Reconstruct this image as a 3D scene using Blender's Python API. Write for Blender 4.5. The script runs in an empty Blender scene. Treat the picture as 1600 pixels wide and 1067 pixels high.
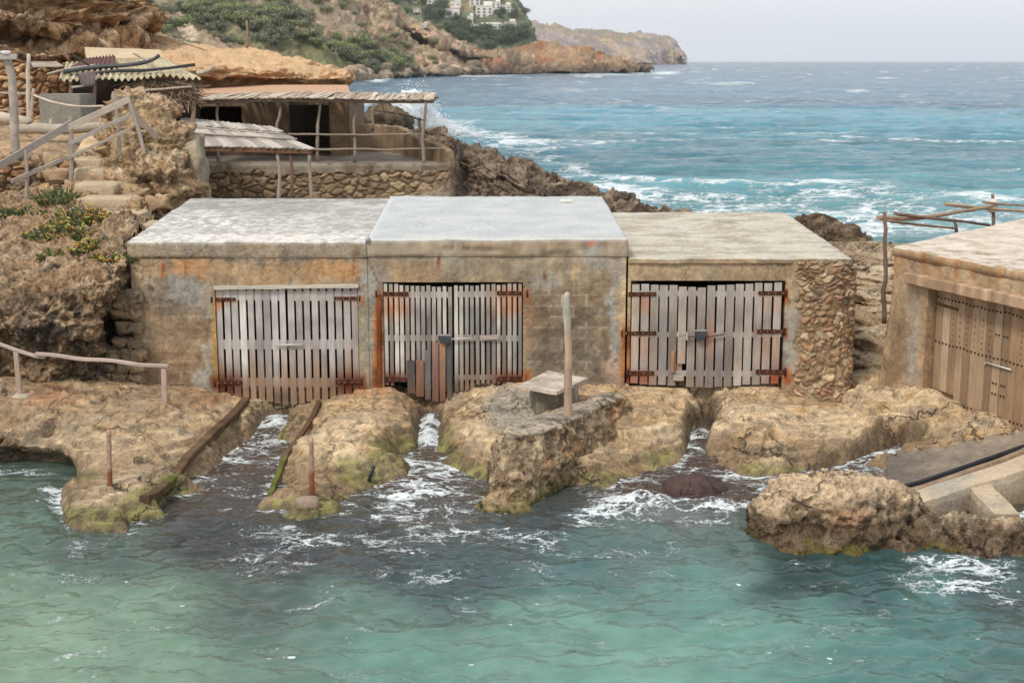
import bpy, math, random
import numpy as np
from mathutils import Vector
SC = bpy.context.scene
COL = SC.collection
rnd = random.Random(11)
R = math.radians
# ------------------------------------------------------------------ camera
F, PITCH, H = 2222.0, R(11.15), 6.55
cam_d = bpy.data.cameras.new('camera'); cam = bpy.data.objects.new('camera', cam_d); COL.objects.link(cam)
cam.location = (0, 0, H); cam.rotation_euler = (R(90) - PITCH, 0, 0)
cam_d.lens = 50; cam_d.sensor_width = 36; cam_d.clip_start = 0.1; cam_d.clip_end = 60000
cam_d.dof.use_dof = True; cam_d.dof.focus_distance = 25.5; cam_d.dof.aperture_fstop = 2.4
SC.camera = cam
# ------------------------------------------------------------------ world and sun
W = bpy.data.worlds.new('World'); SC.world = W; W.use_nodes = True
nt = W.node_tree; nt.nodes.clear()
wo = nt.nodes.new('ShaderNodeOutputWorld'); bg = nt.nodes.new('ShaderNodeBackground')
sky = nt.nodes.new('ShaderNodeTexSky'); sky.sky_type = 'NISHITA'; sky.sun_disc = False
SUN_EL, SUN_AZ = R(52), R(215)
sky.sun_elevation = SUN_EL; sky.sun_rotation = SUN_AZ; sky.dust_density = 1; sky.air_density = 1.2
tc = nt.nodes.new('ShaderNodeTexCoord'); mp = nt.nodes.new('ShaderNodeMapping'); mp.inputs['Scale'].default_value = (1, 1, 5)
cn = nt.nodes.new('ShaderNodeTexNoise'); cn.inputs['Scale'].default_value = 1.6; cn.inputs['Detail'].default_value = 5
cr = nt.nodes.new('ShaderNodeValToRGB'); cr.color_ramp.elements[0].position = .3; cr.color_ramp.elements[1].position = .75
cr.color_ramp.elements[0].color = (.79, .835, .885, 1); cr.color_ramp.elements[1].color = (.88, .91, .94, 1)
mul = nt.nodes.new('ShaderNodeVectorMath'); mul.operation = 'SCALE'; mul.inputs['Scale'].default_value = 10.8
mx = nt.nodes.new('ShaderNodeMix'); mx.data_type = 'RGBA'; mx.inputs[0].default_value = .9
L = nt.links.new
L(tc.outputs['Generated'], mp.inputs[0]); L(mp.outputs[0], cn.inputs[0]); L(cn.outputs[0], cr.inputs[0]); L(cr.outputs[0], mul.inputs[0])
L(sky.outputs[0], mx.inputs[6]); L(mul.outputs[0], mx.inputs[7]); L(mx.outputs[2], bg.inputs[0]); bg.inputs[1].default_value = .1
L(bg.outputs[0], wo.inputs[0])
sun_d = bpy.data.lights.new('sun', 'SUN'); sun_d.energy = 2.2; sun_d.angle = R(11); sun_d.color = (1, .95, .87)
sun = bpy.data.objects.new('sun', sun_d); COL.objects.link(sun)
sd = Vector((math.sin(SUN_AZ) * math.cos(SUN_EL), math.cos(SUN_AZ) * math.cos(SUN_EL), math.sin(SUN_EL)))
sun.rotation_euler = sd.to_track_quat('Z', 'Y').to_euler()
SC.view_settings.view_transform = 'Standard'; SC.view_settings.look = 'None'; SC.view_settings.gamma = 1
SC.view_settings.exposure = 0.08
# ------------------------------------------------------------------ camera maths: where things of the place stand
cP, sP = math.cos(PITCH), math.sin(PITCH)
def ray(px, py):
    dx, dz = (px - 800) / F, -(py - 533.5) / F
    return dx, cP + dz * sP, -sP + dz * cP
def aY(px, py, Y):
    r = ray(px, py); t = Y / r[1]; return (r[0] * t, Y, H + r[2] * t)
def aZ(px, py, z):
    r = ray(px, py); t = (z - H) / r[2]; return (r[0] * t, r[1] * t, z)
def proj(V):
    V = np.asarray(V, float); x, y, z = V[..., 0], V[..., 1], V[..., 2] - H
    f = y * cP - z * sP; u = y * sP + z * cP
    f = np.where(f < .1, .1, f)
    return 800 + F * x / f, 533.5 - F * u / f
def lin(r, g, b, k=1.0):
    o = []
    for v in (r, g, b):
        v /= 255.; o.append((v / 12.92 if v <= .04045 else ((v + .055) / 1.055) ** 2.4) * k)
    return np.array(o)
# ------------------------------------------------------------------ numpy noise
_r = np.random.RandomState(5); _pm = _r.permutation(256); _pm = np.concatenate([_pm, _pm, _pm])
_g = _r.normal(size=(256, 3)); _g /= np.linalg.norm(_g, axis=1)[:, None]; _rv = _r.rand(256, 3)
def pn(p):
    p = np.asarray(p, float); i = np.floor(p).astype(int); f = p - i; i &= 255
    u = f * f * f * (f * (f * 6 - 15) + 10); out = 0
    for dx in (0, 1):
        wx = u[..., 0] if dx else 1 - u[..., 0]; a = _pm[i[..., 0] + dx]
        for dy in (0, 1):
            wy = u[..., 1] if dy else 1 - u[..., 1]; b = _pm[a + i[..., 1] + dy]
            for dz in (0, 1):
                wz = u[..., 2] if dz else 1 - u[..., 2]; h = _pm[b + i[..., 2] + dz] & 255; g = _g[h]
                out = out + wx * wy * wz * (g[..., 0] * (f[..., 0] - dx) + g[..., 1] * (f[..., 1] - dy) + g[..., 2] * (f[..., 2] - dz))
    return out * 1.6
def fbm(p, s=1., o=4, g=.5, off=0.):
    p = np.asarray(p, float) * np.asarray(s) + off; t = 0; a = 1.
    for k in range(o): t = t + a * pn(p + 17.3 * k); p = p * 2.03; a *= g
    return t
def rdg(p, s=1., o=4, g=.5, off=0.):
    p = np.asarray(p, float) * np.asarray(s) + off; t = 0; a = 1.
    for k in range(o): t = t + a * (1 - 2 * np.abs(pn(p + 9.1 * k))); p = p * 2.07; a *= g
    return t
def wor(p, s=1., jit=.9):
    """cell noise: F1, F2, random id of the nearest cell"""
    p = np.asarray(p, float) * np.asarray(s); i = np.floor(p).astype(int); f = p - i
    f1 = np.full(p.shape[:-1], 9.); f2 = f1.copy(); cid = np.zeros(p.shape[:-1], int)
    for dx in (-1, 0, 1):
        for dy in (-1, 0, 1):
            for dz in (-1, 0, 1):
                h = _pm[_pm[_pm[(i[..., 0] + dx) & 255] + ((i[..., 1] + dy) & 255)] + ((i[..., 2] + dz) & 255)]
                o = .5 + (_rv[h] - .5) * jit + np.array([dx, dy, dz]) - f
                d = np.sqrt((o ** 2).sum(-1)); m = d < f1
                f2 = np.where(m, f1, np.minimum(f2, d)); cid = np.where(m, h, cid); f1 = np.where(m, d, f1)
    return f1, f2, cid
def ss(a, b, x):
    t = np.clip((x - a) / (b - a), 0, 1); return t * t * (3 - 2 * t)
def mixc(a, b, t): return a + (np.asarray(b) - a) * np.asarray(t)[..., None]
def facets(pts, lo, hi, res=.04, blur=3):
    """height field of flat facets through scattered points, edges softened a little"""
    from mathutils.geometry import delaunay_2d_cdt
    P = {}
    for x, y, z in pts: P[(round(float(x), 2), round(float(y), 2))] = float(z)
    K = list(P); ov, oe, of, *_ = delaunay_2d_cdt([Vector(k) for k in K], [], [], 0, 1e-5)
    Zv = []
    for v in ov: Zv.append(P[min(K, key=lambda k: (k[0] - v[0]) ** 2 + (k[1] - v[1]) ** 2)])
    gx = np.arange(lo[0], hi[0], res); gy = np.arange(lo[1], hi[1], res); G = np.full((len(gy), len(gx)), np.nan)
    for f in of:
        (x0, y0), (x1, y1), (x2, y2) = [tuple(ov[i]) for i in f]; z0, z1, z2 = [Zv[i] for i in f]
        a, b = np.searchsorted(gx, [min(x0, x1, x2) - 1e-6, max(x0, x1, x2) + 1e-6]); c, d = np.searchsorted(gy, [min(y0, y1, y2) - 1e-6, max(y0, y1, y2) + 1e-6])
        if b <= a or d <= c: continue
        X, Y = np.meshgrid(gx[a:b], gy[c:d]); D = (y1 - y2) * (x0 - x2) + (x2 - x1) * (y0 - y2)
        if abs(D) < 1e-9: continue
        l0 = ((y1 - y2) * (X - x2) + (x2 - x1) * (Y - y2)) / D; l1 = ((y2 - y0) * (X - x2) + (x0 - x2) * (Y - y2)) / D; l2 = 1 - l0 - l1; m = (l0 >= -1e-6) & (l1 >= -1e-6) & (l2 >= -1e-6)
        s = G[c:d, a:b]; s[m] = (l0 * z0 + l1 * z1 + l2 * z2)[m]
    for _ in range(400):
        n = np.isnan(G)
        if not n.any(): break
        Q = np.pad(G, 1, mode='edge'); S = np.stack([Q[:-2, 1:-1], Q[2:, 1:-1], Q[1:-1, :-2], Q[1:-1, 2:]]); c = (~np.isnan(S)).sum(0); v = np.nansum(S, 0) / np.maximum(c, 1); G = np.where(n & (c > 0), v, G)
    for _ in range(blur):
        Q = np.pad(G, 2, mode='edge'); G = (Q[:-4, 2:-2] + 4 * Q[1:-3, 2:-2] + 6 * Q[2:-2, 2:-2] + 4 * Q[3:-1, 2:-2] + Q[4:, 2:-2]) / 16; Q = np.pad(G, 2, mode='edge'); G = (Q[2:-2, :-4] + 4 * Q[2:-2, 1:-3] + 6 * Q[2:-2, 2:-2] + 4 * Q[2:-2, 3:-1] + Q[2:-2, 4:]) / 16
    def f(X, Y):
        u = np.clip((X - gx[0]) / res, 0, len(gx) - 1.001); v = np.clip((Y - gy[0]) / res, 0, len(gy) - 1.001); i = u.astype(int); j = v.astype(int); a = u - i; b = v - j
        return (G[j, i] * (1 - a) + G[j, i + 1] * a) * (1 - b) + (G[j + 1, i] * (1 - a) + G[j + 1, i + 1] * a) * b
    return f
def tps(pts):
    P = np.array([(a, b) for a, b, c in pts], float); z = np.array([c for a, b, c in pts], float)
    n = len(P); d2 = ((P[:, None] - P[None]) ** 2).sum(-1); K = .5 * d2 * np.log(d2 + 1e-9); K += np.eye(n) * .02
    A = np.zeros((n + 3, n + 3)); A[:n, :n] = K; A[:n, n] = 1; A[:n, n + 1:] = P; A[n:, :n] = A[:n, n:].T
    w = np.linalg.solve(A, np.concatenate([z, [0, 0, 0]]))
    def f(X, Y):
        s = X.shape; X = X.ravel(); Y = Y.ravel(); out = np.empty(len(X))
        for k in range(0, len(X), 40000):
            x, y = X[k:k + 40000], Y[k:k + 40000]
            d2 = (x[:, None] - P[:, 0]) ** 2 + (y[:, None] - P[:, 1]) ** 2
            out[k:k + 40000] = (.5 * d2 * np.log(d2 + 1e-9)) @ w[:n] + w[n] + w[n + 1] * x + w[n + 2] * y
        return out.reshape(s)
    return f
# ------------------------------------------------------------------ mesh building
def tag(o, label=None, cat=None, group=None, kind=None):
    if label: o['label'] = label
    if cat: o['category'] = cat
    if group: o['group'] = group
    if kind: o['kind'] = kind
    return o
def raw(name, V, FC, mat, parent=None, C=None, smooth=True, loc=None, attrs=None):
    """link V, FC (world coordinates) as one mesh object; children are stored relative to their parent's base"""
    V = np.asarray(V, float).reshape(-1, 3)
    me = bpy.data.meshes.new(name); base = np.zeros(3)
    if parent is not None: base = np.array(parent.get('_b', (0, 0, 0)), float)
    elif loc is not None: base = np.array(loc, float)
    Vl = V - base
    if isinstance(FC, np.ndarray):
        n, k = FC.shape
        me.vertices.add(len(Vl)); me.vertices.foreach_set('co', Vl.ravel())
        me.loops.add(n * k); me.loops.foreach_set('vertex_index', FC.ravel().astype(np.int32))
        me.polygons.add(n); me.polygons.foreach_set('loop_start', (np.arange(n) * k).astype(np.int32))
        me.polygons.foreach_set('loop_total', np.full(n, k, np.int32)); me.update(calc_edges=True)
    else:
        me.from_pydata(Vl.tolist(), [], FC)
    if isinstance(smooth, (bool, int)): me.polygons.foreach_set('use_smooth', np.full(len(me.polygons), bool(smooth)))
    else: me.polygons.foreach_set('use_smooth', np.array(smooth, bool))
    if C is None: C = np.ones((len(Vl), 3)) * .5
    C = np.asarray(C, float)
    if C.ndim == 1: C = np.tile(C, (len(Vl), 1))
    a = me.color_attributes.new('Col', 'FLOAT_COLOR', 'POINT')
    a.data.foreach_set('color', np.concatenate([C, np.ones((len(C), 1))], 1).astype(np.float32).ravel())
    for k, v in (attrs or {}).items():
        at = me.attributes.new(k, 'FLOAT', 'POINT'); at.data.foreach_set('value', np.asarray(v, np.float32).ravel())
    me.validate(clean_customdata=False)
    me.materials.append(mat); o = bpy.data.objects.new(name, me); COL.objects.link(o)
    if parent is not None: o.parent = parent; o['_b'] = tuple(base)
    else: o.location = base; o['_b'] = tuple(base)
    return o
def thing(name, label, cat, loc, group=None):
    o = bpy.data.objects.new(name, None); COL.objects.link(o); o.location = loc; o['_b'] = tuple(float(v) for v in loc)
    o.empty_display_size = .2
    return tag(o, label, cat, group)
def gridf(n, m):
    i = np.arange(n * m).reshape(n, m)
    return np.stack([i[:-1, :-1], i[:-1, 1:], i[1:, 1:], i[1:, :-1]], -1).reshape(-1, 4)
def gnorm(Pg):
    du = np.gradient(Pg, axis=1); dv = np.gradient(Pg, axis=0); n = np.cross(du, dv)
    return n / (np.linalg.norm(n, axis=-1, keepdims=True) + 1e-9)
def crom(A, n):
    """Catmull-Rom resample along axis 0 to n samples"""
    A = np.asarray(A, float); m = len(A); t = np.linspace(0, m - 1, n); i = np.clip(t.astype(int), 0, m - 2); f = (t - i)
    Q = np.concatenate([2 * A[:1] - A[1:2], A, 2 * A[-1:] - A[-2:-1]]); f = f.reshape((-1,) + (1,) * (A.ndim - 1))
    p0, p1, p2, p3 = Q[i], Q[i + 1], Q[i + 2], Q[i + 3]
    return .5 * (2 * p1 + (p2 - p0) * f + (2 * p0 - 5 * p1 + 4 * p2 - p3) * f ** 2 + (3 * p1 - p0 - 3 * p2 + p3) * f ** 3)
def patch(rows, nu, nv):
    """rows of world control points (bottom row first, left to right) -> fine grid nv x nu x 3"""
    G = np.array(rows, float); G = crom(G, nv); G = crom(np.swapaxes(G, 0, 1), nu); return np.swapaxes(G, 0, 1)
class MB:
    def __init__(s): s.V = []; s.F = []; s.C = []; s.S = []
    def add(s, V, Fc, C, smooth=False):
        b = len(s.V); s.V += [tuple(v) for v in V]; s.F += [tuple(i + b for i in f) for f in Fc]
        C = np.asarray(C, float); C = np.tile(C, (len(V), 1)) if C.ndim == 1 else C
        s.C += [tuple(c) for c in C]; s.S += [smooth] * len(Fc); return s
    def build(s, name, mat, parent=None, loc=None):
        return raw(name, s.V, s.F, mat, parent, np.array(s.C), s.S, loc)
    def bar(s, pts, w, t, wd, col, cf=None, ch=.12, td=None, jit=0.):
        """rectangular bar with chamfered edges swept along pts; wd = width direction; col constant or per-ring list"""
        pts = [np.array(p, float) for p in pts]; n = len(pts); V = []; C = []
        wd = np.array(wd, float)
        for k, p in enumerate(pts):
            d = pts[min(k + 1, n - 1)] - pts[max(k - 1, 0)]; d /= np.linalg.norm(d) + 1e-9
            T = np.cross(d, wd); T /= np.linalg.norm(T) + 1e-9; Wv = np.cross(T, d); Wv /= np.linalg.norm(Wv) + 1e-9
            c = ch * min(w, t); a, b = w / 2, t / 2
            if jit: a *= 1 + rnd.uniform(-jit, jit); b *= 1 + rnd.uniform(-jit, jit)
            for x, y in ((a - c, b), (a, b - c), (a, -b + c), (a - c, -b), (-a + c, -b), (-a, -b + c), (-a, b - c), (-a + c, b)):
                V.append(p + Wv * x + T * y)
            cc = cf(p) if cf else col
            C += [cc] * 8
        Fc = [(0, 1, 2, 3, 4, 5, 6, 7), tuple(reversed([8 * (n - 1) + i for i in range(8)]))]
        for k in range(n - 1):
            for i in range(8):
                j = (i + 1) % 8; Fc.append((8 * k + i, 8 * k + 8 + i, 8 * k + 8 + j, 8 * k + j))
        return s.add(V, Fc, np.array(C))
    def tube(s, pts, r, col, seg=9, rough=.06, cf=None, cap=True, res=0):
        pts = np.array(pts, float)
        if res: pts = crom(pts, res)
        n = len(pts); rr = np.interp(np.linspace(0, 1, n), np.linspace(0, 1, len(np.atleast_1d(r))), np.atleast_1d(r)) if np.ndim(r) else np.full(n, r)
        V = []; C = []
        ref = np.array((0, 0, 1.)) if abs((pts[-1] - pts[0])[2]) < .7 * np.linalg.norm(pts[-1] - pts[0]) else np.array((1., 0, 0))
        for k, p in enumerate(pts):
            d = pts[min(k + 1, n - 1)] - pts[max(k - 1, 0)]; d /= np.linalg.norm(d) + 1e-9
            A = np.cross(d, ref); A /= np.linalg.norm(A) + 1e-9; B = np.cross(A, d)
            for i in range(seg):
                th = 2 * math.pi * i / seg; q = rr[k] * (1 + rnd.uniform(-rough, rough)); V.append(p + (A * math.cos(th) + B * math.sin(th)) * q)
            C += [cf(p) if cf else np.array(col) * rnd.uniform(.88, 1.1)] * seg
        Fc = []
        for k in range(n - 1):
            for i in range(seg):
                j = (i + 1) % seg; Fc.append((seg * k + i, seg * k + j, seg * k + seg + j, seg * k + seg + i))
        s.add(V, Fc, np.array(C), True)
        if cap:
            b = len(s.V) - len(V); s.F += [tuple(b + i for i in reversed(range(seg))), tuple(b + seg * (n - 1) + i for i in range(seg))]; s.S += [False, False]
        return s
    def box(s, c, d, col, rot=0, jit=0., bev=.04):
        """bevelled box, centre c, size d, turned by rot about Z"""
        c = np.array(c, float); d = np.array(d, float); ca, sa = math.cos(rot), math.sin(rot)
        u = np.array((ca, sa, 0)); b = min(d) * bev if bev else 0
        p0 = c - np.array((0, 0, d[2] / 2)); p1 = c + np.array((0, 0, d[2] / 2))
        return s.bar([p0, p0 * (1 - .001) + p1 * .001, p1 * .999 + p0 * .001, p1], d[0], d[1], u, col, ch=max(bev, .01), jit=jit)
    def rock(s, c, r, col, seed=0, n=8, amp=.25, rough=1., pw=.75):
        """small irregular stone"""
        V = []; c = np.array(c, float); r = np.array(r if np.ndim(r) else (r, r, r), float)
        for a in range(n + 1):
            ph = math.pi * a / n
            for b in range(2 * n):
                th = math.pi * b / n; V.append((math.sin(ph) * math.cos(th), math.sin(ph) * math.sin(th), math.cos(ph)))
        V = np.array(V); V = np.sign(V) * np.abs(V) ** pw
        k = 1 + amp * fbm(V, 1.3 * rough, 3, .5, seed * 7.7); V = c + V * k[:, None] * r
        Fc = []
        for a in range(n):
            for b in range(2 * n): Fc.append((a * 2 * n + b, (a + 1) * 2 * n + b, (a + 1) * 2 * n + (b + 1) % (2 * n), a * 2 * n + (b + 1) % (2 * n)))
        return s.add(V, Fc, col, True)
# ------------------------------------------------------------------ materials
def node_mat(name):
    m = bpy.data.materials.new(name); m.use_nodes = True; n = m.node_tree; n.nodes.clear()
    o = n.nodes.new('ShaderNodeOutputMaterial'); b = n.nodes.new('ShaderNodeBsdfPrincipled'); n.links.new(b.outputs[0], o.inputs[0])
    return m, n, b, o
def N(n, t, **k):
    x = n.nodes.new(t)
    for a, v in k.items():
        if hasattr(x, a): setattr(x, a, v)
        else: x.inputs[a.replace('_', ' ')].default_value = v
    return x
def math_(n, op, a, b=None, c=None, clamp=False):
    x = n.nodes.new('ShaderNodeMath'); x.operation = op; x.use_clamp = clamp
    for i, v in enumerate((a, b, c)):
        if v is None: continue
        if hasattr(v, 'node'): n.links.new(v, x.inputs[i])
        else: x.inputs[i].default_value = v
    return x.outputs[0]
def mrange(n, v, a, b, c, d):
    x = n.nodes.new('ShaderNodeMapRange'); n.links.new(v, x.inputs[0])
    for i, q in enumerate((a, b, c, d)): x.inputs[i + 1].default_value = q
    return x.outputs[0]
def surf_mat(name, rough=.85, spec=.3, layers=((3, 6, .25),), bump=((25, 4, .01),), pits=None, stretch=(1, 1, 1), metal=0., spots=None, cracks=(), grit=None):
    """vertex colour varied by noise layers (scale, detail, amount) with bump layers (scale, detail, height in m)"""
    m, n, b, o = node_mat(name); Lk = n.links.new
    geo = N(n, 'ShaderNodeNewGeometry'); mp = N(n, 'ShaderNodeMapping'); Lk(geo.outputs['Position'], mp.inputs[0]); mp.inputs['Scale'].default_value = stretch
    at = N(n, 'ShaderNodeAttribute'); at.attribute_name = 'Col'; col = at.outputs['Color']
    for sc, de, am in layers:
        t = N(n, 'ShaderNodeTexNoise', Scale=sc, Detail=de, Roughness=.65); Lk(mp.outputs[0], t.inputs[0])
        f = mrange(n, t.outputs[0], .25, .75, 1 - am, 1 + am)
        v = N(n, 'ShaderNodeVectorMath', operation='SCALE'); Lk(col, v.inputs[0]); Lk(f, v.inputs['Scale']); col = v.outputs[0]
    hgt = None
    for sc, de, am in bump:
        t = N(n, 'ShaderNodeTexNoise', Scale=sc, Detail=de, Roughness=.6); Lk(mp.outputs[0], t.inputs[0])
        h = math_(n, 'MULTIPLY', t.outputs[0], am); hgt = h if hgt is None else math_(n, 'ADD', hgt, h)
    if pits:
        for sc, am, dk in pits:
            w = N(n, 'ShaderNodeTexNoise', Scale=sc * .7, Detail=3); Lk(mp.outputs[0], w.inputs[0])
            ad = N(n, 'ShaderNodeVectorMath', operation='MULTIPLY_ADD'); Lk(w.outputs[1], ad.inputs[0]); ad.inputs[1].default_value = (.7 / sc * 2,) * 3; Lk(mp.outputs[0], ad.inputs[2])
            t = N(n, 'ShaderNodeTexVoronoi', Scale=sc); Lk(ad.outputs[0], t.inputs[0])
            d = mrange(n, t.outputs[0], 0., .45, 1, 0)
            hgt = math_(n, 'SUBTRACT', hgt, math_(n, 'MULTIPLY', d, am))
            f = mrange(n, d, .35, 1, 1, 1 - dk)
            v = N(n, 'ShaderNodeVectorMath', operation='SCALE'); Lk(col, v.inputs[0]); Lk(f, v.inputs['Scale']); col = v.outputs[0]
    for sc, wd, dk, dp in cracks:
        w = N(n, 'ShaderNodeTexNoise', Scale=sc * 1.6, Detail=5, Roughness=.65); Lk(mp.outputs[0], w.inputs[0])
        ad = N(n, 'ShaderNodeVectorMath', operation='MULTIPLY_ADD'); Lk(w.outputs[1], ad.inputs[0]); ad.inputs[1].default_value = (1.1 / sc,) * 3; Lk(mp.outputs[0], ad.inputs[2])
        t = N(n, 'ShaderNodeTexVoronoi', feature='DISTANCE_TO_EDGE', Scale=sc); Lk(ad.outputs[0], t.inputs[0])
        g_ = N(n, 'ShaderNodeTexNoise', Scale=sc * .8, Detail=3); Lk(mp.outputs[0], g_.inputs[0])
        d = math_(n, 'MULTIPLY', mrange(n, t.outputs[0], 0, wd, 1, 0), mrange(n, g_.outputs[0], .42, .6, 0, 1))
        hgt = math_(n, 'SUBTRACT', hgt, math_(n, 'MULTIPLY', d, dp)); v = N(n, 'ShaderNodeVectorMath', operation='SCALE'); Lk(col, v.inputs[0]); Lk(mrange(n, d, 0, 1, 1, 1 - dk), v.inputs['Scale']); col = v.outputs[0]
    if grit:
        sc, am = grit
        t = N(n, 'ShaderNodeTexNoise', Scale=sc, Detail=7, Roughness=.75); Lk(mp.outputs[0], t.inputs[0])
        v = N(n, 'ShaderNodeVectorMath', operation='SCALE'); Lk(col, v.inputs[0]); Lk(mrange(n, t.outputs[0], .36, .5, 1 - am, 1), v.inputs['Scale']); col = v.outputs[0]
    if spots:
        sc, th, c = spots
        t = N(n, 'ShaderNodeTexVoronoi', Scale=sc); Lk(geo.outputs['Position'], t.inputs[0])
        r_ = N(n, 'ShaderNodeSeparateColor'); Lk(t.outputs['Color'], r_.inputs[0])
        sn = N(n, 'ShaderNodeSeparateXYZ'); Lk(geo.outputs['Normal'], sn.inputs[0]); f = math_(n, 'MULTIPLY', math_(n, 'MULTIPLY', math_(n, 'LESS_THAN', t.outputs[0], th), math_(n, 'GREATER_THAN', r_.outputs[0], .45)), math_(n, 'GREATER_THAN', sn.outputs[2], .8))
        mx = N(n, 'ShaderNodeMix', data_type='RGBA'); Lk(f, mx.inputs[0]); Lk(col, mx.inputs[6]); mx.inputs[7].default_value = (*c, 1); col = mx.outputs[2]
    Lk(col, b.inputs['Base Color']); b.inputs['Roughness'].default_value = rough; b.inputs['Specular IOR Level'].default_value = spec
    b.inputs['Metallic'].default_value = metal
    if hgt is not None:
        bp = N(n, 'ShaderNodeBump'); bp.inputs['Distance'].default_value = 1.0; bp.inputs['Strength'].default_value = 1.0; Lk(hgt, bp.inputs['Height']); Lk(bp.outputs[0], b.inputs['Normal'])
    return m
M_ROCK = surf_mat('weathered_limestone', .92, .2, ((1.7, 6, .22), (14, 8, .3)), ((6, 8, .09), (40, 5, .012)), ((9, .04, .4), (26, .014, .35)), cracks=((1.3, .05, .55, .05),), grit=(7, .45))
M_SHORE = surf_mat('wave_worn_rock', .72, .35, ((1.2, 6, .2), (7, 9, .34), (45, 4, .2)), ((3.2, 10, .10), (22, 8, .022)), ((15, .014, .2), (34, .008, .25)), cracks=((.8, .025, .6, .05), (2.2, .018, .3, .015)), grit=(9, .36))
M_FARROCK = surf_mat('far_rock', .95, .1, ((.12, 8, .25), (.6, 6, .25)), ((.25, 8, 1.6),))
M_SOIL = surf_mat('orange_marl', .95, .1, ((1.2, 8, .2), (10, 6, .25)), ((5, 8, .05), (45, 4, .01)))
M_WALL = surf_mat('old_render', .9, .25, ((2.2, 8, .2), (11, 9, .26), (60, 4, .16)), ((7, 8, .03), (45, 6, .008)), cracks=((1.1, .012, .5, .012),), grit=(14, .28))
M_CONC = surf_mat('rough_concrete', .9, .25, ((2, 7, .14), (25, 8, .16)), ((12, 8, .02), (70, 4, .006)), cracks=((.8, .01, .45, .01),), grit=(16, .25))
M_ROOF = surf_mat('grey_roof_coating', .8, .3, ((1.2, 5, .05), (30, 4, .06)), ((8, 6, .012), (80, 3, .003)), None, (1, 1, 1), 0., (7, .17, (.24, .26, .29)), cracks=((.45, .006, .35, .006),), grit=(20, .1))
M_LIME = surf_mat('flaking_limewash', .9, .2, ((2.5, 8, .12), (26, 8, .3), (90, 3, .15)), ((10, 8, .03), (60, 5, .01)), grit=(18, .3))
M_WOOD_V = surf_mat('weathered_plank_upright', .85, .2, ((1, 6, .16), (3.5, 6, .25)), ((6, 7, .004),), None, (14, 14, 1))
M_WOOD_X = surf_mat('weathered_plank_level', .85, .2, ((1, 6, .16), (3.5, 6, .25)), ((6, 7, .004),), None, (1, 14, 14))
M_WOOD = surf_mat('weathered_pole', .88, .2, ((6, 6, .2), (40, 5, .25)), ((30, 6, .006),))
M_RUST = surf_mat('rusted_iron', .9, .2, ((12, 7, .35), (60, 4, .3)), ((50, 6, .006),))
M_METAL = surf_mat('dull_metal', .5, .5, ((30, 4, .15),), ((60, 3, .002),), metal=.3)
M_STONE = surf_mat('rubble_stone', .92, .2, ((5, 7, .2), (30, 7, .25)), ((14, 8, .03), (70, 4, .006)))
M_DARK = surf_mat('rubber', .6, .4, ((10, 4, .2),), ((50, 3, .002),))
M_LEAF = surf_mat('leaf', .7, .3, ((8, 3, .25),), ((30, 2, .002),))
M_THATCH = surf_mat('dry_brush', .95, .1, ((8, 6, .3), (60, 5, .3)), ((40, 5, .02),))
M_FOAM = surf_mat('spray', .6, .3, ((2, 4, .04),), ((8, 3, .01),))
# ------------------------------------------------------------------ wave-worn rock platform in front of the boathouses
def zc(l): return [(*(lambda q: (q[0], q[1]))(aZ(x, y, max(z, 0.))), z) for x, y, z in l]
def yc(l): return [(lambda q: (q[0], q[1], q[2]))(aY(x, y, Y)) for x, y, Y in l]
def dens(l, n=2):
    o = []
    for a, b in zip(l[:-1], l[1:]):
        for k in range(n): o.append(tuple(np.array(a) + (np.array(b) - np.array(a)) * k / n))
    return o + [l[-1]]
FACE_Y = 26.0
near = yc([(222, 597, 26), (300, 607, 26), (340, 616, 26), (390, 626, 26), (440, 642, 26), (500, 627, 26), (560, 612, 26), (600, 606, 26),
           (640, 622, 26), (678, 646, 26), (715, 622, 26), (760, 606, 26), (815, 602, 26), (900, 602, 26), (980, 602, 26), (1040, 606, 26),
           (1080, 610, 26), (1103, 640, 26), (1130, 610, 26), (1220, 602, 26), (1260, 616, 26), (1290, 622, 26)])
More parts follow.
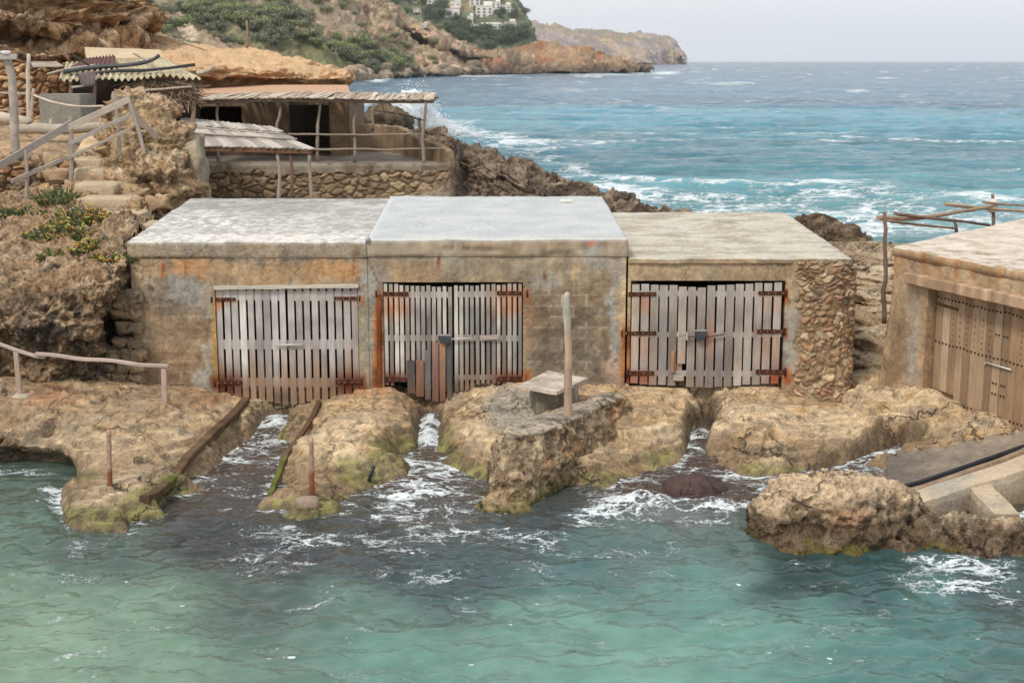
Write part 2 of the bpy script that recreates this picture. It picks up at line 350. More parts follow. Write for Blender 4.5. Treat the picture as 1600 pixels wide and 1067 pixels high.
near += zc([(1330, 634, .36), (1250, 632, .4), (1285, 636, .36), (1340, 600, .7), (1390, 600, .65), (1375, 615, .6), (1450, 612, .68), (1600, 645, .6), (1700, 660, .6),
  # left of the first channel
  (330, 650, .5), (300, 690, .4), (280, 640, .62), (258, 633, .72), (200, 640, .74), (100, 632, .82), (0, 625, .88), (-150, 620, .9), (-300, 620, .9), (230, 615, .74), (180, 605, .85), (100, 600, .95), (0, 600, 1.0), (-150, 600, 1.1), (-300, 600, 1.2),
  (-100, 655, .78), (0, 655, .76), (60, 655, .74), (120, 655, .7), (-300, 655, .78),
  (-100, 690, .4), (0, 695, .34), (60, 690, .38), (-300, 690, .4), (0, 722, -.05), (70, 722, 0.), (-150, 722, -.1), (-300, 722, -.1),
  (120, 700, .42), (180, 690, .5), (230, 690, .5), (160, 738, .3), (108, 748, .24), (220, 738, .32), (255, 735, .33), (98, 765, .08), (120, 780, .22), (180, 775, .26), (232, 768, .27), (283, 735, .28), (86, 752, -.2), (84, 775, -.25),
  (330, 700, .24), (200, 806, .2), (150, 814, .17), (108, 808, .15), (246, 783, .22), (292, 742, .24), (74, 795, -.25), (96, 830, -.3), (150, 834, -.35), (212, 824, -.3), (262, 796, -.25), (308, 757, -.2), (340, 720, .02), (0, 760, -.5), (0, 800, -.9),
  # first channel
  (390, 655, .28), (432, 656, -.08), (418, 672, -.14), (450, 664, .2), (402, 664, .16), (372, 682, .02), (398, 692, -.16), (350, 730, -.15), (320, 780, -.35), (380, 770, -.3), (340, 830, -.7), (380, 740, -.16), (430, 692, -.1), (400, 714, -.2), (385, 704, -.2), (360, 713, -.12), (420, 716, -.18), (345, 742, -.2),
  # hump between channels
  (470, 650, .32), (460, 690, .26), (440, 730, .12), (414, 775, .13), (402, 804, .1), (430, 808, .1), (480, 799, .12), (522, 785, .12), (395, 780, -.2), (392, 808, -.25), (425, 740, -.15), (450, 700, -.1), (385, 830, -.4), (440, 830, -.45), (500, 815, -.3), (568, 784, -.2), (480, 815, -.3), (432, 822, -.35),
  (500, 740, .26), (480, 770, .17), (497, 728, .24), (504, 712, .36), (500, 668, .44), (520, 690, .5), (515, 725, .34), (575, 712, .36), (600, 660, .5), (545, 650, .52), (590, 640, .52), (620, 632, .5), (545, 680, .58), (585, 672, .55), (530, 715, .38), (560, 710, .4), (600, 700, .42), (540, 750, .16), (572, 752, .09), (600, 730, .02), (560, 735, .22),
  (630, 670, .3), (645, 650, .35), (640, 690, .1), (622, 715, .0),
  (370, 802, -.3), (350, 812, -.4), (300, 818, -.45), (560, 812, -.4), (620, 800, -.45), (600, 775, -.2), (700, 825, -.6), (760, 832, -.5), (820, 830, -.5), (880, 800, -.25), (940, 780, -.2), (400, 832, -.5), (500, 832, -.6), (250, 850, -.6), (150, 850, -.6), (80, 845, -.5),
  # second channel
  (674, 650, -.1), (671, 664, -.15), (668, 690, -.16), (668, 712, -.14), (692, 664, .2), (650, 664, .22), (650, 690, .1), (694, 690, .12), (640, 750, -.2), (700, 750, -.2), (650, 790, -.45), (730, 800, -.45), (680, 725, -.1),
  (700, 650, .42), (712, 680, .3), (700, 705, .05), (740, 650, .52), (720, 690, .26), (735, 725, .1), (760, 745, .02), (745, 690, .4), (755, 665, .52), (775, 640, .55), (820, 630, .58), (780, 690, .4),
  # under and right of the big weathered block
  (900, 640, .6), (850, 700, .4), (800, 800, -.15), (880, 785, -.15), (900, 765, -.08), (985, 640, .52), (1030, 635, .56), (1075, 625, .52), (1000, 670, .42), (1050, 660, .46), (1080, 650, .4), (990, 710, .2), (1040, 695, .2), (1060, 715, .03), (940, 745, .1), (1000, 740, .0), (980, 775, -.15), (1085, 675, .2), (1082, 695, .03),
  (1103, 650, .1), (1100, 664, -.08), (1094, 678, -.14), (1085, 715, -.14), (1060, 750, -.14), (1000, 800, -.35), (1100, 800, -.35), (1090, 765, -.02), (1060, 780, -.08), (1120, 770, -.08),
  # right hump
  (1135, 630, .5), (1128, 660, .36), (1128, 690, .2), (1125, 712, .03), (1180, 640, .6), (1235, 640, .46), (1180, 670, .5), (1250, 670, .46), (1320, 655, .42), (1170, 705, .3), (1230, 710, .3), (1290, 705, .3), (1180, 725, .06), (1250, 730, .03), (1320, 715, .08), (1350, 680, .36), (1380, 655, .52), (1400, 675, .3), (1440, 655, .45),
  (1150, 745, -.08), (1250, 748, -.1), (1330, 732, -.06), (1390, 712, .0), (1430, 688, .1), (1460, 665, .35), (1500, 640, .62), (1550, 660, .62), (1500, 680, .4), (1440, 700, .2), (1600, 680, .5), (1700, 690, .5), (1800, 680, .6),
  # slipway
  (1400, 722, .07), (1500, 703, .26), (1600, 689, .42), (1750, 670, .62), (1300, 745, -.06), (1400, 740, .02), (1500, 725, .2), (1600, 705, .38), (1300, 765, -.12), (1400, 760, .0), (1700, 700, .5),
  (1450, 790, -.25), (1550, 770, -.1), (1600, 800, -.3), (1700, 780, -.2), (1700, 850, -.6), (1800, 900, -1), (1900, 800, -.4)])
near += [(x, y, -1.1) for x in (-15, -12, -9, -6, -3, 0, 3, 6, 9, 12, 15) for y in (12, 15)] + [(x, 17.5, -.95) for x in (-15, -12, -9, -6, -3, 0, 3, 6, 9, 12, 15)]
near += [(-15, 20, -1), (-12, 20, -1), (-15, 22.4, -.4), (-13, 22.4, -.3), (-15, 26.5, 1.3), (-11, 26.6, 1.2), (-8, 26.6, .9), (-3, 27, .3), (3, 27, .5), (8, 27, .7), (15, 27, .8), (15, 24, .7), (13, 22.5, .5)]
h_near = facets(near, (-16, 10), (16, 27.6))
# crevices (polyline in photo pixels at a height, width m, depth m)
CREV = [([(440, 640, .2), (436, 660, .1), (425, 680, 0)], .09, .16), ([(680, 640, .2), (672, 660, .05)], .1, .2), ([(1104, 615, .4), (1106, 640, .25), (1098, 668, .05)], .09, .3),
        ([(1330, 640, .55), (1420, 655, .5), (1500, 668, .55)], .03, .05), ([(1390, 610, .6), (1440, 660, .5)], .025, .05), ([(1600, 655, .6), (1480, 668, .5), (1430, 690, .2)], .03, .06),
        ([(748, 640, .55), (756, 690, .45), (740, 720, .3)], .02, .04), ([(520, 670, .5), (508, 700, .4), (500, 730, .3)], .035, .07), ([(1200, 700, .3), (1290, 712, .2), (1340, 700, .2)], .04, .1),
        ([(1170, 660, .5), (1150, 690, .3)], .04, .08), ([(1000, 640, .5), (1045, 665, .4)], .03, .05), ([(150, 690, .4), (260, 700, .4), (330, 690, .3)], .03, .05)]
CREV = [([aZ(*q)[:2] for q in l], w, d) for l, w, d in CREV]
def segdist(X, Y, pl):
    D = np.full(X.shape, 1e9)
    for a, b in zip(pl[:-1], pl[1:]):
        ax, ay = a; bx, by = b; vx, vy = bx - ax, by - ay; t = np.clip(((X - ax) * vx + (Y - ay) * vy) / (vx * vx + vy * vy), 0, 1)
        D = np.minimum(D, np.hypot(X - ax - t * vx, Y - ay - t * vy))
    return D
GULLY = [([(434, 654), (420, 674), (400, 700), (375, 735), (340, 790)], .28), ([(673, 653), (670, 670), (668, 690), (664, 715), (650, 745)], .2), ([(1101, 660), (1094, 680), (1084, 712), (1070, 740)], .17), ([(1180, 757), (1260, 743), (1330, 729), (1390, 708), (1425, 694)], .17)]
GULLY = [([aZ(x, y, 0)[:2] for x, y in l], w) for l, w in GULLY]
def near_z(X, Y, detail=True):
    z = h_near(X, Y)
    for pl, w in GULLY: z = np.minimum(z, -.13 + .2 * (segdist(X, Y, pl) / w) ** 2)
    for pl, w, d in CREV: z = z - d * np.exp(-(segdist(X, Y, pl) / w) ** 2)
    if detail:
        P3 = np.stack([X, Y, z * 0], -1); px, py = proj(np.stack([X, Y, z], -1))
        slip = ss(1370, 1420, px) * ss(680, 700, py + .12 * (px - 1500)) * (1 - ss(27, 27.5, Y))
        k = (1 - .92 * slip) * (.25 + .75 * ss(-.12, .12, z))
        z = z + k * (.035 * fbm(P3, .9, 6, .66) + .03 * rdg(P3, (1.8, 2.8, 1), 5, .62) - .03)
        e_ = wor(P3 + .25 * np.stack([fbm(P3, 1.3, 3), fbm(P3, 1.3, 3, .5, 7), P3[..., 0] * 0], -1), (.75, 1.1, 1)); z = z - k * .05 * np.exp(-((e_[1] - e_[0]) / .035) ** 2) + k * .05 * ((e_[2] % 13) / 13. - .5)
        # strata ledges
        q = (z + .04 * fbm(P3, .8, 2)) / .11; fr = q - np.floor(q); z = z + k * .7 * .11 * (ss(.2, .5, fr) - fr) * ss(.0, .1, z)
    return z
xs = np.arange(-13.5, 13.51, .04); ys = np.concatenate([np.arange(13, 18, .15), np.arange(18, 26.9, .045)])
X, Y = np.meshgrid(xs, ys); Z = near_z(X, Y); px, py = proj(np.stack([X, Y, Z], -1)); V = np.stack([X, Y + .75 * (1 - ss(.0, .38, Z)) * (1 - ss(95, 125, px)) * (Y > 21.5), Z], -1)
nm = gnorm(V); up = nm[..., 2]; n1 = fbm(V, .9, 4); n2 = fbm(V, 5., 4); n3 = fbm(V, 2.2, 4, .55, 31)
dry = lin(204, 178, 142); tan = lin(186, 156, 118); brown = lin(128, 106, 80); dark = lin(66, 56, 48); moss = lin(122, 122, 62); mossd = lin(92, 90, 52); purp = lin(74, 62, 58); och = lin(160, 118, 62)
C = mixc(np.broadcast_to(tan, V.shape), dry, ss(-.3, .5, n1)); C = mixc(C, lin(150, 136, 116), ss(.1, .7, n3) * .7); C = mixc(C, och, ss(.25, .8, -n3) * .5)
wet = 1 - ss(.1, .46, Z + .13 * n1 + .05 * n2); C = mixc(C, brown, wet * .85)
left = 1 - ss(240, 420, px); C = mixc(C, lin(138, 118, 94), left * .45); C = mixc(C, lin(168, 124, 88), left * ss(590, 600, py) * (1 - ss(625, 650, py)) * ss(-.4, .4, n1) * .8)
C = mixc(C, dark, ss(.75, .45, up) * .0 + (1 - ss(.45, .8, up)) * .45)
def gz(cx, cy, rx, ry, x=None, y=None):
    x = px if x is None else x; y = py if y is None else y
    return np.exp(-((x - cx) / rx) ** 2 - ((y - cy) / ry) ** 2)
mz = sum(a * gz(*b) for a, b in ((1., (620, 705, 45, 22)), (.9, (560, 740, 50, 25)), (1., (735, 738, 30, 20)), (.8, (700, 700, 20, 30)), (1.1, (440, 803, 80, 16)), (1.2, (250, 775, 36, 20)), (1., (150, 808, 90, 18)), (.8, (500, 790, 60, 18)), (.7, (220, 800, 50, 18)), (.8, (275, 755, 22, 18)),
     (1, (125, 742, 40, 8)), (.5, (950, 745, 80, 25)), (.6, (1030, 712, 40, 18)), (.5, (1240, 735, 90, 10)), (.4, (1170, 735, 30, 14)), (.8, (440, 675, 14, 35)), (.6, (370, 670, 18, 16)), (.7, (660, 690, 22, 25))))
ms = ss(.35, .75, mz * 1.25 + .35 * n2 + .25 * n3) * ss(-.06, .0, Z); C = mixc(C, np.where((n2 > 0)[..., None], moss, mossd), ms * .6)
C = mixc(C, purp, 1 - ss(-.07, .04, Z + .03 * n2))
slipm = ss(1370, 1400, px) * ss(688, 697, py + .19 * (px - 1500) + 8 * n2); C = mixc(C, lin(120, 108, 94), slipm); C = mixc(C, lin(84, 78, 72), slipm * (1 - ss(.05, .2, Z)) * .8)
for cx, cy, rx, ry, a in ((600, 610, 45, 9, .6), (860, 603, 60, 6, .8), (1230, 603, 40, 8, .6), (340, 622, 30, 8, .7), (560, 612, 24, 8, .5), (650, 628, 30, 8, .5), (980, 602, 20, 8, .5)):
    C = mixc(C, lin(150, 84, 36), gz(cx, cy, rx, ry) * a * ss(-.5, .3, n2))
C = mixc(C, lin(148, 142, 130), ss(.3, .6, gz(800, 640, 48, 40) + .15 * n2) * .8)   # cement apron
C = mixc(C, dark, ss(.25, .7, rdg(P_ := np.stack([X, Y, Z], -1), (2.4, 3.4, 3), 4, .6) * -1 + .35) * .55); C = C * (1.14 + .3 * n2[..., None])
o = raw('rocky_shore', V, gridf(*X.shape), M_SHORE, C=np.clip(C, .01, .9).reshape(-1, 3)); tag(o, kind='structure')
Fs = gridf(*X.shape); keep = (slipm.ravel()[Fs].min(1) > .4); Fs = Fs[keep]; us, inv = np.unique(Fs, return_inverse=True); Vs = V.reshape(-1, 3)[us] + (0, 0, .014); Cs = mixc(lin(142, 128, 112) * np.ones((len(us), 3)), lin(104, 94, 86), 1 - ss(.03, .26, Vs[:, 2] + .1 * fbm(Vs, 1.5, 4))); Cs = Cs * (1 + .25 * fbm(Vs, 8, 4, .7))[:, None]
M_SLIP = surf_mat('wet_gravel_concrete', .6, .45, ((2, 7, .12), (30, 8, .3)), ((40, 6, .01),)); tag(raw('slipway', Vs, inv.reshape(Fs.shape), M_SLIP, C=np.clip(Cs, .01, .9)), kind='structure')
# ------------------------------------------------------------------ water: cove
wx = np.arange(-15, 15.01, .05); wy = np.concatenate([np.arange(7, 13, .12), np.arange(13, 26.85, .045)])
X, Y = np.meshgrid(wx, wy); P3 = np.stack([X, Y, X * 0], -1)
tz = near_z(X, Y, False)
def wave_h(P3):
    q = P3 + .35 * np.stack([fbm(P3, .35, 2), fbm(P3, .35, 2, .5, 50), P3[..., 0] * 0], -1)
    a = .030 * rdg(q, (.45, .95, 1), 2, .5) + .045 * fbm(q, (.25, .5, 1), 3, .5, 9)
    b = .038 * rdg(q, (1.35, 2.0, 1), 4, .48, 77)
    c = .042 * fbm(q, (1.9, 2.5, 1), 2, .5, 33)
    return a + b + c
calm = ss(-.02, -.5, -(-tz)) if False else np.clip(.35 + 1.3 * ss(.0, .6, -tz), 0, 1)
Z = -.02 + wave_h(P3) * calm
px, py = proj(np.stack([X, Y, X * 0], -1))
# breaking swell between the block and the sea rock
for cx, cy, rx, ry, a in ((1000, 795, 60, 14, .16), (1130, 800, 60, 12, .14), (1500, 905, 90, 22, .06), (700, 780, 60, 20, .03)):
    Z = Z + a * gz(cx, cy, rx, ry) * (1 + .8 * fbm(P3, 3.2, 4))
# the surge runs up the channels
for cx, cy, rx, ry, a in ((432, 668, 26, 18, .07), (672, 668, 16, 22, .12), (1100, 672, 20, 22, .1), (1085, 700, 26, 20, .03), (1390, 712, 50, 12, .04)):
    Z = Z + a * gz(cx, cy, rx, ry)
WC = [(0, 760, (84, 100, 88)), (0, 850, (92, 116, 100)), (0, 940, (118, 142, 120)), (0, 1040, (126, 152, 128)), (150, 860, (80, 96, 88)), (200, 960, (120, 146, 124)), (250, 1040, (120, 148, 126)), (100, 1000, (132, 156, 132)),
      (330, 740, (78, 68, 62)), (380, 700, (84, 72, 64)), (340, 800, (74, 70, 66)), (350, 850, (58, 62, 62)), (450, 850, (58, 60, 62)), (400, 960, (80, 96, 88)), (400, 1040, (98, 124, 110)), (660, 740, (86, 72, 66)), (690, 800, (80, 76, 72)), (600, 860, (58, 66, 68)), (700, 900, (62, 82, 84)), (560, 960, (94, 124, 112)), (620, 1040, (104, 142, 128)),
      (850, 850, (64, 74, 76)), (900, 900, (78, 112, 110)), (860, 980, (112, 150, 138)), (1000, 1040, (116, 156, 142)), (1000, 860, (88, 112, 108)), (1000, 760, (74, 56, 54)), (1090, 760, (76, 54, 52)), (1200, 760, (72, 60, 56)), (1300, 740, (82, 70, 60)), (1060, 800, (106, 112, 108)), (1100, 900, (100, 138, 130)), (1150, 1000, (110, 152, 140)), (1130, 850, (84, 104, 98)),
      (1250, 905, (46, 66, 66)), (1350, 920, (54, 84, 84)), (1300, 980, (92, 132, 124)), (1450, 960, (78, 118, 114)), (1400, 1040, (84, 126, 120)), (1580, 1040, (80, 112, 108)), (1550, 930, (70, 90, 90)), (1500, 800, (74, 66, 56)), (1150, 700, (84, 70, 58)), (430, 680, (92, 80, 70)), (670, 690, (100, 92, 80)), (780, 1050, (112, 148, 136))]
wq = px + 40 * fbm(P3, .5, 3, .5, 3); wr = py + 22 * fbm(P3, .6, 3, .5, 13); num = 0; den = 0
for x, y, c in WC:
    w = 1 / (((wq - x) / 70) ** 2 + ((wr - y) / 42) ** 2 + .3) ** 2; num = num + w[..., None] * lin(*c); den = den + w
WCol = num / den[..., None] * .78
depth = Z - tz
fo = .42 * np.exp(-np.clip(depth, 0, 9) / .10) * (depth > -.2)
hand = [(430, 662, 18, 16, 1.5), (405, 695, 30, 22, 1.05), (370, 730, 34, 22, .95), (425, 745, 14, 30, .9), (300, 760, 44, 18, .9), (672, 664, 14, 18, 1.5), (668, 690, 20, 16, 1.2), (640, 725, 44, 16, .95), (630, 765, 60, 26, 1.0), (690, 775, 50, 24, .85), (700, 735, 34, 14, .8), (750, 790, 30, 20, .5),
        (80, 775, 26, 14, 1.1), (95, 800, 18, 22, .8), (200, 832, 60, 7, .6), (430, 830, 50, 10, .5), (985, 795, 56, 20, 1.5), (1120, 806, 60, 14, 1.5), (930, 806, 30, 14, .9), (1050, 850, 26, 14, .9), (1085, 690, 18, 14, 1.0), (1070, 735, 18, 26, .9), (1140, 750, 34, 14, .7), (1200, 745, 50, 18, .75), (1250, 760, 50, 12, .6), (1320, 720, 50, 14, 1.0), (1380, 708, 30, 8, .9),
        (1385, 708, 40, 9, 1.2), (1500, 890, 60, 14, 1.15), (1480, 925, 50, 14, .9), (1570, 910, 60, 24, 1.0), (1440, 880, 40, 8, .8), (1500, 810, 40, 14, .8), (1590, 812, 20, 10, 1.2), (660, 820, 120, 30, .6), (450, 870, 220, 60, .45), (850, 850, 160, 40, .5), (1300, 900, 200, 30, .25), (700, 880, 200, 40, .2), (60, 900, 100, 60, .12), (1300, 730, 100, 20, .3)]
for cx, cy, rx, ry, a in hand: fo = fo + (a * .5 if a < 1.1 else a * .66) * gz(cx, cy, rx * 1.1, ry * 1.1)
fo = np.clip(fo, 0, 1.15)
o = raw('water', np.stack([X, Y, Z], -1), gridf(*X.shape), None or M_FOAM, C=WCol.reshape(-1, 3), attrs={'foam': fo.ravel()}); cove = tag(o, kind='structure')
def water_mat(name, sc, far):
    m, n, b, out = node_mat(name); Lk = n.links.new
    geo = N(n, 'ShaderNodeNewGeometry'); mp = N(n, 'ShaderNodeMapping'); Lk(geo.outputs['Position'], mp.inputs[0]); mp.inputs['Scale'].default_value = (.6, 1, 1)
    at = N(n, 'ShaderNodeAttribute'); at.attribute_name = 'Col'; fa = N(n, 'ShaderNodeAttribute'); fa.attribute_name = 'foam'
    t1 = N(n, 'ShaderNodeTexNoise', Scale=3.2 * sc, Detail=6, Roughness=.6); Lk(mp.outputs[0], t1.inputs[0])
    # lacy foam: thin lines between warped cells, thicker where the foam mask is high
    w = N(n, 'ShaderNodeTexNoise', Scale=1.7 * sc, Detail=5, Roughness=.6); Lk(mp.outputs[0], w.inputs[0])
    ad = N(n, 'ShaderNodeVectorMath', operation='MULTIPLY_ADD'); Lk(w.outputs[1], ad.inputs[0]); ad.inputs[1].default_value = (1.1 / sc,) * 3; Lk(mp.outputs[0], ad.inputs[2])
    v1 = N(n, 'ShaderNodeTexVoronoi', feature='DISTANCE_TO_EDGE', Scale=2.6 * sc); Lk(ad.outputs[0], v1.inputs[0])
    v2 = N(n, 'ShaderNodeTexVoronoi', feature='DISTANCE_TO_EDGE', Scale=5.5 * sc); Lk(ad.outputs[0], v2.inputs[0])
    lace = math_(n, 'MINIMUM', v1.outputs[0], math_(n, 'MULTIPLY', v2.outputs[0], 1.6))
    t2 = N(n, 'ShaderNodeTexNoise', Scale=1.3 * sc, Detail=7, Roughness=.7); Lk(mp.outputs[0], t2.inputs[0])
    fm = math_(n, 'ADD', fa.outputs['Fac'], mrange(n, t2.outputs[0], .3, .7, -.75, .45))
    th = math_(n, 'MULTIPLY', fm, .175 if not far else .16)
    f1 = math_(n, 'DIVIDE', math_(n, 'SUBTRACT', th, lace), .07, clamp=True)
    t3 = N(n, 'ShaderNodeTexNoise', Scale=16 * sc, Detail=5, Roughness=.7); Lk(mp.outputs[0], t3.inputs[0])
    f1 = math_(n, 'MULTIPLY', f1, mrange(n, t3.outputs[0], .33, .5, .5, 1), clamp=True)
    solid = math_(n, 'MULTIPLY', math_(n, 'SUBTRACT', fm, .95), 1.6, clamp=True)
    vf = N(n, 'ShaderNodeTexVoronoi', Scale=7.5 * sc); Lk(mp.outputs[0], vf.inputs[0]); rf = N(n, 'ShaderNodeSeparateColor'); Lk(vf.outputs['Color'], rf.inputs[0])
    fl = math_(n, 'MULTIPLY', math_(n, 'LESS_THAN', vf.outputs[0], math_(n, 'MULTIPLY', rf.outputs[1], .22)), math_(n, 'GREATER_THAN', math_(n, 'ADD', rf.outputs[0], math_(n, 'MULTIPLY', fm, .5)), .86))
    foam = math_(n, 'MAXIMUM', math_(n, 'MAXIMUM', f1, solid), math_(n, 'MULTIPLY', fl, .0 if far else .8))
    sc1 = N(n, 'ShaderNodeVectorMath', operation='SCALE'); Lk(at.outputs[0], sc1.inputs[0]); Lk(mrange(n, t1.outputs[0], .3, .7, .8, 1.2), sc1.inputs['Scale'])
    mx = N(n, 'ShaderNodeMix', data_type='RGBA'); Lk(foam, mx.inputs[0]); Lk(sc1.outputs[0], mx.inputs[6]); mx.inputs[7].default_value = (.70, .745, .75, 1)
    Lk(mx.outputs[2], b.inputs['Base Color']); Lk(mrange(n, foam, 0, 1, .03 if not far else .14, .7), b.inputs['Roughness']); b.inputs['IOR'].default_value = 1.33; b.inputs['Specular IOR Level'].default_value = .12 if far else .5
    tb = N(n, 'ShaderNodeTexNoise', Scale=4.2 * sc, Detail=2 if not far else 6, Roughness=.5); Lk(mp.outputs[0], tb.inputs[0]); h1 = math_(n, 'MULTIPLY', tb.outputs[0], .055 if not far else 1.1); h2 = math_(n, 'MULTIPLY', t3.outputs[0], .0012 if not far else .09)
    hh = math_(n, 'ADD', math_(n, 'ADD', h1, h2), math_(n, 'MULTIPLY', foam, .02 / sc))
    bp = N(n, 'ShaderNodeBump'); bp.inputs['Distance'].default_value = 1.; bp.inputs['Strength'].default_value = .8; Lk(hh, bp.inputs['Height']); Lk(bp.outputs[0], b.inputs['Normal'])
    return m
M_WATER = water_mat('cove_water', 1.0, False); M_SEA = water_mat('open_sea', .16, True)
cove.data.materials[0] = M_WATER
# ------------------------------------------------------------------ open sea, a fan of rows reaching the horizon
rows = [27.0]
while rows[-1] < 9000:
    y = rows[-1]; rows.append(y + max(.3, min(y * y / (1480 * H) * .62, y * .05)))
ry_ = np.array(rows); ta = np.concatenate([np.linspace(-1.5, -.40, 60)[:-1], np.linspace(-.40, .40, 900), np.linspace(.40, 1.5, 60)[1:]])
X = ry_[:, None] * ta[None]; Y = np.repeat(ry_[:, None], len(ta), 1); P3 = np.stack([X, Y, X * 0], -1)
q = P3 + 5 * np.stack([fbm(P3, .02, 2), fbm(P3, .02, 2, .5, 50), P3[..., 0] * 0], -1)
fade = 1 - ss(400, 2500, Y)
Z = -.1 + (.30 * rdg(q, (.045, .10, 1), 3, .5) + .22 * fbm(q, (.02, .05, 1), 3) + .11 * rdg(q, (.25, .42, 1), 3, .5, 5)) * fade
n1 = fbm(P3, (.012, .03, 1), 4); n2 = fbm(P3, (.05, .13, 1), 3); px, py = proj(P3)
ky = [95, 100, 112, 130, 150, 168, 180, 200, 215, 240, 270, 300, 330, 360, 420]
kc = np.array([lin(*c) for c in ((78, 112, 150), (78, 116, 152), (76, 118, 152), (80, 134, 160), (82, 134, 160), (84, 142, 164), (90, 162, 176), (94, 172, 182), (92, 162, 174), (86, 144, 160), (84, 142, 158), (96, 150, 162), (106, 156, 165), (112, 158, 166), (100, 146, 152))])
pw = py + (3 + .02 * (py - 95)) * n1 * 3 - (px - 1200) * .01
C = np.stack([np.interp(pw, ky, kc[:, i]) for i in range(3)], -1) * (.42 + .18 * ss(225, 300, pw) + .05 * ss(150, 185, pw))[..., None] * (np.array((.84, .96, 1.08)) + (np.array((1.0, 1.0, .97)) - np.array((.84, .96, 1.08))) * ss(190, 280, pw)[..., None])
C = C * (1 + .28 * n1 + .34 * n2 + .6 * (Z + .1) * fade)[..., None]
fo = np.zeros_like(X)
cap = rdg(q, (.045, .10, 1), 3, .5)
fo += ss(1.3, 1.65, cap + .5 * fbm(P3, (.03, .03, 1), 3, .5, 4)) * .7
fo += .72 * np.exp(-((py - 350 + .03 * (px - 1000)) / 34) ** 2) * ss(860, 1100, px) + .65 * np.exp(-((py - 312) / 13) ** 2 - ((px - 1160) / 160) ** 2) + 1.0 * np.exp(-((py - 375) / 18) ** 2 - ((px - 1370) / 60) ** 2)
crest_l = np.interp(px, [560, 640, 740, 850, 950, 1060], [180, 212, 224, 262, 306, 345]); fo += .75 * np.exp(-((py - crest_l + 12) / 13) ** 2) * (1 - ss(960, 1060, px)) * ss(540, 600, px)
for cx, cy, rx, ry, a in ((1040, 115, 24, 3, 1.8), (1130, 133, 40, 3, .9), (1340, 145, 22, 3, 1.1), (1420, 152, 20, 2.5, .8), (1036, 176, 10, 3, .8), (590, 127, 18, 3, 1.6), (940, 118, 70, 2, 1.2), (750, 120, 60, 2, 1.), (1066, 94, 6, 3, 1.2), (1310, 298, 30, 8, .8), (680, 205, 60, 12, 1.)):
    fo += a * np.exp(-((px - cx) / rx) ** 2 - ((py - cy) / ry) ** 2)
fo += ss(.6, .75, fbm(P3, (.06, .035, 1), 3, .6, 90) ) * ss(200, 500, Y) * 1.2
o = raw('sea', np.stack([X, Y, Z], -1), gridf(*X.shape), M_SEA, C=np.clip(C, .005, .9).reshape(-1, 3), attrs={'foam': np.clip(fo, 0, 1.7).ravel()}); tag(o, kind='structure')
# ------------------------------------------------------------------ ground behind the boathouses, ridge and shore
g = yc([(-300, 400, 27.8), (0, 408, 27.8), (100, 405, 27.6), (150, 405, 27.6), (-300, 350, 30.5), (0, 350, 30.5), (100, 355, 30), (-300, 318, 33), (0, 318, 33), (110, 316, 32.6), (190, 350, 31),
        (-500, 240, 35.5), (-200, 240, 35.5), (0, 240, 35.5), (110, 242, 35.5), (180, 250, 35), (-200, 215, 40), (0, 215, 40), (100, 212, 40), (200, 208, 40), (-200, 195, 44), (0, 195, 44), (100, 193, 44), (220, 190, 44),
        (-200, 110, 50), (0, 112, 49), (110, 98, 49.5), (180, 92, 51), (240, 84, 54), (150, 80, 55), (300, 120, 55), (0, 90, 60), (200, 62, 62), (300, 90, 62), (400, 130, 62),
        (560, 210, 58), (600, 210, 56.5), (640, 212, 54.5), (700, 222, 52), (730, 231, 50.5), (760, 240, 49.5), (800, 249, 47), (850, 267, 45), (900, 285, 43), (950, 301, 41), (1000, 315, 39.5), (1060, 330, 38), (1120, 348, 37.2), (1200, 368, 36.6), (1280, 388, 36),
        (720, 262, 47.5), (720, 300, 45), (790, 285, 44.5), (800, 318, 42), (870, 318, 41), (940, 335, 38.5), (1000, 350, 36),
        (1335, 598, 26.9), (1375, 590, 27.1), (1350, 560, 27.9), (1365, 520, 29), (1360, 490, 30), (1365, 450, 31.3), (1360, 425, 32.8), (1360, 405, 34.5), (1350, 392, 36), (1420, 395, 35), (1500, 420, 33)])
g += [(-7, 33, 2.), (-4, 33, 2.), (0, 33, 2.), (3, 33, 1.9), (6, 33, 1.9), (-6, 38, 2.1), (-2, 38, 2.1), (2, 37, 2.), (-7, 44, 2.2), (-3, 44, 2.2), (0, 41, 2.1), (5, 36.5, 1.9), (-8, 50, 3.), (-4, 50, 3.), (-8, 56, 3.), (-4, 56, 2.9),
      (-6, 28, 1.8), (0, 28, 1.6), (5, 28, 1.5), (9, 28, 1.7), (9, 31, 1.9), (13, 28, 1.9), (13, 33, 1.7), (10, 37, 1.3), (14, 38, 1.)]
for x, y, z in yc([(600, 206, 56.5), (700, 214, 52), (800, 249, 47), (900, 285, 43), (1000, 315, 39.5), (1060, 330, 38), (1200, 368, 36.6), (1280, 388, 36), (1350, 392, 36.5)]):
    g += [(x + .5, y + 2.6, .5), (x + 1, y + 5, -1.2), (x + 2, y + 9, -2)]
g += [(14, 43, -1), (10, 44, -1.5), (0, 56, -2), (0, 62, -2.5), (-5, 64, -2), (-8, 66, -1), (5, 55, -2.5), (-14, 66, 3), (-20, 66, 4.5), (-30, 66, 6), (-13, 74, -1), (-22, 76, 0), (14, 55, -3), (14, 70, -3), (-30, 76, 2), (0, 76, -3)]
g += [(-8.4, 35.5, 1.9), (-8.6, 38, 1.9), (-8.8, 41, 1.9), (-9.4, 44.5, 2.0), (-11, 45.5, 2.2), (-8.2, 33.5, 1.9)]
h_land = tps(g)
xs = np.arange(-34, 14.6, .13); ys = np.concatenate([np.arange(26.7, 40, .11), np.arange(40, 76, .16)])
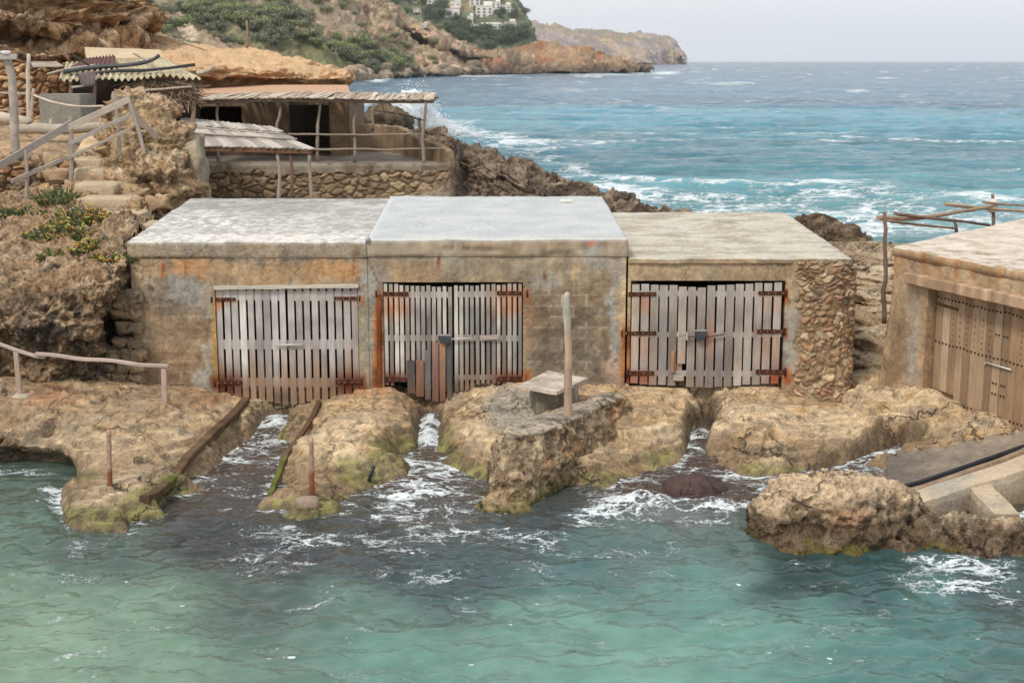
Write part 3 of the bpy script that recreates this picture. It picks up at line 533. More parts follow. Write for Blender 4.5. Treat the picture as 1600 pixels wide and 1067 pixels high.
X, Y = np.meshgrid(xs, ys); Z = h_land(X, Y); P3 = np.stack([X, Y, Z * 0], -1); pxx, pyy = proj(np.stack([X, Y, Z], -1))
rough = ss(-3.5, -1.5, X) * ss(36, 40, Y) + ss(6.2, 6.8, X) + ss(44, 47, Y) * .3
rough = np.clip(rough, 0.18, 1) * (1 - .9 * ss(34.2, 35, Y) * (1 - ss(37, 39, Y)) * (X < -9))
Z = Z + rough * (.13 * fbm(P3, .6, 7, .66) + .17 * rdg(P3, (1.1, 1.9, 1), 6, .66) - .14)
q = (Z + .12 * fbm(P3, .35, 2)) / .34; fr = q - np.floor(q); gap = ss(6.2, 6.8, X) * (Y < 40); Z = Z + (.2 + .75 * gap) * rough * .34 * (ss(.55, .95, fr) - fr)
foot = (X > -7.3) & (X < 6.3) & (Y < 33.4); Z = np.where(foot, np.minimum(Z, .0), Z)
foot4 = (X > 7.0 + (Y - 26) * .2) & (Y < 32.5); Z = np.where(foot4, np.minimum(Z, 1.4), Z)
terr = (X > -13) & (X < -1.9) & (Y > 45.8) & (Y < 57); Z = np.where(terr, np.minimum(Z, 3.1), Z)
Z = Z - 1.0 * ss(-2.0, -1.4, X) * (1 - ss(4.5, 6.2, X)) * ss(35.5, 37, Y)
V = np.stack([X, Y, Z], -1); nm = gnorm(V); up = nm[..., 2]; n1 = fbm(P3, .35, 4); n2 = fbm(P3, 2., 4)
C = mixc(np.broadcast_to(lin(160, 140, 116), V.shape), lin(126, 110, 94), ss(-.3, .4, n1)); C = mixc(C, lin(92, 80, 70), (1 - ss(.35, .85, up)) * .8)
oran = (X < -8.5) * 1.; C = mixc(C, lin(190, 158, 122), oran * ss(-.5, .2, n1)); C = mixc(C, lin(192, 152, 112), oran * ss(42, 50, Y) * ss(-.3, .4, n2 + n1))
gp = ss(6.2, 6.8, X) * ss(.0, .3, Z); C = mixc(C, lin(196, 172, 142), gp * ss(.3, .8, up) * .9); C = mixc(C, lin(104, 84, 66), gp * (1 - ss(.3, .8, up)))
C = mixc(C, lin(70, 62, 56), 1 - ss(.3, 1.1, Z + .3 * n2)); C = C * (1 + .2 * n2[..., None])
tag(raw('ground', V, gridf(*X.shape), M_ROCK, C=np.clip(C, .01, .9).reshape(-1, 3)), kind='structure')

def rock_disp(P, nm, amp, s, pit=.5, strata=0., seed=0.):
    d = amp * (fbm(P, .8 * s, 5, .55, seed) * 1.1 + .35 * rdg(P, 1.9 * s, 4, .55, seed + 5) - .3)
    if pit:
        f1, f2, _ = wor(P + .12 / s * np.stack([fbm(P, 3 * s, 2), fbm(P, 3 * s, 2, .5, 7), fbm(P, 3 * s, 2, .5, 13)], -1), 2.6 * s); d = d - amp * pit * np.exp(-(f1 / .42) ** 2) * 1.1
        f1, f2, _ = wor(P, 6.1 * s); d = d - amp * pit * .35 * np.exp(-(f1 / .4) ** 2)
    if strata:
        w = P[..., 2] + .15 / s * fbm(P, .5 * s, 3, .5, seed + 2); d = d + strata * fbm(np.stack([P[..., 0] * .15, P[..., 1] * .15, w * 2.2], -1), s, 4, .6, seed)
    return d
def rockcol(P, nm, cols, s=1., seed=0.):
    a, b, c, dk = cols; n1 = fbm(P, .7 * s, 4, .5, seed + 3); n2 = fbm(P, 3 * s, 4, .55, seed + 8)
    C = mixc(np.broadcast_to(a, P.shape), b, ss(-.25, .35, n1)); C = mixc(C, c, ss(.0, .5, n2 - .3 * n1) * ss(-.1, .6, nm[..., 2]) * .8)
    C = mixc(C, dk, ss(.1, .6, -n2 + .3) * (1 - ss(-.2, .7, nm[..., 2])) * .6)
    return C * (1 + .16 * n2[..., None])
def rock_mass(name, blobs, vox, amp, s, cols, mat, pit=.5, strata=0., ztop=None, seed=0., post=None, loc=None, parent=None, power=.72, hulls=(), smooth_n=8):
    """one rock: overlapping rounded lumps fused into a single skin, then eroded"""
    mb = MB()
    for c, r in blobs:
        mb.rock(c, r, (1, 1, 1), seed=0, n=14, amp=0.)
    for h in hulls:
        import bmesh
        bm = bmesh.new(); [bm.verts.new(tuple(v)) for v in h]; r_ = bmesh.ops.convex_hull(bm, input=bm.verts); bmesh.ops.delete(bm, geom=[e for e in r_['geom_interior'] if isinstance(e, bmesh.types.BMVert)], context='VERTS') if r_['geom_interior'] else None
        bm.verts.index_update(); bmesh.ops.recalc_face_normals(bm, faces=bm.faces); mb.add([v.co[:] for v in bm.verts], [tuple(v.index for v in f.verts) for f in bm.faces], (1, 1, 1)); bm.free()
    me = bpy.data.meshes.new('t'); me.from_pydata(mb.V, [], mb.F); ob = bpy.data.objects.new('t', me); COL.objects.link(ob)
    md = ob.modifiers.new('r', 'REMESH'); md.mode = 'VOXEL'; md.voxel_size = vox
    sm = ob.modifiers.new('s', 'SMOOTH'); sm.iterations = smooth_n; sm.factor = .5
    dg = bpy.context.evaluated_depsgraph_get(); ev = ob.evaluated_get(dg); m2 = bpy.data.meshes.new_from_object(ev)
    n = len(m2.vertices); V = np.empty(n * 3); m2.vertices.foreach_get('co', V); V = V.reshape(-1, 3)
    nv = np.empty(n * 3); m2.vertices.foreach_get('normal', nv); nv = nv.reshape(-1, 3)
    Fc = [tuple(p.vertices) for p in m2.polygons]
    bpy.data.objects.remove(ob); bpy.data.meshes.remove(me); bpy.data.meshes.remove(m2)
    d = rock_disp(V, nv, amp, s, pit, strata, seed)
    if ztop is not None:
        flat = ss(.6, .95, nv[:, 2]) * ss(ztop - .35, ztop - .1, V[:, 2]); d = d * (1 - .85 * flat)
    V = V + nv * d[:, None]
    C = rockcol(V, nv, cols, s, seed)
    if post: V, C = post(V, nv, C)
    return raw(name, V, Fc, mat, parent, np.clip(C, .01, .9), True, loc)
def patch_rock(name, rows, nu, nv, amp, s, cols, mat, pit=.5, strata=0., seed=0., post=None, noedge=None):
    G = patch(rows, nu, nv); nm = gnorm(G)
    if (nm[..., 1].mean() > 0): nm = -nm
    d = rock_disp(G, nm, amp, s, pit, strata, seed); G2 = G + nm * d[..., None]; n2 = gnorm(G2)
    if n2[..., 1].mean() > 0: n2 = -n2
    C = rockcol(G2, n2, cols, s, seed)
    if post: G2, C = post(G2, n2, C)
    return raw(name, G2, gridf(*G2.shape[:2]), mat, C=np.clip(C, .01, .9).reshape(-1, 3))
def PR(l): return [aY(*q) for q in l]
# cliff left of the boathouses
cl_cols = (lin(122, 102, 82), lin(150, 122, 92), lin(176, 148, 116), lin(66, 56, 48))
def cl_post(V, n, C):
    px, py = proj(V); m = fbm(V, 2.4, 4); m2 = fbm(V, .8, 3, .5, 7)
    t = (1 - ss(440, 470, py + 20 * m2)) * ss(-.2, .6, n[..., 2]); C = mixc(C, lin(176, 142, 110), t * ss(-.4, .3, m2) * .6); C = mixc(C, lin(190, 168, 140), t * ss(.0, .4, m) * .7)
    C = mixc(C, lin(92, 84, 76), ss(450, 500, py) * ss(-.1, .4, m) * .7); C = mixc(C, lin(66, 60, 46), ss(0, .5, m - .2) * ss(440, 480, py) * .6)
    return V, C
rows = [PR([(-330, 606, 24.9), (-100, 606, 24.8), (0, 606, 24.7), (70, 606, 24.7), (120, 604, 24.9), (158, 598, 25.2), (176, 590, 26.3), (205, 588, 26.7)]),
        PR([(-330, 560, 24.8), (-100, 560, 24.7), (0, 560, 24.6), (70, 562, 24.6), (120, 560, 24.7), (152, 560, 25.0), (172, 556, 26.3), (205, 555, 26.7)]),
        PR([(-330, 505, 24.7), (-100, 505, 24.5), (0, 510, 24.3), (70, 510, 24.4), (120, 508, 24.6), (156, 505, 24.9), (172, 500, 26.3), (205, 500, 26.7)]),
        PR([(-330, 455, 24.9), (-100, 455, 24.8), (0, 460, 24.8), (70, 455, 24.8), (120, 455, 24.9), (160, 458, 25.0), (190, 452, 25.6), (208, 450, 26.5)]),
        PR([(-330, 425, 25.8), (-100, 425, 25.8), (0, 425, 25.8), (70, 420, 25.7), (120, 418, 25.6), (160, 415, 25.5), (192, 405, 25.8), (206, 402, 26.5)]),
        PR([(-330, 395, 27.4), (-100, 395, 27.4), (0, 392, 27.2), (70, 390, 27.1), (120, 388, 27.0), (160, 382, 26.7), (190, 374, 26.5), (204, 374, 26.9)]),
        PR([(-330, 345, 29.6), (-100, 345, 29.6), (0, 345, 29.5), (70, 345, 29.3), (120, 350, 28.8), (160, 356, 28.1), (190, 360, 27.6), (213, 360, 27.8)]),
        PR([(-330, 312, 32.2), (-100, 312, 32.2), (0, 312, 32.0), (70, 312, 31.8), (130, 312, 31.0), (165, 325, 30.4), (200, 336, 29.9), (235, 338, 30.2)]),
        PR([(-330, 292, 34.0), (-100, 292, 34.0), (0, 292, 34.0), (70, 290, 34.0), (130, 284, 33.6), (165, 300, 32.6), (200, 310, 32.2), (250, 322, 32.0)])]
tag(patch_rock('cliff', rows, 330, 250, .17, 1.5, cl_cols, M_ROCK, .8, .04, 3., cl_post), kind='structure')
# high cliff above the huts, layered orange stone
hc_cols = (lin(172, 138, 104), lin(186, 146, 104), lin(206, 180, 150), lin(92, 70, 54))
rows = [PR([(-400, 112, 47.5), (-150, 112, 47.5), (0, 104, 47.8), (60, 100, 48.5), (120, 92, 50), (180, 80, 54), (225, 70, 58), (250, 66, 64)]),
        PR([(-400, 88, 46.5), (-150, 88, 46.5), (0, 84, 46.6), (60, 86, 47.2), (120, 80, 49.5), (180, 70, 54), (225, 60, 58), (250, 56, 64)]),
        PR([(-400, 58, 49), (-150, 58, 49), (0, 55, 49.2), (60, 60, 49.4), (120, 55, 52), (180, 52, 56), (226, 48, 60), (246, 44, 65)]),
        PR([(-400, 40, 46.5), (-150, 40, 46.5), (0, 36, 46.8), (60, 42, 47.4), (120, 38, 50.5), (180, 36, 54.5), (232, 38, 58.5), (248, 36, 65)]),
        PR([(-400, 8, 47.2), (-150, 8, 47.2), (0, 8, 47.4), (60, 10, 48), (120, 10, 51), (180, 12, 55), (228, 14, 59), (240, 16, 65)]),
        PR([(-400, -50, 47.8), (-150, -50, 47.8), (0, -50, 48), (60, -46, 49), (120, -40, 52), (180, -30, 56), (216, -20, 60), (230, -16, 66)]),
        PR([(-400, -90, 55), (-150, -90, 55), (0, -90, 56), (60, -80, 57), (120, -70, 59), (170, -55, 62), (200, -40, 65), (215, -30, 70)])]
tag(patch_rock('cliff', rows, 300, 200, .3, .8, hc_cols, M_ROCK, .3, .8, 9.), kind='structure')
# flat orange headland
def oh_post(V, n, C):
    m = fbm(V, .5, 4); t = ss(.3, .8, n[..., 2]); C = mixc(C, lin(208, 174, 136), t * .7); C = mixc(C, lin(168, 118, 78), (1 - t) * ss(-.5, .2, m) * .7); return V, C
rows = [PR([(160, 160, 51.5), (250, 160, 52), (330, 160, 54), (410, 158, 56), (480, 156, 58), (528, 152, 60.5), (545, 146, 66)]),
        PR([(160, 124, 52), (250, 130, 52), (330, 136, 54), (410, 137, 56), (480, 138, 58), (526, 136, 60.5), (543, 132, 66)]),
        PR([(160, 105, 51.4), (250, 114, 51.4), (330, 120, 53), (410, 122, 55), (480, 124, 57.2), (538, 124, 60), (548, 124, 66)]),
        PR([(160, 92, 52.5), (250, 98, 52.5), (330, 101, 54), (410, 104, 56), (480, 108, 58.2), (534, 114, 61), (546, 117, 66)]),
        PR([(160, 80, 55), (250, 76, 58), (330, 84, 60), (410, 92, 61), (480, 100, 62), (528, 110, 64), (545, 115, 68)]),
        PR([(160, 58, 62), (250, 60, 64), (330, 72, 66), (410, 83, 67), (470, 94, 67), (524, 107, 68), (540, 116, 70)]),
        PR([(160, 110, 72), (250, 110, 73), (330, 115, 74), (410, 120, 75), (470, 128, 75), (524, 138, 76), (540, 146, 76)])]
tag(patch_rock('headland', rows, 300, 190, .11, .9, (lin(182, 146, 108), lin(168, 132, 98), lin(208, 176, 138), lin(104, 76, 56)), M_SOIL, .5, .3, 15., oh_post), kind='structure')
# crumbling rock pillar beside the steps
rp_cols = (lin(188, 160, 124), lin(168, 132, 98), lin(208, 186, 154), lin(112, 84, 62))
B = [(aY(200, 175, 35), (.55, .6, .5)), (aY(235, 180, 35.2), (.6, .7, .45)), (aY(225, 225, 34.8), (1.0, .9, .8)), (aY(262, 232, 34.6), (.6, .7, .7)), (aY(205, 280, 34), (.7, .9, .7)), (aY(248, 290, 33.6), (.9, 1., .8)), (aY(205, 250, 34.4), (.7, .7, .7)), (aY(185, 300, 33.2), (.45, .6, .5)), (aY(215, 330, 33), (.6, .9, .5)), (aY(268, 345, 33.4), (.7, .9, .6)), (aY(245, 355, 32.9), (.9, .8, .5)), (aY(190, 215, 35), (.5, .6, .4))]
o = rock_mass('rock_pillar', B, .05, .17, 2.0, rp_cols, M_ROCK, .7, .22, None, 21.)
tag(o, 'crumbling pale orange rock outcrop beside the head of the stone steps', 'rock')
# cement-topped block in front of the doors
bt = (lin(146, 126, 100), lin(160, 136, 106), lin(194, 170, 140), lin(88, 76, 62))
def bt_post(V, n, C):
    m = fbm(V, 3, 4); m2 = fbm(V, 1.1, 3, .5, 5)
    zt = np.interp(V[:, 1], [20.3, 21.5, 24.8], [1.0, 1.0, .84]); over = V[:, 2] > zt; V = V.copy(); V[over, 2] = zt[over] + (V[over, 2] - zt[over]) * .25
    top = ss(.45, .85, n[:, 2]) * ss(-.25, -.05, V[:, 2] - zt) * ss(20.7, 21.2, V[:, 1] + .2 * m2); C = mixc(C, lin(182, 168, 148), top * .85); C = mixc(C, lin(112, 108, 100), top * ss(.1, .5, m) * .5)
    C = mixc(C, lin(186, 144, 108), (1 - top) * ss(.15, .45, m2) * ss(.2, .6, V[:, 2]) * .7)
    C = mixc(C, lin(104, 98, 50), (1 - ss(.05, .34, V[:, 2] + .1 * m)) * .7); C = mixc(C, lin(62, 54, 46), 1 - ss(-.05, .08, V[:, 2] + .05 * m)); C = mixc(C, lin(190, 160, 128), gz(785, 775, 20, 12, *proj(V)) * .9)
    return V, C
def zh(x, y, z): q = aZ(x, y, max(z, 0)); return (q[0], q[1], z)
HU = [[zh(792, 664, 1.0), zh(774, 682, .95), zh(800, 682, .98), zh(850, 650, 1.02), zh(856, 672, .98), zh(756, 802, -.35), zh(828, 798, -.35), zh(878, 772, -.35), zh(762, 735, -.3), zh(880, 720, .3), zh(840, 660, -.1), zh(765, 770, .25)],
      [zh(800, 660, 1.0), zh(850, 650, 1.02), zh(925, 628, .94), zh(962, 609, .86), zh(976, 618, .8), zh(905, 652, .94), zh(856, 672, .98), zh(800, 682, .98), zh(870, 775, -.35), zh(935, 742, -.3), zh(990, 690, .05), zh(992, 650, .4), zh(930, 640, .1), zh(800, 730, -.2)]]
B = [((-.12, 20.3, -.28), (.5, .4, .45))]
o = rock_mass('weathered_block', B, .036, .085, 2.0, bt, M_ROCK, .8, .03, 1.0, 33., bt_post, hulls=HU, smooth_n=4); tag(o, 'large pitted rock block with smooth cement top, under the wooden post', 'rock')
# rock in the water
sr = (lin(120, 104, 84), lin(138, 116, 90), lin(196, 172, 142), lin(60, 50, 42))
def _u(): pass
def sr_post(V, n, C):
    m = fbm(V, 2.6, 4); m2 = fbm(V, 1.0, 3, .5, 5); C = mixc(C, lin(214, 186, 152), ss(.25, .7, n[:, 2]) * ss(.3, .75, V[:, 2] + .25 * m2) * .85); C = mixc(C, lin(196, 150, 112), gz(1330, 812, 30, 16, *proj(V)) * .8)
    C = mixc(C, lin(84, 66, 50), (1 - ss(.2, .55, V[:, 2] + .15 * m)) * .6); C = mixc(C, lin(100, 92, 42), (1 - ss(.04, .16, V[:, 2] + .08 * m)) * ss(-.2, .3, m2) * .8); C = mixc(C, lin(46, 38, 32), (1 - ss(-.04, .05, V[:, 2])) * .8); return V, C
B = [((3.8, 19.0, .05), (.55, .55, .62)), ((4.15, 19.15, .1), (.7, .7, .78)), ((4.65, 19.05, .1), (.75, .75, .88)), ((5.1, 19.25, .05), (.6, .65, .76)), ((5.45, 19.3, -.1), (.5, .55, .6)), ((4.3, 18.6, -.25), (.8, .45, .5)), ((5.1, 18.7, -.3), (.7, .45, .5))]
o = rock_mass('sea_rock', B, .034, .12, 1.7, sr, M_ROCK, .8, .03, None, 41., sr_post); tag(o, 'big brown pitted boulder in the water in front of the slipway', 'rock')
B = [((5.85, 18.85, -.1), (.42, .42, .48)), ((6.25, 18.7, -.05), (.42, .42, .52)), ((6.75, 18.7, -.05), (.5, .45, .5)), ((7.4, 18.7, -.05), (.6, .45, .5)), ((8.2, 18.8, -.05), (.7, .5, .5)), ((9.2, 18.9, -.05), (.8, .5, .5)), ((7.2, 18.4, -.28), (1.1, .4, .38))]
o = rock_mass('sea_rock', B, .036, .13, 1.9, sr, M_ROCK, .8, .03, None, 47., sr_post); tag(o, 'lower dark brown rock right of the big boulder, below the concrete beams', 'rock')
B = [(aZ(1085, 775, -.12), (.55, .35, .3))]
o = rock_mass('sea_rock', B, .05, .05, 2., (lin(84, 64, 58),) * 3 + (lin(60, 46, 42),), M_SHORE, .3, 0, None, 51.); tag(o, 'purplish brown rock awash in foam below the third pair of doors', 'rock')
# dark rocks on the shore between the buildings and one behind the terrace
for k, (x, y, Y, r, lab) in enumerate([(1272, 352, 42, .6, 'dark rock on the shore beyond the third roof, farthest back of three'), (1292, 365, 41, .65, 'dark rock on the shore beyond the third roof, middle of three'), (1310, 380, 39.5, .8, 'dark rock on the shore by the surf, nearest of three')]):
    c = aY(x, y, Y); o = rock_mass('shore_rock', [(c, (r, r * .8, r * .6)), ((c[0] + .2, c[1], c[2] - .5), (r * 1.2, r, .8)), ((c[0] + .1, c[1] + .5, c[2] - 1.2), (r * 1.3, r, 1.))], .11, .22, 1.2, (lin(104, 86, 68), lin(90, 76, 62), lin(140, 118, 92), lin(60, 50, 42)), M_ROCK, .6, 0, None, 60. + k)
    tag(o, lab, 'rock', 'dark rocks along the shore')
c = aY(600, 194, 60); o = rock_mass('shore_rock', [(c, (1.1, .9, .6)), ((c[0] + .3, c[1], c[2] - 1.2), (1.2, 1., 1.))], .14, .3, 1., (lin(112, 98, 78), lin(96, 86, 70), lin(140, 124, 96), lin(66, 58, 48)), M_ROCK, .6, 0, None, 71.)
tag(o, 'dark rock knob behind the terrace beside the breaking wave', 'rock', 'dark rocks along the shore')

# stacked pale ledges in the gap before the fourth boathouse
m_ = MB()
for k, (x, y, Y_, rx, ry, rz) in enumerate([(1352, 396, 35, 1.3, 1.0, .12), (1372, 408, 33.6, 1.2, .9, .15), (1345, 420, 32.8, 1.2, .9, .14), (1370, 436, 31.8, 1., .8, .16), (1346, 452, 31, 1., .8, .15), (1378, 462, 30.4, .8, .7, .16), (1352, 482, 29.8, .9, .6, .16), (1372, 497, 29.2, .8, .6, .18), (1345, 512, 28.8, .8, .6, .17), (1368, 530, 28.3, .8, .6, .19), (1345, 548, 27.9, .7, .5, .18), (1372, 560, 27.5, .7, .5, .17), (1350, 578, 27.2, .7, .5, .15), (1356, 596, 26.8, .6, .4, .12)]):
    c = np.array(aY(x, y, Y_)); b = len(m_.V); m_.rock((0, 0, 0), (rx, ry, rz), lin(*((192, 168, 138), (176, 150, 120), (202, 180, 150))[k % 3]), 80 + k, 16, .28, 1.4)
    tl = .18 * (1 if k % 2 else -.5); q = np.array(m_.V[b:]); q[:, 2] += q[:, 0] * -tl; q += c - (0, 0, rz * .6); m_.V[b:] = [tuple(v) for v in q]
tag(m_.build('rock_ledges', M_ROCK, None), kind='structure')

# jagged dark ridge running down to the sea behind the boathouses
rc = (lin(118, 102, 86), lin(98, 84, 72), lin(158, 138, 114), lin(58, 50, 44))
def rd_post(V, n, C):
    m = fbm(V, .7, 4); C = mixc(C, lin(160, 140, 118), ss(.4, .8, n[..., 2]) * ss(-.2, .4, m) * .6); C = mixc(C, lin(70, 60, 52), ss(.0, .4, -m) * .5); return V, C
xs_ = (575, 640, 700, 760, 820, 880, 940, 1000, 1060, 1130, 1220); cr_ = (212, 211, 216, 236, 254, 276, 295, 312, 328, 349, 372); Yc = (57.5, 55, 52, 49.3, 46.6, 44, 41.6, 39.8, 38.2, 37.4, 36.8)
rows = [[(aY(x, y, Y_)[0] - .3, Y_ - 4.2 * k, 1.7) for x, y, Y_, k in zip(xs_, cr_, Yc, (1,) * 6 + (.85, .7, .5, .4, .3))],
        [aY(x, y + 52 * k, Y_ - 3.2 * k) for x, y, Y_, k in zip(xs_, cr_, Yc, (1,) * 6 + (.8, .6, .45, .4, .3))],
        [aY(x, y + 26 * k, Y_ - 2.4 * k) for x, y, Y_, k in zip(xs_, cr_, Yc, (1,) * 6 + (.8, .6, .45, .4, .3))],
        [aY(x, y + 8, Y_ - 1.0) for x, y, Y_ in zip(xs_, cr_, Yc)], [aY(x, y + 1, Y_) for x, y, Y_ in zip(xs_, cr_, Yc)],
        [(aY(x, y, Y_)[0] + .2, Y_ + 1.6, aY(x, y, Y_)[2] - .9) for x, y, Y_ in zip(xs_, cr_, Yc)], [(aY(x, y, Y_)[0] + .4, Y_ + 3.6, -1.2) for x, y, Y_ in zip(xs_, cr_, Yc)]]
tag(patch_rock('rocky_ridge', rows, 420, 150, .22, 1.1, rc, M_ROCK, .7, .22, 77., rd_post), kind='structure')
# ------------------------------------------------------------------ boathouses
def blob_mix(C, px, py, l):
    for cx, cy, rx, ry, c, a in l:
        x = np.abs((px - cx) / rx) ** 4 + np.abs((py - cy) / ry) ** 4; C = mixc(C, lin(*c), np.exp(-x) * a)
    return C
def facade_col(P, kind=0):
    px, py = proj(P); Q = np.stack([P[..., 0] + .3 * P[..., 1], P[..., 1], P[..., 2]], -1)
    n1 = fbm(Q, .9, 5); n2 = fbm(Q, 4., 5, .6); n3 = fbm(Q, 1.7, 4, .5, 40); st = fbm(Q, (5, 5, .5), 4, .5, 9)
    n5 = fbm(Q, 13, 3, .6, 70); wx_, wy_ = px + 16 * n2 + 20 * n1 + 5 * n5, py + 11 * n2 + 10 * n1 + 4 * n5
    C = mixc(np.broadcast_to(lin(152, 126, 96), P.shape), lin(134, 120, 100), ss(-.3, .4, n1)); C = mixc(C, lin(172, 150, 122), ss(.1, .6, n3) * .6); C = mixc(C, lin(104, 94, 80), ss(.15, .6, -n3 + .3 * n2) * .5)
    G, O, D, Pp, T = (146, 142, 132), (176, 118, 66), (98, 84, 68), (178, 164, 140), (188, 160, 118)
    C = blob_mix(C, wx_, wy_, [(575, 390, 420, 15, (150, 136, 116), .75), (380, 423, 190, 16, (172, 138, 100), .75), (300, 422, 30, 16, O, .5), (520, 422, 40, 16, (182, 134, 84), .6), (300, 462, 28, 24, G, .9), (330, 520, 9, 80, (160, 148, 126), .7), (322, 595, 16, 18, (166, 160, 146), .9), (578, 500, 16, 90, (146, 140, 122), .85),
        (275, 540, 40, 70, (126, 98, 72), .6), (580, 440, 26, 26, G, .7), (650, 425, 60, 10, (164, 134, 100), .5), (740, 388, 90, 8, (172, 140, 106), .5), (706, 402, 18, 22, Pp, .6), (740, 420, 60, 16, (134, 124, 104), .5), (850, 420, 60, 26, (136, 124, 102), .6),
        (890, 515, 60, 75, D, .65), (850, 500, 30, 50, (112, 90, 70), .5), (900, 560, 60, 30, (104, 94, 80), .6), (850, 440, 26, 14, G, .6), (925, 402, 22, 18, (168, 160, 146), .7), (905, 430, 40, 12, (170, 150, 120), .5), (962, 500, 11, 110, (148, 144, 136), .9), (985, 470, 16, 80, T, .8), (970, 585, 24, 22, (164, 136, 110), .7), (965, 570, 20, 20, (176, 150, 126), .4),
        (1100, 422, 130, 14, (170, 148, 116), .6), (1180, 430, 60, 9, (140, 118, 92), .6), (1245, 530, 20, 60, (150, 144, 130), .8), (1240, 470, 14, 40, (172, 150, 118), .6)])
    # damp concrete blocks showing through the render
    bx = P[..., 0] / .46; bz = P[..., 2] / .21; row = np.floor(bz); bx = bx + .5 * (row % 2); fx = np.abs(bx - np.floor(bx) - .5) * 2; fz = np.abs(bz - row - .5) * 2
    msk = np.clip(gz(280, 545, 46, 68, px, py) * 1.2 + gz(885, 515, 75, 80, px, py) * 1.2, 0, 1) ** .5; mort = np.maximum(ss(.88, .98, fx), ss(.8, .95, fz)) * (ss(-.3, .3, n2 + .2))
    C = mixc(C, lin(176, 158, 130), mort * msk * .5); h = hash_ = (np.sin(np.floor(bx) * 12.9 + row * 78.2) * 43758.5) % 1.0
    C = C * (1 + (h - .5) * .35 * msk)[..., None]
    # streaks under the slab and rust
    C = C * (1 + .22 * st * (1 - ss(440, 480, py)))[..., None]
    rust, rd = (158, 82, 32), (108, 50, 24)
    C = blob_mix(C, px + 2.5 * n2, py, [(591, 540, 7, 70, (172, 96, 34), 1.), (594, 500, 5, 60, rd, .9), (590, 590, 10, 20, rd, .8), (336, 530, 5, 75, (176, 132, 70), .8), (340, 598, 12, 14, rd, .9), (565, 600, 7, 14, rd, .9), (566, 470, 5, 10, rust, .6), (823, 463, 6, 12, (140, 84, 54), .8), (826, 490, 7, 20, (146, 106, 78), .5), (822, 590, 8, 12, rust, .8), (978, 550, 10, 48, (168, 106, 52), .9), (980, 530, 8, 18, rd, .8), (984, 592, 12, 16, rd, .9), (1228, 462, 5, 12, rust, .9), (1230, 588, 8, 14, rust, .9), (1228, 520, 4, 12, rust, .7),
        (254, 422, 2.2, 14, (150, 78, 34), .9), (290, 420, 1.6, 12, (140, 80, 40), .8), (236, 430, 1.4, 8, (70, 52, 42), .8), (552, 412, 1.6, 20, (150, 86, 40), .7), (686, 408, 2.6, 9, (104, 56, 34), .9), (687, 422, 2, 12, (176, 126, 70), .6), (850, 432, 2.4, 7, (110, 62, 40), .9), (925, 379.5, 4.4, 4.4, (206, 92, 50), 1.), (897, 424, 4, 16, (190, 160, 110), .6), (235, 450, 5, 5, (80, 56, 50), .8)])
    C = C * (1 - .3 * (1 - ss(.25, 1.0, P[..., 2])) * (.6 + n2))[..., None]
    # cracks
    for pl in ([(296, 402), (308, 398), (322, 384)], [(545, 393), (560, 396), (575, 405), (590, 440)], [(690, 385), (760, 388), (900, 396)], [(570, 404), (440, 405), (320, 404), (210, 404)]):
        d = segdist(px + 2 * n2, py + 2 * n2, pl); C = mixc(C, lin(74, 62, 50), np.exp(-(d / 1.1) ** 2) * .75)
    return np.clip(C * np.array((.97, 1., 1.06)) * (1.2 + .3 * n2[..., None] + .12 * n5[..., None]), .01, .9)
def wall_face(parent, O, u, Lh, z0, z1, holes, colf, mat=M_WALL, res=.034, amp=.014, depth=.28, name='wall', batter=None, hole_amp=0.):
    """rendered wall: one skin with door openings whose jambs run back into the wall"""
    O = np.array(O, float); u = np.array(u, float); nin = np.array((-u[1], u[0], 0)); nin = nin if nin[1] > 0 or abs(nin[1]) < 1e-6 and nin[0] > 0 else nin
    def ax(a, b, cuts):
        pts = sorted({a, b, *[c for c in cuts if a < c < b]}); o = []
        for p, q in zip(pts[:-1], pts[1:]): o += list(np.linspace(p, q, max(2, int((q - p) / res) + 1)))[:-1]
        return np.array(o + [b])
    S = ax(0, Lh, [h[0] for h in holes] + [h[1] for h in holes]); Zs = ax(z0, z1, [h[2] for h in holes] + [h[3] for h in holes])
    s, z = np.meshgrid(S, Zs); P = O + s[..., None] * u + z[..., None] * np.array((0, 0, 1)); P[..., 2] = z
    n = fbm(P, 1.1, 4) * amp + fbm(P, 5, 4, .6) * amp * .35
    if batter is not None: n = n + batter(s, z)
    P = P - nin * n[..., None]
    Fq = gridf(*s.shape); cs = (s[:-1, :-1] + s[1:, 1:]).ravel() / 2; cz = (z[:-1, :-1] + z[1:, 1:]).ravel() / 2; keep = np.ones(len(Fq), bool)
    for a, b, c, d in holes: keep &= ~((cs > a) & (cs < b) & (cz > c) & (cz < d))
    Fq = [tuple(f) for f in Fq[keep]]; V = list(P.reshape(-1, 3)); Cc = list(colf(P).reshape(-1, 3)); W_ = len(S)
    for a, b, c, d in holes:
        ia, ib = np.argmin(abs(S - a)), np.argmin(abs(S - b)); ic, idd = np.argmin(abs(Zs - c)), np.argmin(abs(Zs - d))
        path = [(k, ia) for k in range(ic, idd + 1)] + [(idd, k) for k in range(ia + 1, ib + 1)] + [(k, ib) for k in range(idd - 1, ic - 1, -1)]
        prev = None
        for (r, q) in path:
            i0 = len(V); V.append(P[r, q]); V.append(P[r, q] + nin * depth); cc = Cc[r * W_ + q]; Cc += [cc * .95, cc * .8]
            if prev is not None: Fq.append((prev, i0, i0 + 1, prev + 1))
            prev = i0
    return raw(name, V, Fq, mat, parent, np.array(Cc), True)
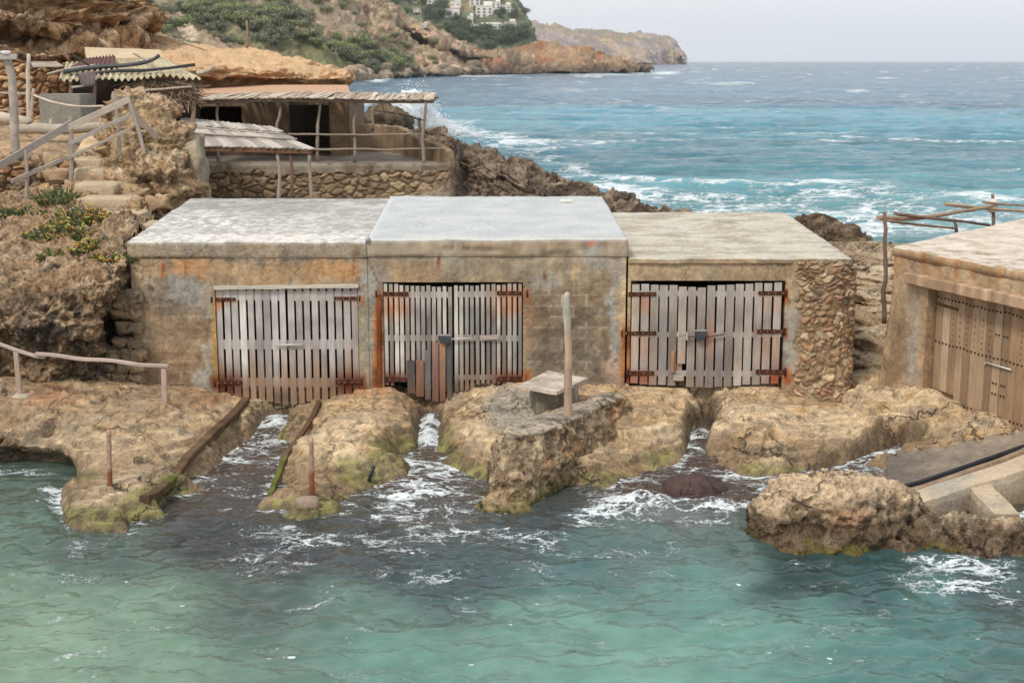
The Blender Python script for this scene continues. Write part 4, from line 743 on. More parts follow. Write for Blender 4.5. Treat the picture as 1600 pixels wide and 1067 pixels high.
def slab_top(parent, name, mat, prof_f, prof_b, x0f, x1f, x0b, x1b, thick, colf, amp=.012):
    """roof slab: front face, softly rounded edge and gently uneven top, with closed ends"""
    nx = int((x1f - x0f) / .05); top = []
    yf, zf = prof_f; yb, zb = prof_b
    pr = [(yf + .01, zf - thick, 0), (yf, zf - thick + .01, 0), (yf, zf - thick * .75, 0), (yf, zf - thick * .5, 0), (yf, zf - thick * .25, 0), (yf, zf - .02, 0), (yf + .006, zf - .005, 0), (yf + .03, zf, 0)]
    nb = int((yb - yf) / .09); pr += [(yf + .03 + (yb - yf - .03) * k / nb, zf + (zb - zf) * k / nb, k / nb) for k in range(1, nb + 1)]
    pr += [(yb + .001, zb - thick, 1)]
    G = np.array([[((x0f + (x0b - x0f) * t) * (1 - i / nx) + (x1f + (x1b - x1f) * t) * (i / nx), y, z) for i in range(nx + 1)] for y, z, t in pr])
    d = fbm(G, 1.3, 4) * amp + fbm(G, 7, 4, .6) * amp * .5; G[1:-1, :, 2] += d[1:-1]; G[:-1, :, 1] += (fbm(G, 2.5, 4, .5, 3) * .012)[:-1]; G[:, :, 2] -= .0
    C = colf(G); C[:7] = facade_col(G[:7]); C[5] = C[5] * .5 + C[8] * .45; C[6] = C[8]; Fq = [tuple(f) for f in gridf(*G.shape[:2])]; W_ = nx + 1; m = len(pr)
    Fq.append(tuple(k * W_ for k in range(m))); Fq.append(tuple(k * W_ + nx for k in reversed(range(m))))
    return raw(name, G.reshape(-1, 3), Fq, mat, parent, C.reshape(-1, 3), True)
def plank(mb, xl, yt, xr, yb_, Y, wpx, base, cf, t=.028, nseg=10, jit=.0):
    """upright board from pixel (xl, yt) to (xr, yb_) in the plane Y"""
    a = np.array(aY(xl, yt, Y)); b = np.array(aY(xr, yb_, Y)); b[0] = a[0] + (xr - xl) * .012; w = wpx * (Y * cP + 5.5 * sP) / F
    mb.bar([a + (b - a) * k / nseg for k in range(nseg + 1)], w, t, (1, 0, 0), base, (lambda p: cf(p, base)), ch=.12)
def wood_cf(rusts, low=(600, 560), warm=(150, 104, 80)):
    def f(p, base):
        px, py = proj(p); c = base * (1 + .34 * float(fbm(np.array(p), (9, 9, 1.9), 4)))
        k = float(ss(low[1] - 25, low[0], py + 14 * math.sin(px * .13))) * .75; c = c + (lin(*warm) - c) * k
        c = c + (lin(190, 184, 174) - c) * float(1 - ss(445, 500, py)) * .35
        for cx, cy, rx, ry, cc, a in rusts:
            g_ = math.exp(-abs((px - cx) / rx) ** 2.6 - abs((py - cy) / ry) ** 2.6) * a; c = c + (lin(*cc) - c) * g_
        return c
    return f
def door_leaf(root, xl, xr, tops, bots, n, gap, rails, cf, Y=26.05, lab=None, slope=0., bases=None, skip=(), short={}):
    leaf = MB(); w = (xr - xl) / n
    for k in range(n):
        if k in skip: continue
        t = (k + .5) / n; x = xl + w * (k + .5); yt = tops[0] + (tops[1] - tops[0]) * t + rnd.uniform(-1.2, 1.2); yb_ = bots[0] + (bots[1] - bots[0]) * t + rnd.uniform(-.8, 1.2)
        if k in short: yb_ = short[k]
        base = lin(*rnd.choice(bases or [(150, 142, 136), (164, 156, 150), (136, 128, 122), (172, 166, 158), (144, 132, 124), (120, 114, 110)])) * rnd.uniform(.85, 1.1)
        plank(leaf, x + rnd.uniform(-.4, .4), yt, x + slope * (yb_ - yt) + rnd.uniform(-.3, .3), yb_, Y + rnd.uniform(-.004, .004), w - gap * rnd.uniform(.8, 1.2), base, cf, nseg=26)
    for ry_, h in rails:
        a = np.array(aY(xl + 2, ry_ + rnd.uniform(-1, 1), Y + .007)); b = np.array(aY(xr - 2, ry_ + rnd.uniform(-1, 1), Y + .007)); hh = h * 26.8 / F
        leaf.bar([a + (b - a) * k / 16 for k in range(17)], hh, .024, (0, 0, 1), lin(140, 130, 122), lambda p: cf(p, lin(168, 160, 152)) * .95)
    o = leaf.build('door', M_WOOD_V, root)
    if lab: o['label'] = lab
    return o
def strap(par, x0, x1, y, h=6, Y=26.02, name='hinge', col=(74, 44, 32), pin=0):
    mb = MB(); a = np.array(aY(x0, y, Y)); b = np.array(aY(x1, y + rnd.uniform(-.6, .6), Y)); hh = h * 26.6 / F
    mb.bar([a + (b - a) * k / 10 for k in range(11)], hh, .014, (0, 0, 1), lin(*col), lambda p: lin(*col) * rnd.uniform(.7, 1.4), jit=.12)
    for k in range(4):
        c = a + (b - a) * (.12 + .25 * k); mb.tube([c + (0, -.007, 0), c + (0, -.02, 0)], .014, lin(150, 110, 84), 6)
    if pin: q = a if pin < 0 else b; mb.tube([q + (0, -.005, -hh * .9), q + (0, -.005, hh * .9)], .024, lin(*col), 8)
    return mb.build(name, M_RUST, par)
def shell(root, x0, x1, y0, y1, z1, col, name='side_wall'):
    t = .2
    for a, b in (((x0 + t / 2, (y0 + y1) / 2 + .15), (t, y1 - y0 - .3)), ((x1 - t / 2, (y0 + y1) / 2 + .15), (t, y1 - y0 - .3))):
        raw(name, *box_arr((a[0], a[1], z1 / 2 - .25), (b[0], b[1], z1 + .5)), M_WALL, root, col, False)
    raw('back_wall', *box_arr(((x0 + x1) / 2, y1 - .1, z1 / 2 - .25), (x1 - x0 - 2 * t - .01, t, z1 + .5)), M_WALL, root, col, False)
    raw('floor', *box_arr(((x0 + x1) / 2, (y0 + y1) / 2 + .3, -.3), (x1 - x0 - 2 * t - .01, y1 - y0 - .7, .1)), M_CONC, root, lin(70, 64, 56), False)
def box_arr(c, d):
    c = np.array(c, float); d = np.array(d, float) / 2; V = [c + d * np.array(s) for s in ((-1, -1, -1), (1, -1, -1), (1, 1, -1), (-1, 1, -1), (-1, -1, 1), (1, -1, 1), (1, 1, 1), (-1, 1, 1))]
    return V, [(0, 3, 2, 1), (4, 5, 6, 7), (0, 1, 5, 4), (1, 2, 6, 5), (2, 3, 7, 6), (3, 0, 4, 7)]
fx = lambda px, py=500, Y=26.0: aY(px, py, Y)[0]
zz = lambda py, Y=26.0: aY(800, py, Y)[2]
X0, X1, X2, X3 = fx(200, 400), fx(574, 400), fx(981, 400), fx(1240, 500)
# --- first boathouse
def roof1_col(G):
    px, py = proj(G); n = fbm(G, 1.6, 5, .6); n2 = fbm(G, 6, 5, .65); C = mixc(np.broadcast_to(lin(172, 168, 162), G.shape), lin(206, 202, 196), ss(-.3, .5, n2 + .8 * n)); C = mixc(C, lin(226, 218, 208), ss(.5, 1., gz(400, 372, 400, 12, px, py) + .5 * n2)); C = mixc(C, lin(238, 232, 224), ss(.1, .4, n2) * gz(330, 345, 90, 14, px, py)); C = mixc(C, lin(142, 136, 130), gz(420, 322, 110, 12, px, py) * .6); C = mixc(C, lin(150, 146, 142), ss(.1, .5, -n) * ss(345, 320, py) * .5)
    return C
bh1 = thing('boathouse', 'concrete boathouse left of three joined ones, with flaking whitish flat roof and evenly slatted doors', 'boathouse', ((X0 + X1) / 2, 26, .3), 'joined concrete boathouses on the water')
hL, hR = fx(337), fx(560)
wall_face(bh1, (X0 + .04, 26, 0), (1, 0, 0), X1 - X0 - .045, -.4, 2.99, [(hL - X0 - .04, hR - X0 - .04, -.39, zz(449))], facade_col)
slab_top(bh1, 'roof', M_LIME, (25.982, 3.29), (32.5, 3.47), X0, X1 - .004, fx(298, 310, 32.5), fx(610, 310, 32.5) - .004, .3, roof1_col)
shell(bh1, X0 + .1, X1 - .01, 26, 32.2, 2.98, lin(120, 104, 84))
mb = MB(); a, b = np.array(aY(334, 450, 25.985)), np.array(aY(560, 447, 25.985)); mb.bar([a + (b - a) * k / 20 for k in range(21)], .07, .05, (0, 0, 1), lin(196, 186, 170), jit=.15); mb.build('door_frame', M_WOOD_X, bh1)
r1 = [(352, 602, 30, 22, (92, 42, 20), .97), (546, 600, 28, 20, (92, 42, 20), .97), (340, 474, 8, 12, (196, 122, 66), .8), (350, 472, 26, 5, (186, 128, 84), .6), (545, 470, 26, 5, (190, 146, 100), .6), (440, 622, 9, 14, (70, 48, 36), .8), (338, 540, 3, 60, (170, 110, 60), .5)]
c1 = wood_cf(r1, (612, 562), (146, 106, 66))
w1 = [(184, 178, 172), (192, 186, 180), (172, 166, 162), (200, 194, 186), (178, 168, 162)]
d = door_leaf(bh1, 335, 447, (452, 450), (616, 632), 9, 3.1, [(462, 15), (538, 15), (597, 14)], c1, slope=.0, bases=w1)
strap(d, 331, 368, 468, 5, pin=-1); strap(d, 336, 378, 598, 6, pin=-1)
d = door_leaf(bh1, 447.5, 560, (450, 449), (632, 613), 9, 3.1, [(462, 15), (538, 15), (597, 14)], c1, slope=.0, bases=w1)
strap(d, 522, 562, 466, 5, pin=1); strap(d, 525, 565, 597, 6, pin=1)
mb = MB(); mb.tube([aY(430, 539, 25.99), aY(473, 538.5, 25.99)], .018, lin(196, 192, 184), 8); mb.box(aY(448, 539, 26.0), (.03, .03, .09), lin(150, 146, 140)); mb.build('bolt', M_METAL, d)
# --- second boathouse
def roof2_col(G):
    px, py = proj(G); n = fbm(G, 1.2, 4); C = mixc(np.broadcast_to(lin(182, 184, 182), G.shape), lin(192, 193, 190), ss(-.3, .4, n)); e = ss(25.99, 26.0, G[..., 1]) * (1 - ss(26.1, 26.22, G[..., 1])); C = mixc(C, lin(200, 198, 190), e * .8); C = mixc(C, lin(206, 208, 208), (1 - ss(.05, .16, np.abs(px - (574 + (375 - py) * .54)) / 60)) * .6)
    return C
bh2 = thing('boathouse', 'concrete boathouse in the middle of three, with smooth grey flat roof and narrow-slatted rusty doors', 'boathouse', ((X1 + X2) / 2, 26, .3), 'joined concrete boathouses on the water')
hL, hR = fx(598.5), fx(817)
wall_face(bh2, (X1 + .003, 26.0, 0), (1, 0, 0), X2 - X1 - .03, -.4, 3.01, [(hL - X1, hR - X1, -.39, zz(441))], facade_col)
slab_top(bh2, 'roof', M_ROOF, (25.978, 3.335), (32.5, 3.52), X1 + .002, X2, fx(610, 308, 32.5) + .002, fx(940, 308, 32.5), .32, roof2_col, .018)
shell(bh2, X1 + .01, X2 - .04, 26, 32.2, 3.0, lin(120, 104, 84))
r2 = [(615, 475, 24, 22, (196, 118, 60), .75), (795, 470, 26, 24, (192, 120, 62), .75), (612, 592, 28, 11, (100, 46, 24), 1.), (798, 593, 28, 12, (112, 50, 24), 1.), (596, 545, 5, 70, (176, 96, 40), .9), (708, 610, 16, 26, (60, 54, 50), .6), (690, 470, 120, 8, (196, 184, 172), .5), (700, 528, 110, 7, (142, 130, 120), .4)]
c2 = wood_cf(r2, (615, 560), (142, 112, 90))
w2 = [(164, 158, 150), (182, 176, 166), (152, 144, 138), (130, 126, 120), (172, 162, 152), (200, 194, 182)]
rl = [(460, 9), (528, 9), (589, 8)]
d = door_leaf(bh2, 598, 707, (443, 449), (600, 612), 13, 2.5, rl, c2, bases=w2, short={2: 592, 3: 590, 4: 596})
for x, w, yt, yb_, cc in ((641.5, 13, 563, 614, (84, 80, 78)), (656, 13, 563, 619, (142, 104, 86)), (668.5, 10, 547, 624, (110, 106, 100)), (680, 11, 535, 627, (138, 108, 96)), (691, 10, 535, 627, (158, 122, 98)), (702, 8, 536, 627, (96, 94, 92))):
    m_ = MB(); plank(m_, x, yt, x + rnd.uniform(-1, 1), yb_, 26.0, w - 1.2, lin(*cc), wood_cf([], (640, 600), (120, 86, 66)), nseg=8); o = m_.build('patch_board', M_WOOD_V, d)
strap(d, 588, 638, 459, 6, pin=-1); strap(d, 592, 637, 593, 7, pin=-1)
mb = MB(); mb.bar([aY(702.5, 523, 25.93), aY(702.5, 523.2, 25.93), aY(702.5, 524, 25.93)], .01, .01, (1, 0, 0), lin(60, 60, 62))
def lock_cover(par, x, y, w, h, Y):
    m_ = MB(); a = np.array(aY(x, y, Y)); s = 26.5 / F; W_, Hh = w * s, h * s
    V = [a + np.array(q) for q in ((-W_ / 2, 0, 0), (W_ / 2, 0, 0), (W_ / 2 * .96, -.03, -Hh * .5), (W_ * .3, -.03, -Hh), (-W_ * .3, -.03, -Hh), (-W_ / 2 * .96, -.03, -Hh * .5), (-W_ / 2, -.06, 0), (W_ / 2, -.06, 0), (W_ / 2 * .96, -.075, -Hh * .5), (W_ * .3, -.07, -Hh), (-W_ * .3, -.07, -Hh), (-W_ / 2 * .96, -.075, -Hh * .5))]
    m_.add(V, [(0, 1, 2, 3, 4, 5), (11, 10, 9, 8, 7, 6), (0, 6, 7, 1), (1, 7, 8, 2), (2, 8, 9, 3), (3, 9, 10, 4), (4, 10, 11, 5), (5, 11, 6, 0)], lin(58, 60, 64))
    m_.bar([a + (-W_ / 2, -.03, .012), a + (W_ / 2, -.03, .012)], .07, .02, (0, 1, 0), lin(150, 148, 146)); return m_.build('lock_cover', M_DARK, par)
lock_cover(d, 694.5, 524, 19, 12, 26.0)
d = door_leaf(bh2, 708, 817, (447, 443), (600, 598), 13, 2.5, rl, c2, bases=w2, short={0: 612, 1: 609, 2: 609, 3: 610})
strap(d, 776, 824, 458, 6, pin=1); strap(d, 777, 822, 592, 7, pin=1)
mb = MB(); mb.tube([aY(700, 530, 25.98), aY(739, 528.5, 25.98)], .016, lin(200, 194, 180), 8); mb.tube([aY(737, 529, 25.97), aY(739, 536, 25.97)], .01, lin(170, 150, 130), 6); mb.build('bolt', M_METAL, d)
mb = MB(); a, b = np.array(aY(751, 528, 25.99)), np.array(aY(779, 526.5, 25.99)); mb.bar([a, a * .5 + b * .5, b], .09, .03, (0, 0, 1), lin(172, 156, 144)); mb.build('cleat', M_WOOD_X, d)
mb = MB(); a, b = np.array(aY(592.5, 460, 25.99)), np.array(aY(592.5, 606, 25.99)); mb.bar([a + (b - a) * k / 14 for k in range(15)], .07, .05, (1, 0, 0), lin(124, 60, 30), lambda p: lin(132, 76, 44) * rnd.uniform(.5, 1.3), jit=.1); mb.build('rusty_door_post', M_RUST, bh2)
mb = MB(); mb.box((0, 0, 0), (.28, .14, .05), lin(226, 222, 206)); V_ = np.array(mb.V); c = np.array(aY(885, 319, 31.4)); 
o = raw('foam_block', V_ + (c[0], 31.4, 3.335 + .185 * (31.4 - 25.94) / 6.56 + .035), mb.F, M_CONC, None, np.array(mb.C), False, (c[0], 31.4, 3.5)); tag(o, 'small cream block lying near the back edge of the grey roof', 'block')
mb = MB(); c = aY(575, 374, 25.99); mb.rock((c[0], 25.97, 3.33), .05, lin(150, 156, 164), 3, 8, .1); mb.build('gutter_spout', M_METAL, bh1)
# --- third boathouse
def roof3_col(G):
    px, py = proj(G); n = fbm(G, (1.0, 2, 1), 5, .6); n2 = fbm(G, (4, 8, 3), 5, .65); C = mixc(np.broadcast_to(lin(184, 174, 156), G.shape), lin(198, 190, 174), ss(-.3, .4, n)); C = mixc(C, lin(208, 200, 180), ss(.25, .5, n2) * .7); C = mixc(C, lin(150, 140, 122), ss(.15, .5, -n - .3 * n2) * .45)
    return C
XR3 = fx(1331, 404)
bh3 = thing('boathouse', 'lower concrete boathouse right of the middle one, with rubble corner and wide grey door planks', 'boathouse', ((X2 + XR3) / 2, 26, .4), 'joined concrete boathouses on the water')
hL, hR = fx(984), fx(1225)
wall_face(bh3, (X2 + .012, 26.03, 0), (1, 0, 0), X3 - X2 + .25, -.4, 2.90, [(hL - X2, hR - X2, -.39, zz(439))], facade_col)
slab_top(bh3, 'roof', M_CONC, (25.99, 2.985), (33.4, 3.06), X2 + .012, XR3, fx(955, 330, 33.4), fx(1225, 330, 33.4), .1, roof3_col, .016)
shell(bh3, X2 + .02, XR3 - .12, 26.05, 33.1, 2.88, lin(120, 104, 84))
r3 = [(998, 480, 20, 16, (186, 144, 108), .4), (1010, 475, 4, 12, (190, 120, 70), .6), (1002, 540, 16, 22, (186, 136, 98), .5), (1000, 592, 20, 14, (150, 74, 34), .8), (1208, 475, 18, 14, (192, 146, 104), .45), (1206, 545, 16, 26, (190, 132, 86), .45), (1212, 592, 16, 16, (156, 70, 30), .85), (1178, 510, 3, 60, (190, 134, 92), .7), (1110, 530, 6, 30, (176, 128, 96), .6), (1120, 570, 12, 24, (90, 84, 88), .5), (1062, 560, 5, 20, (186, 156, 136), .6)]
c3 = wood_cf(r3, (640, 610), (150, 120, 96)); w3 = [(160, 152, 147), (148, 140, 137), (170, 162, 154), (154, 142, 133), (136, 130, 125), (164, 152, 141)]
rl = [(459, 9), (523, 8), (584, 9)]
d = door_leaf(bh3, 986, 1104, (444, 449), (598, 605), 8, 2.7, rl, c3, bases=w3, short={5: 568})
m_ = MB(); plank(m_, 1060, 568, 1060, 596, 26.1, 11, lin(168, 132, 106), c3, nseg=4); plank(m_, 1051.5, 548, 1051.5, 582, 26.02, 5, lin(176, 128, 96), c3, nseg=4); m_.build('patch_board', M_WOOD_V, d)
m_ = MB(); a, b = np.array(aY(1052, 590, 26.0)), np.array(aY(1068, 591, 26.0)); m_.bar([a, b], .1, .03, (0, 0, 1), lin(180, 162, 146)); m_.build('patch_board', M_WOOD_X, d)
strap(d, 982, 1025, 460, 6); strap(d, 972, 1025, 521, 6, pin=-1); strap(d, 980, 1022, 583, 7, pin=-1); lock_cover(d, 1094.5, 517, 18, 14, 26.0)
d = door_leaf(bh3, 1104.5, 1223, (447, 441), (605, 598), 8, 2.7, rl, c3, bases=w3)
strap(d, 1185, 1228, 458, 6, pin=1); strap(d, 1183, 1226, 518, 6, pin=1); strap(d, 1181, 1227, 581, 7, pin=1)
mb = MB(); mb.tube([aY(1076, 526, 25.98), aY(1104, 527, 25.97), aY(1132, 522, 25.98)], .012, lin(96, 80, 68), 6); mb.build('bolt', M_RUST, d)
mb = MB(); mb.tube([aY(1053, 528, 25.98), aY(1064, 525, 25.97), aY(1074, 523, 25.97)], .006, lin(110, 100, 92), 5); mb.box(aY(1073, 526, 25.98), (.05, .03, .13), lin(170, 160, 150)); mb.build('latch', M_WOOD_V, d)
# --- rubble faces
def stone_skin(P, s, amp, nrm=None, cols=None, seed=0., mortar=(128, 112, 90), mk=None):
    nm = gnorm(P) if nrm is None else nrm
    if nm[..., 1].mean() > 0: nm = -nm
    Q = P + .08 * np.stack([fbm(P, 3, 3), fbm(P, 3, 3, .5, 4), fbm(P, 3, 3, .5, 8)], -1) + seed
    f1, f2, cid = wor(Q, s, .95); e = f2 - f1; h = ss(.02, .28, e); hd = (cid % 17) / 17.
    d = amp * (h * (.6 + .8 * hd) + .25 * fbm(P, 9, 4, .6)); cols = cols or [(164, 136, 104), (176, 150, 118), (142, 118, 92), (152, 116, 86), (184, 162, 134)]
    A = np.array([lin(*c) for c in cols]); C = A[cid % len(cols)] * (.8 + .4 * hd)[..., None]; C = mixc(lin(*mortar) * np.ones_like(C), C, ss(.0, .18, e)); C = C * (1 + .25 * fbm(P, 6, 4)[..., None])
    if mk is not None: d = d * (1 - mk); C = mixc(C, facade_col(P), mk)
    return P + nm * d[..., None], np.clip(C, .01, .9)
rows = []
for py_ in (632, 600, 520, 450, 424, 408):
    k = 1. if py_ > 420 else .0; bt_ = {632: .28, 600: .14}.get(py_, .0)
    rows.append([(fx(1226, 500), 26.06, zz(py_)), (fx(1238, 500), 25.99 - .02 * k, zz(py_)), (fx(1262, 500), 25.92 - .06 * k - bt_, zz(py_)), (fx(1300, 500), 25.9 - .07 * k - bt_, zz(py_)), (fx(1324, 500, 26), 25.95 - bt_, zz(py_)), (fx(1333, 500, 26), 26.12 - bt_ * .6, zz(py_)), (fx(1334, 500, 26), 26.6, zz(py_)), (fx(1332, 500, 26), 27.6, zz(py_))])
G = patch(rows, 190, 190); px_, py_ = proj(G); mk = np.clip(1 - ss(-6, 8, px_ - 1243 + 10 * fbm(G, 2, 3)) + .9 * ss(620, 634, py_ + 10 * fbm(G, 2, 3)), 0, 1)
G, C = stone_skin(G, (6.2, 6.2, 10.5), .05, seed=2., mk=mk, mortar=(142, 122, 98), cols=[(170, 142, 110), (158, 130, 98), (140, 114, 88), (166, 128, 100), (182, 160, 130), (132, 112, 92)]); raw('rubble_corner', G, gridf(*G.shape[:2]), M_STONE, bh3, C.reshape(-1, 3))
# stones packed between cliff and first boathouse
mb = MB(); k = 0
for y_, xs_ in ((462, (196, 212)), (474, (192, 210)), (488, (189, 211)), (510, (196, 214)), (534, (190, 212)), (555, (178, 200, 218)), (573, (170, 196, 216)), (590, (168, 190, 214))):
    for x_ in xs_:
        k += 1; mb.rock(aY(x_, y_, 26.05 - (y_ > 545) * .2), (rnd.uniform(.13, .17), .2, rnd.uniform(.09, .14)), lin(*rnd.choice([(158, 136, 110), (142, 122, 98), (128, 112, 92)])), k, 12, .4, 1.3, .5)
o = mb.build('dry_stones', M_STONE, None, aY(205, 590, 26)); tag(o, 'dry stacked rounded stones filling the gap between cliff and left boathouse', 'stone wall')
# --- fourth boathouse, turned towards the left
A0 = np.array(aY(1398, 386, 26.0)); dd = np.array((.37, -.929, 0)); ee = np.array((.697, .717, 0)); zt = A0[2]
bh4 = thing('boathouse', 'boathouse at the right edge with pale flat roof, wooden lintel and studded plank doors', 'boathouse', (A0[0], 26, .6))
def f4col(P):
    px, py = proj(P); n1 = fbm(P, 1.1, 5); n2 = fbm(P, 4, 4, .6); st = fbm(P, (4, 4, .4), 4, .55, 3); C = mixc(np.broadcast_to(lin(158, 132, 102), P.shape), lin(178, 152, 120), ss(-.2, .4, n1)); C = mixc(C, lin(176, 126, 82), ss(.0, .4, st) * (1 - ss(425, 450, py)) * .8)
    C = blob_mix(C, px + 8 * n2, py + 8 * n2, [(1405, 540, 18, 60, (118, 96, 74), .8), (1430, 500, 12, 90, (150, 138, 122), .7), (1425, 560, 10, 40, (140, 134, 126), .7), (1400, 450, 30, 16, (160, 138, 112), .5), (1446, 560, 8, 60, (158, 128, 98), .6), (1520, 405, 60, 14, (170, 128, 88), .5)])
    return np.clip(C * (1.15 + .25 * n2[..., None]), .01, .9)
bat = lambda s, z: .22 * (1 - ss(.3, 2.4, z)) * (1 - ss(.3, 1.0, s))
wall_face(bh4, (A0[0], A0[1], 0), dd, 5.6, -.2, zt - .16, [(1.02, 4.5, -.19, 2.62)], f4col, depth=.3, batter=bat, res=.05)
# left side wall, closed round to the back with the same batter
rows = [[(A0[0] - .2, A0[1] + .02, .2), (A0[0] + .6, A0[1] + 1.1, .2), (A0[0] + 4.2, A0[1] + 4.4, .2)], [(A0[0] - .12, A0[1] + .01, 1.1), (A0[0] + .66, A0[1] + 1., 1.1), (A0[0] + 4.2, A0[1] + 4.35, 1.1)], [(A0[0] - .005, A0[1] + .01, 2.3), (A0[0] + .7, A0[1] + .75, 2.3), (A0[0] + 4.2, A0[1] + 4.3, 2.3)], [(A0[0], A0[1], zt - .16), (A0[0] + .72, A0[1] + .74, zt - .16), (A0[0] + 4.2, A0[1] + 4.3, zt - .16)]]
G = patch(rows, 60, 40); raw('side_wall', G, gridf(*G.shape[:2]), M_WALL, bh4, f4col(G).reshape(-1, 3))
rows = [[A0 + dd * 5.6 + ee * t + (0, 0, z - zt) for t in (0, 3, 6)] for z in (.2, 1.5, zt - .17)]
G = patch(rows, 20, 10); raw('side_wall', G, gridf(*G.shape[:2]), M_WALL, bh4, f4col(G).reshape(-1, 3))
rows = [[A0 + dd * s_ + ee * 5.8 + (0, 0, z - zt) for s_ in (0, 2.8, 5.6)] for z in (.2, 1.5, zt - .17)]
G = patch(rows, 20, 10); raw('back_wall', G, gridf(*G.shape[:2]), M_WALL, bh4, f4col(G).reshape(-1, 3))
# roof
prof = [(0.03, -.17), (-.006, -.165), (-.008, -.02), (0.012, 0.0)] + [(.06 + 6.1 * k / 60, .002 * k) for k in range(61)] + [(6.2, -.15)]
G = np.array([[A0 + dd * s_ + ee * a + (0, 0, b) for s_ in np.linspace(-.03, 5.65, 100)] for a, b in prof]); G[1:-1, :, 2] += (fbm(G, 1.2, 4) * .02 + fbm(G, 7, 3) * .008)[1:-1]
n1 = fbm(G, 2.5, 5, .6); Cc = mixc(np.broadcast_to(lin(214, 200, 184), G.shape), lin(196, 180, 160), ss(-.2, .4, n1)); Cc = mixc(Cc, lin(158, 132, 104), ss(.2, .5, n1) * (np.arange(len(prof)) < 14)[:, None] * .8); Cc = np.where((np.arange(len(prof)) < 3)[:, None, None], f4col(G), Cc)
W_ = 100; Fq = [tuple(f) for f in gridf(*G.shape[:2])]; Fq += [tuple(k * W_ for k in reversed(range(len(prof)))), tuple(k * W_ + W_ - 1 for k in range(len(prof)))]
raw('roof', G.reshape(-1, 3), Fq, M_CONC, bh4, np.clip(Cc, 0, .9).reshape(-1, 3))
nin4 = np.array((.929, .37, 0))
def on4(s_, z, off=0.): return np.array((A0[0], A0[1], 0)) + dd * s_ + nin4 * off + np.array((0, 0, z))
mb = MB(); a, b = on4(.5, 2.70, -.04), on4(5.2, 2.72, -.04); mb.bar([a + (b - a) * k / 30 + np.array((0, 0, .003 * math.sin(k * .9))) for k in range(31)], .2, .2, (0, 0, 1), lin(176, 142, 108), lambda p: lin(172, 142, 114) * (1 + .6 * float(fbm(np.array(p), (5, 5, 18), 4))), ch=.1, jit=.02); mb.build('lintel', M_WOOD_X, bh4)
c4 = lambda p, base: base * (1 + .2 * float(fbm(np.array(p), (12, 12, 1.2), 3)))
for s0, s1, n in ((1.05, 2.78, 9), (2.80, 4.48, 9)):
    mb = MB(); w = (s1 - s0) / n
    for k in range(n):
        s_ = s0 + w * (k + .5); base = lin(*rnd.choice([(174, 146, 118), (150, 124, 98), (190, 166, 138), (140, 114, 90), (166, 134, 104)])) * rnd.uniform(.9, 1.1); a, b = on4(s_, 2.58, .2), on4(s_, .38, .2)
        mb.bar([a + (b - a) * q / 12 for q in range(13)], w * .965, .035, dd, base, lambda p: c4(p, base), ch=.1, jit=.01)
    st_ = mb
    for k in range(n):
        for z_ in (2.42, 2.39, 1.62, 1.60, .62):
            if z_ in (2.39, 1.6): continue
            for q in (-.27, .22):
                c = on4(s0 + w * (k + .5 + q), z_ - .015 * k / n + rnd.uniform(-.01, .01), .178); st_.tube([c, c - nin4 * .014], .017, lin(46, 38, 32), 6, 0)
    for k in range(2, n - 1):
        for z_ in np.arange(1.7, 2.3, .1 + .02 * (k % 2)):
            c = on4(s0 + w * (k + .5), z_, .178); st_.tube([c, c - nin4 * .01], .01, lin(60, 48, 40), 5, 0)
    for z_ in (2.02, 1.18, 1.0):
        for q in (.3, .7): c = on4(s0 + w * ((n - 1 if s0 < 2 else 0) + q), z_, .178); st_.tube([c, c - nin4 * .014], .017, lin(46, 38, 32), 6, 0)
    o = mb.build('door', M_WOOD_V, bh4)
    if s0 < 2:
        for z_ in (2.3, .74):
            m_ = MB(); a, b = on4(s0, z_, .17), on4(s0 + .6, z_ - .02, .17); m_.bar([a, a * .5 + b * .5, b], .05, .012, (0, 0, 1), lin(104, 74, 50)); m_.build('hinge', M_RUST, o)
        m_ = MB(); m_.tube([on4(2.45, 1.5, .15), on4(3.1, 1.5, .15)], .014, lin(214, 208, 198), 8); m_.tube([on4(2.45, 1.5, .15), on4(2.44, 1.44, .15)], .012, lin(214, 208, 198), 6); m_.build('bolt', M_METAL, o)
# ------------------------------------------------------------------ terrace with the ruined house behind the boathouses
ter = thing('terrace', 'stone-walled terrace with a pale concrete edge behind the boathouses', 'terrace', (-6.5, 46, 2.2))
TX0, TX1 = -11.2, fx(705, 250, 46)
rows = [[(TX0 + (TX1 - TX0) * t, 46.0 - (.25 if t == 1 else 0), z) for t in (0, .33, .66, 1)] for z in (1.3, 2.2, 3.12)]
G = patch(rows, 260, 70); G, C = stone_skin(G, (2.6, 2.6, 4.6), .075, seed=8., cols=[(160, 138, 110), (170, 148, 118), (146, 124, 100), (152, 130, 104), (136, 118, 96)], mortar=(112, 94, 76)); px_, _y = proj(G); C = mixc(C, lin(84, 72, 60), (1 - ss(420, 470, px_)) * .3); raw('stone_wall', G, gridf(*G.shape[:2]), M_STONE, ter, C.reshape(-1, 3))
mb = MB(); c = ((TX0 + TX1) / 2, 51.1, 3.2); V_, F_ = box_arr(c, (TX1 - TX0, 10.3, .2)); raw('floor', V_, F_, M_CONC, ter, lin(150, 140, 128), False)
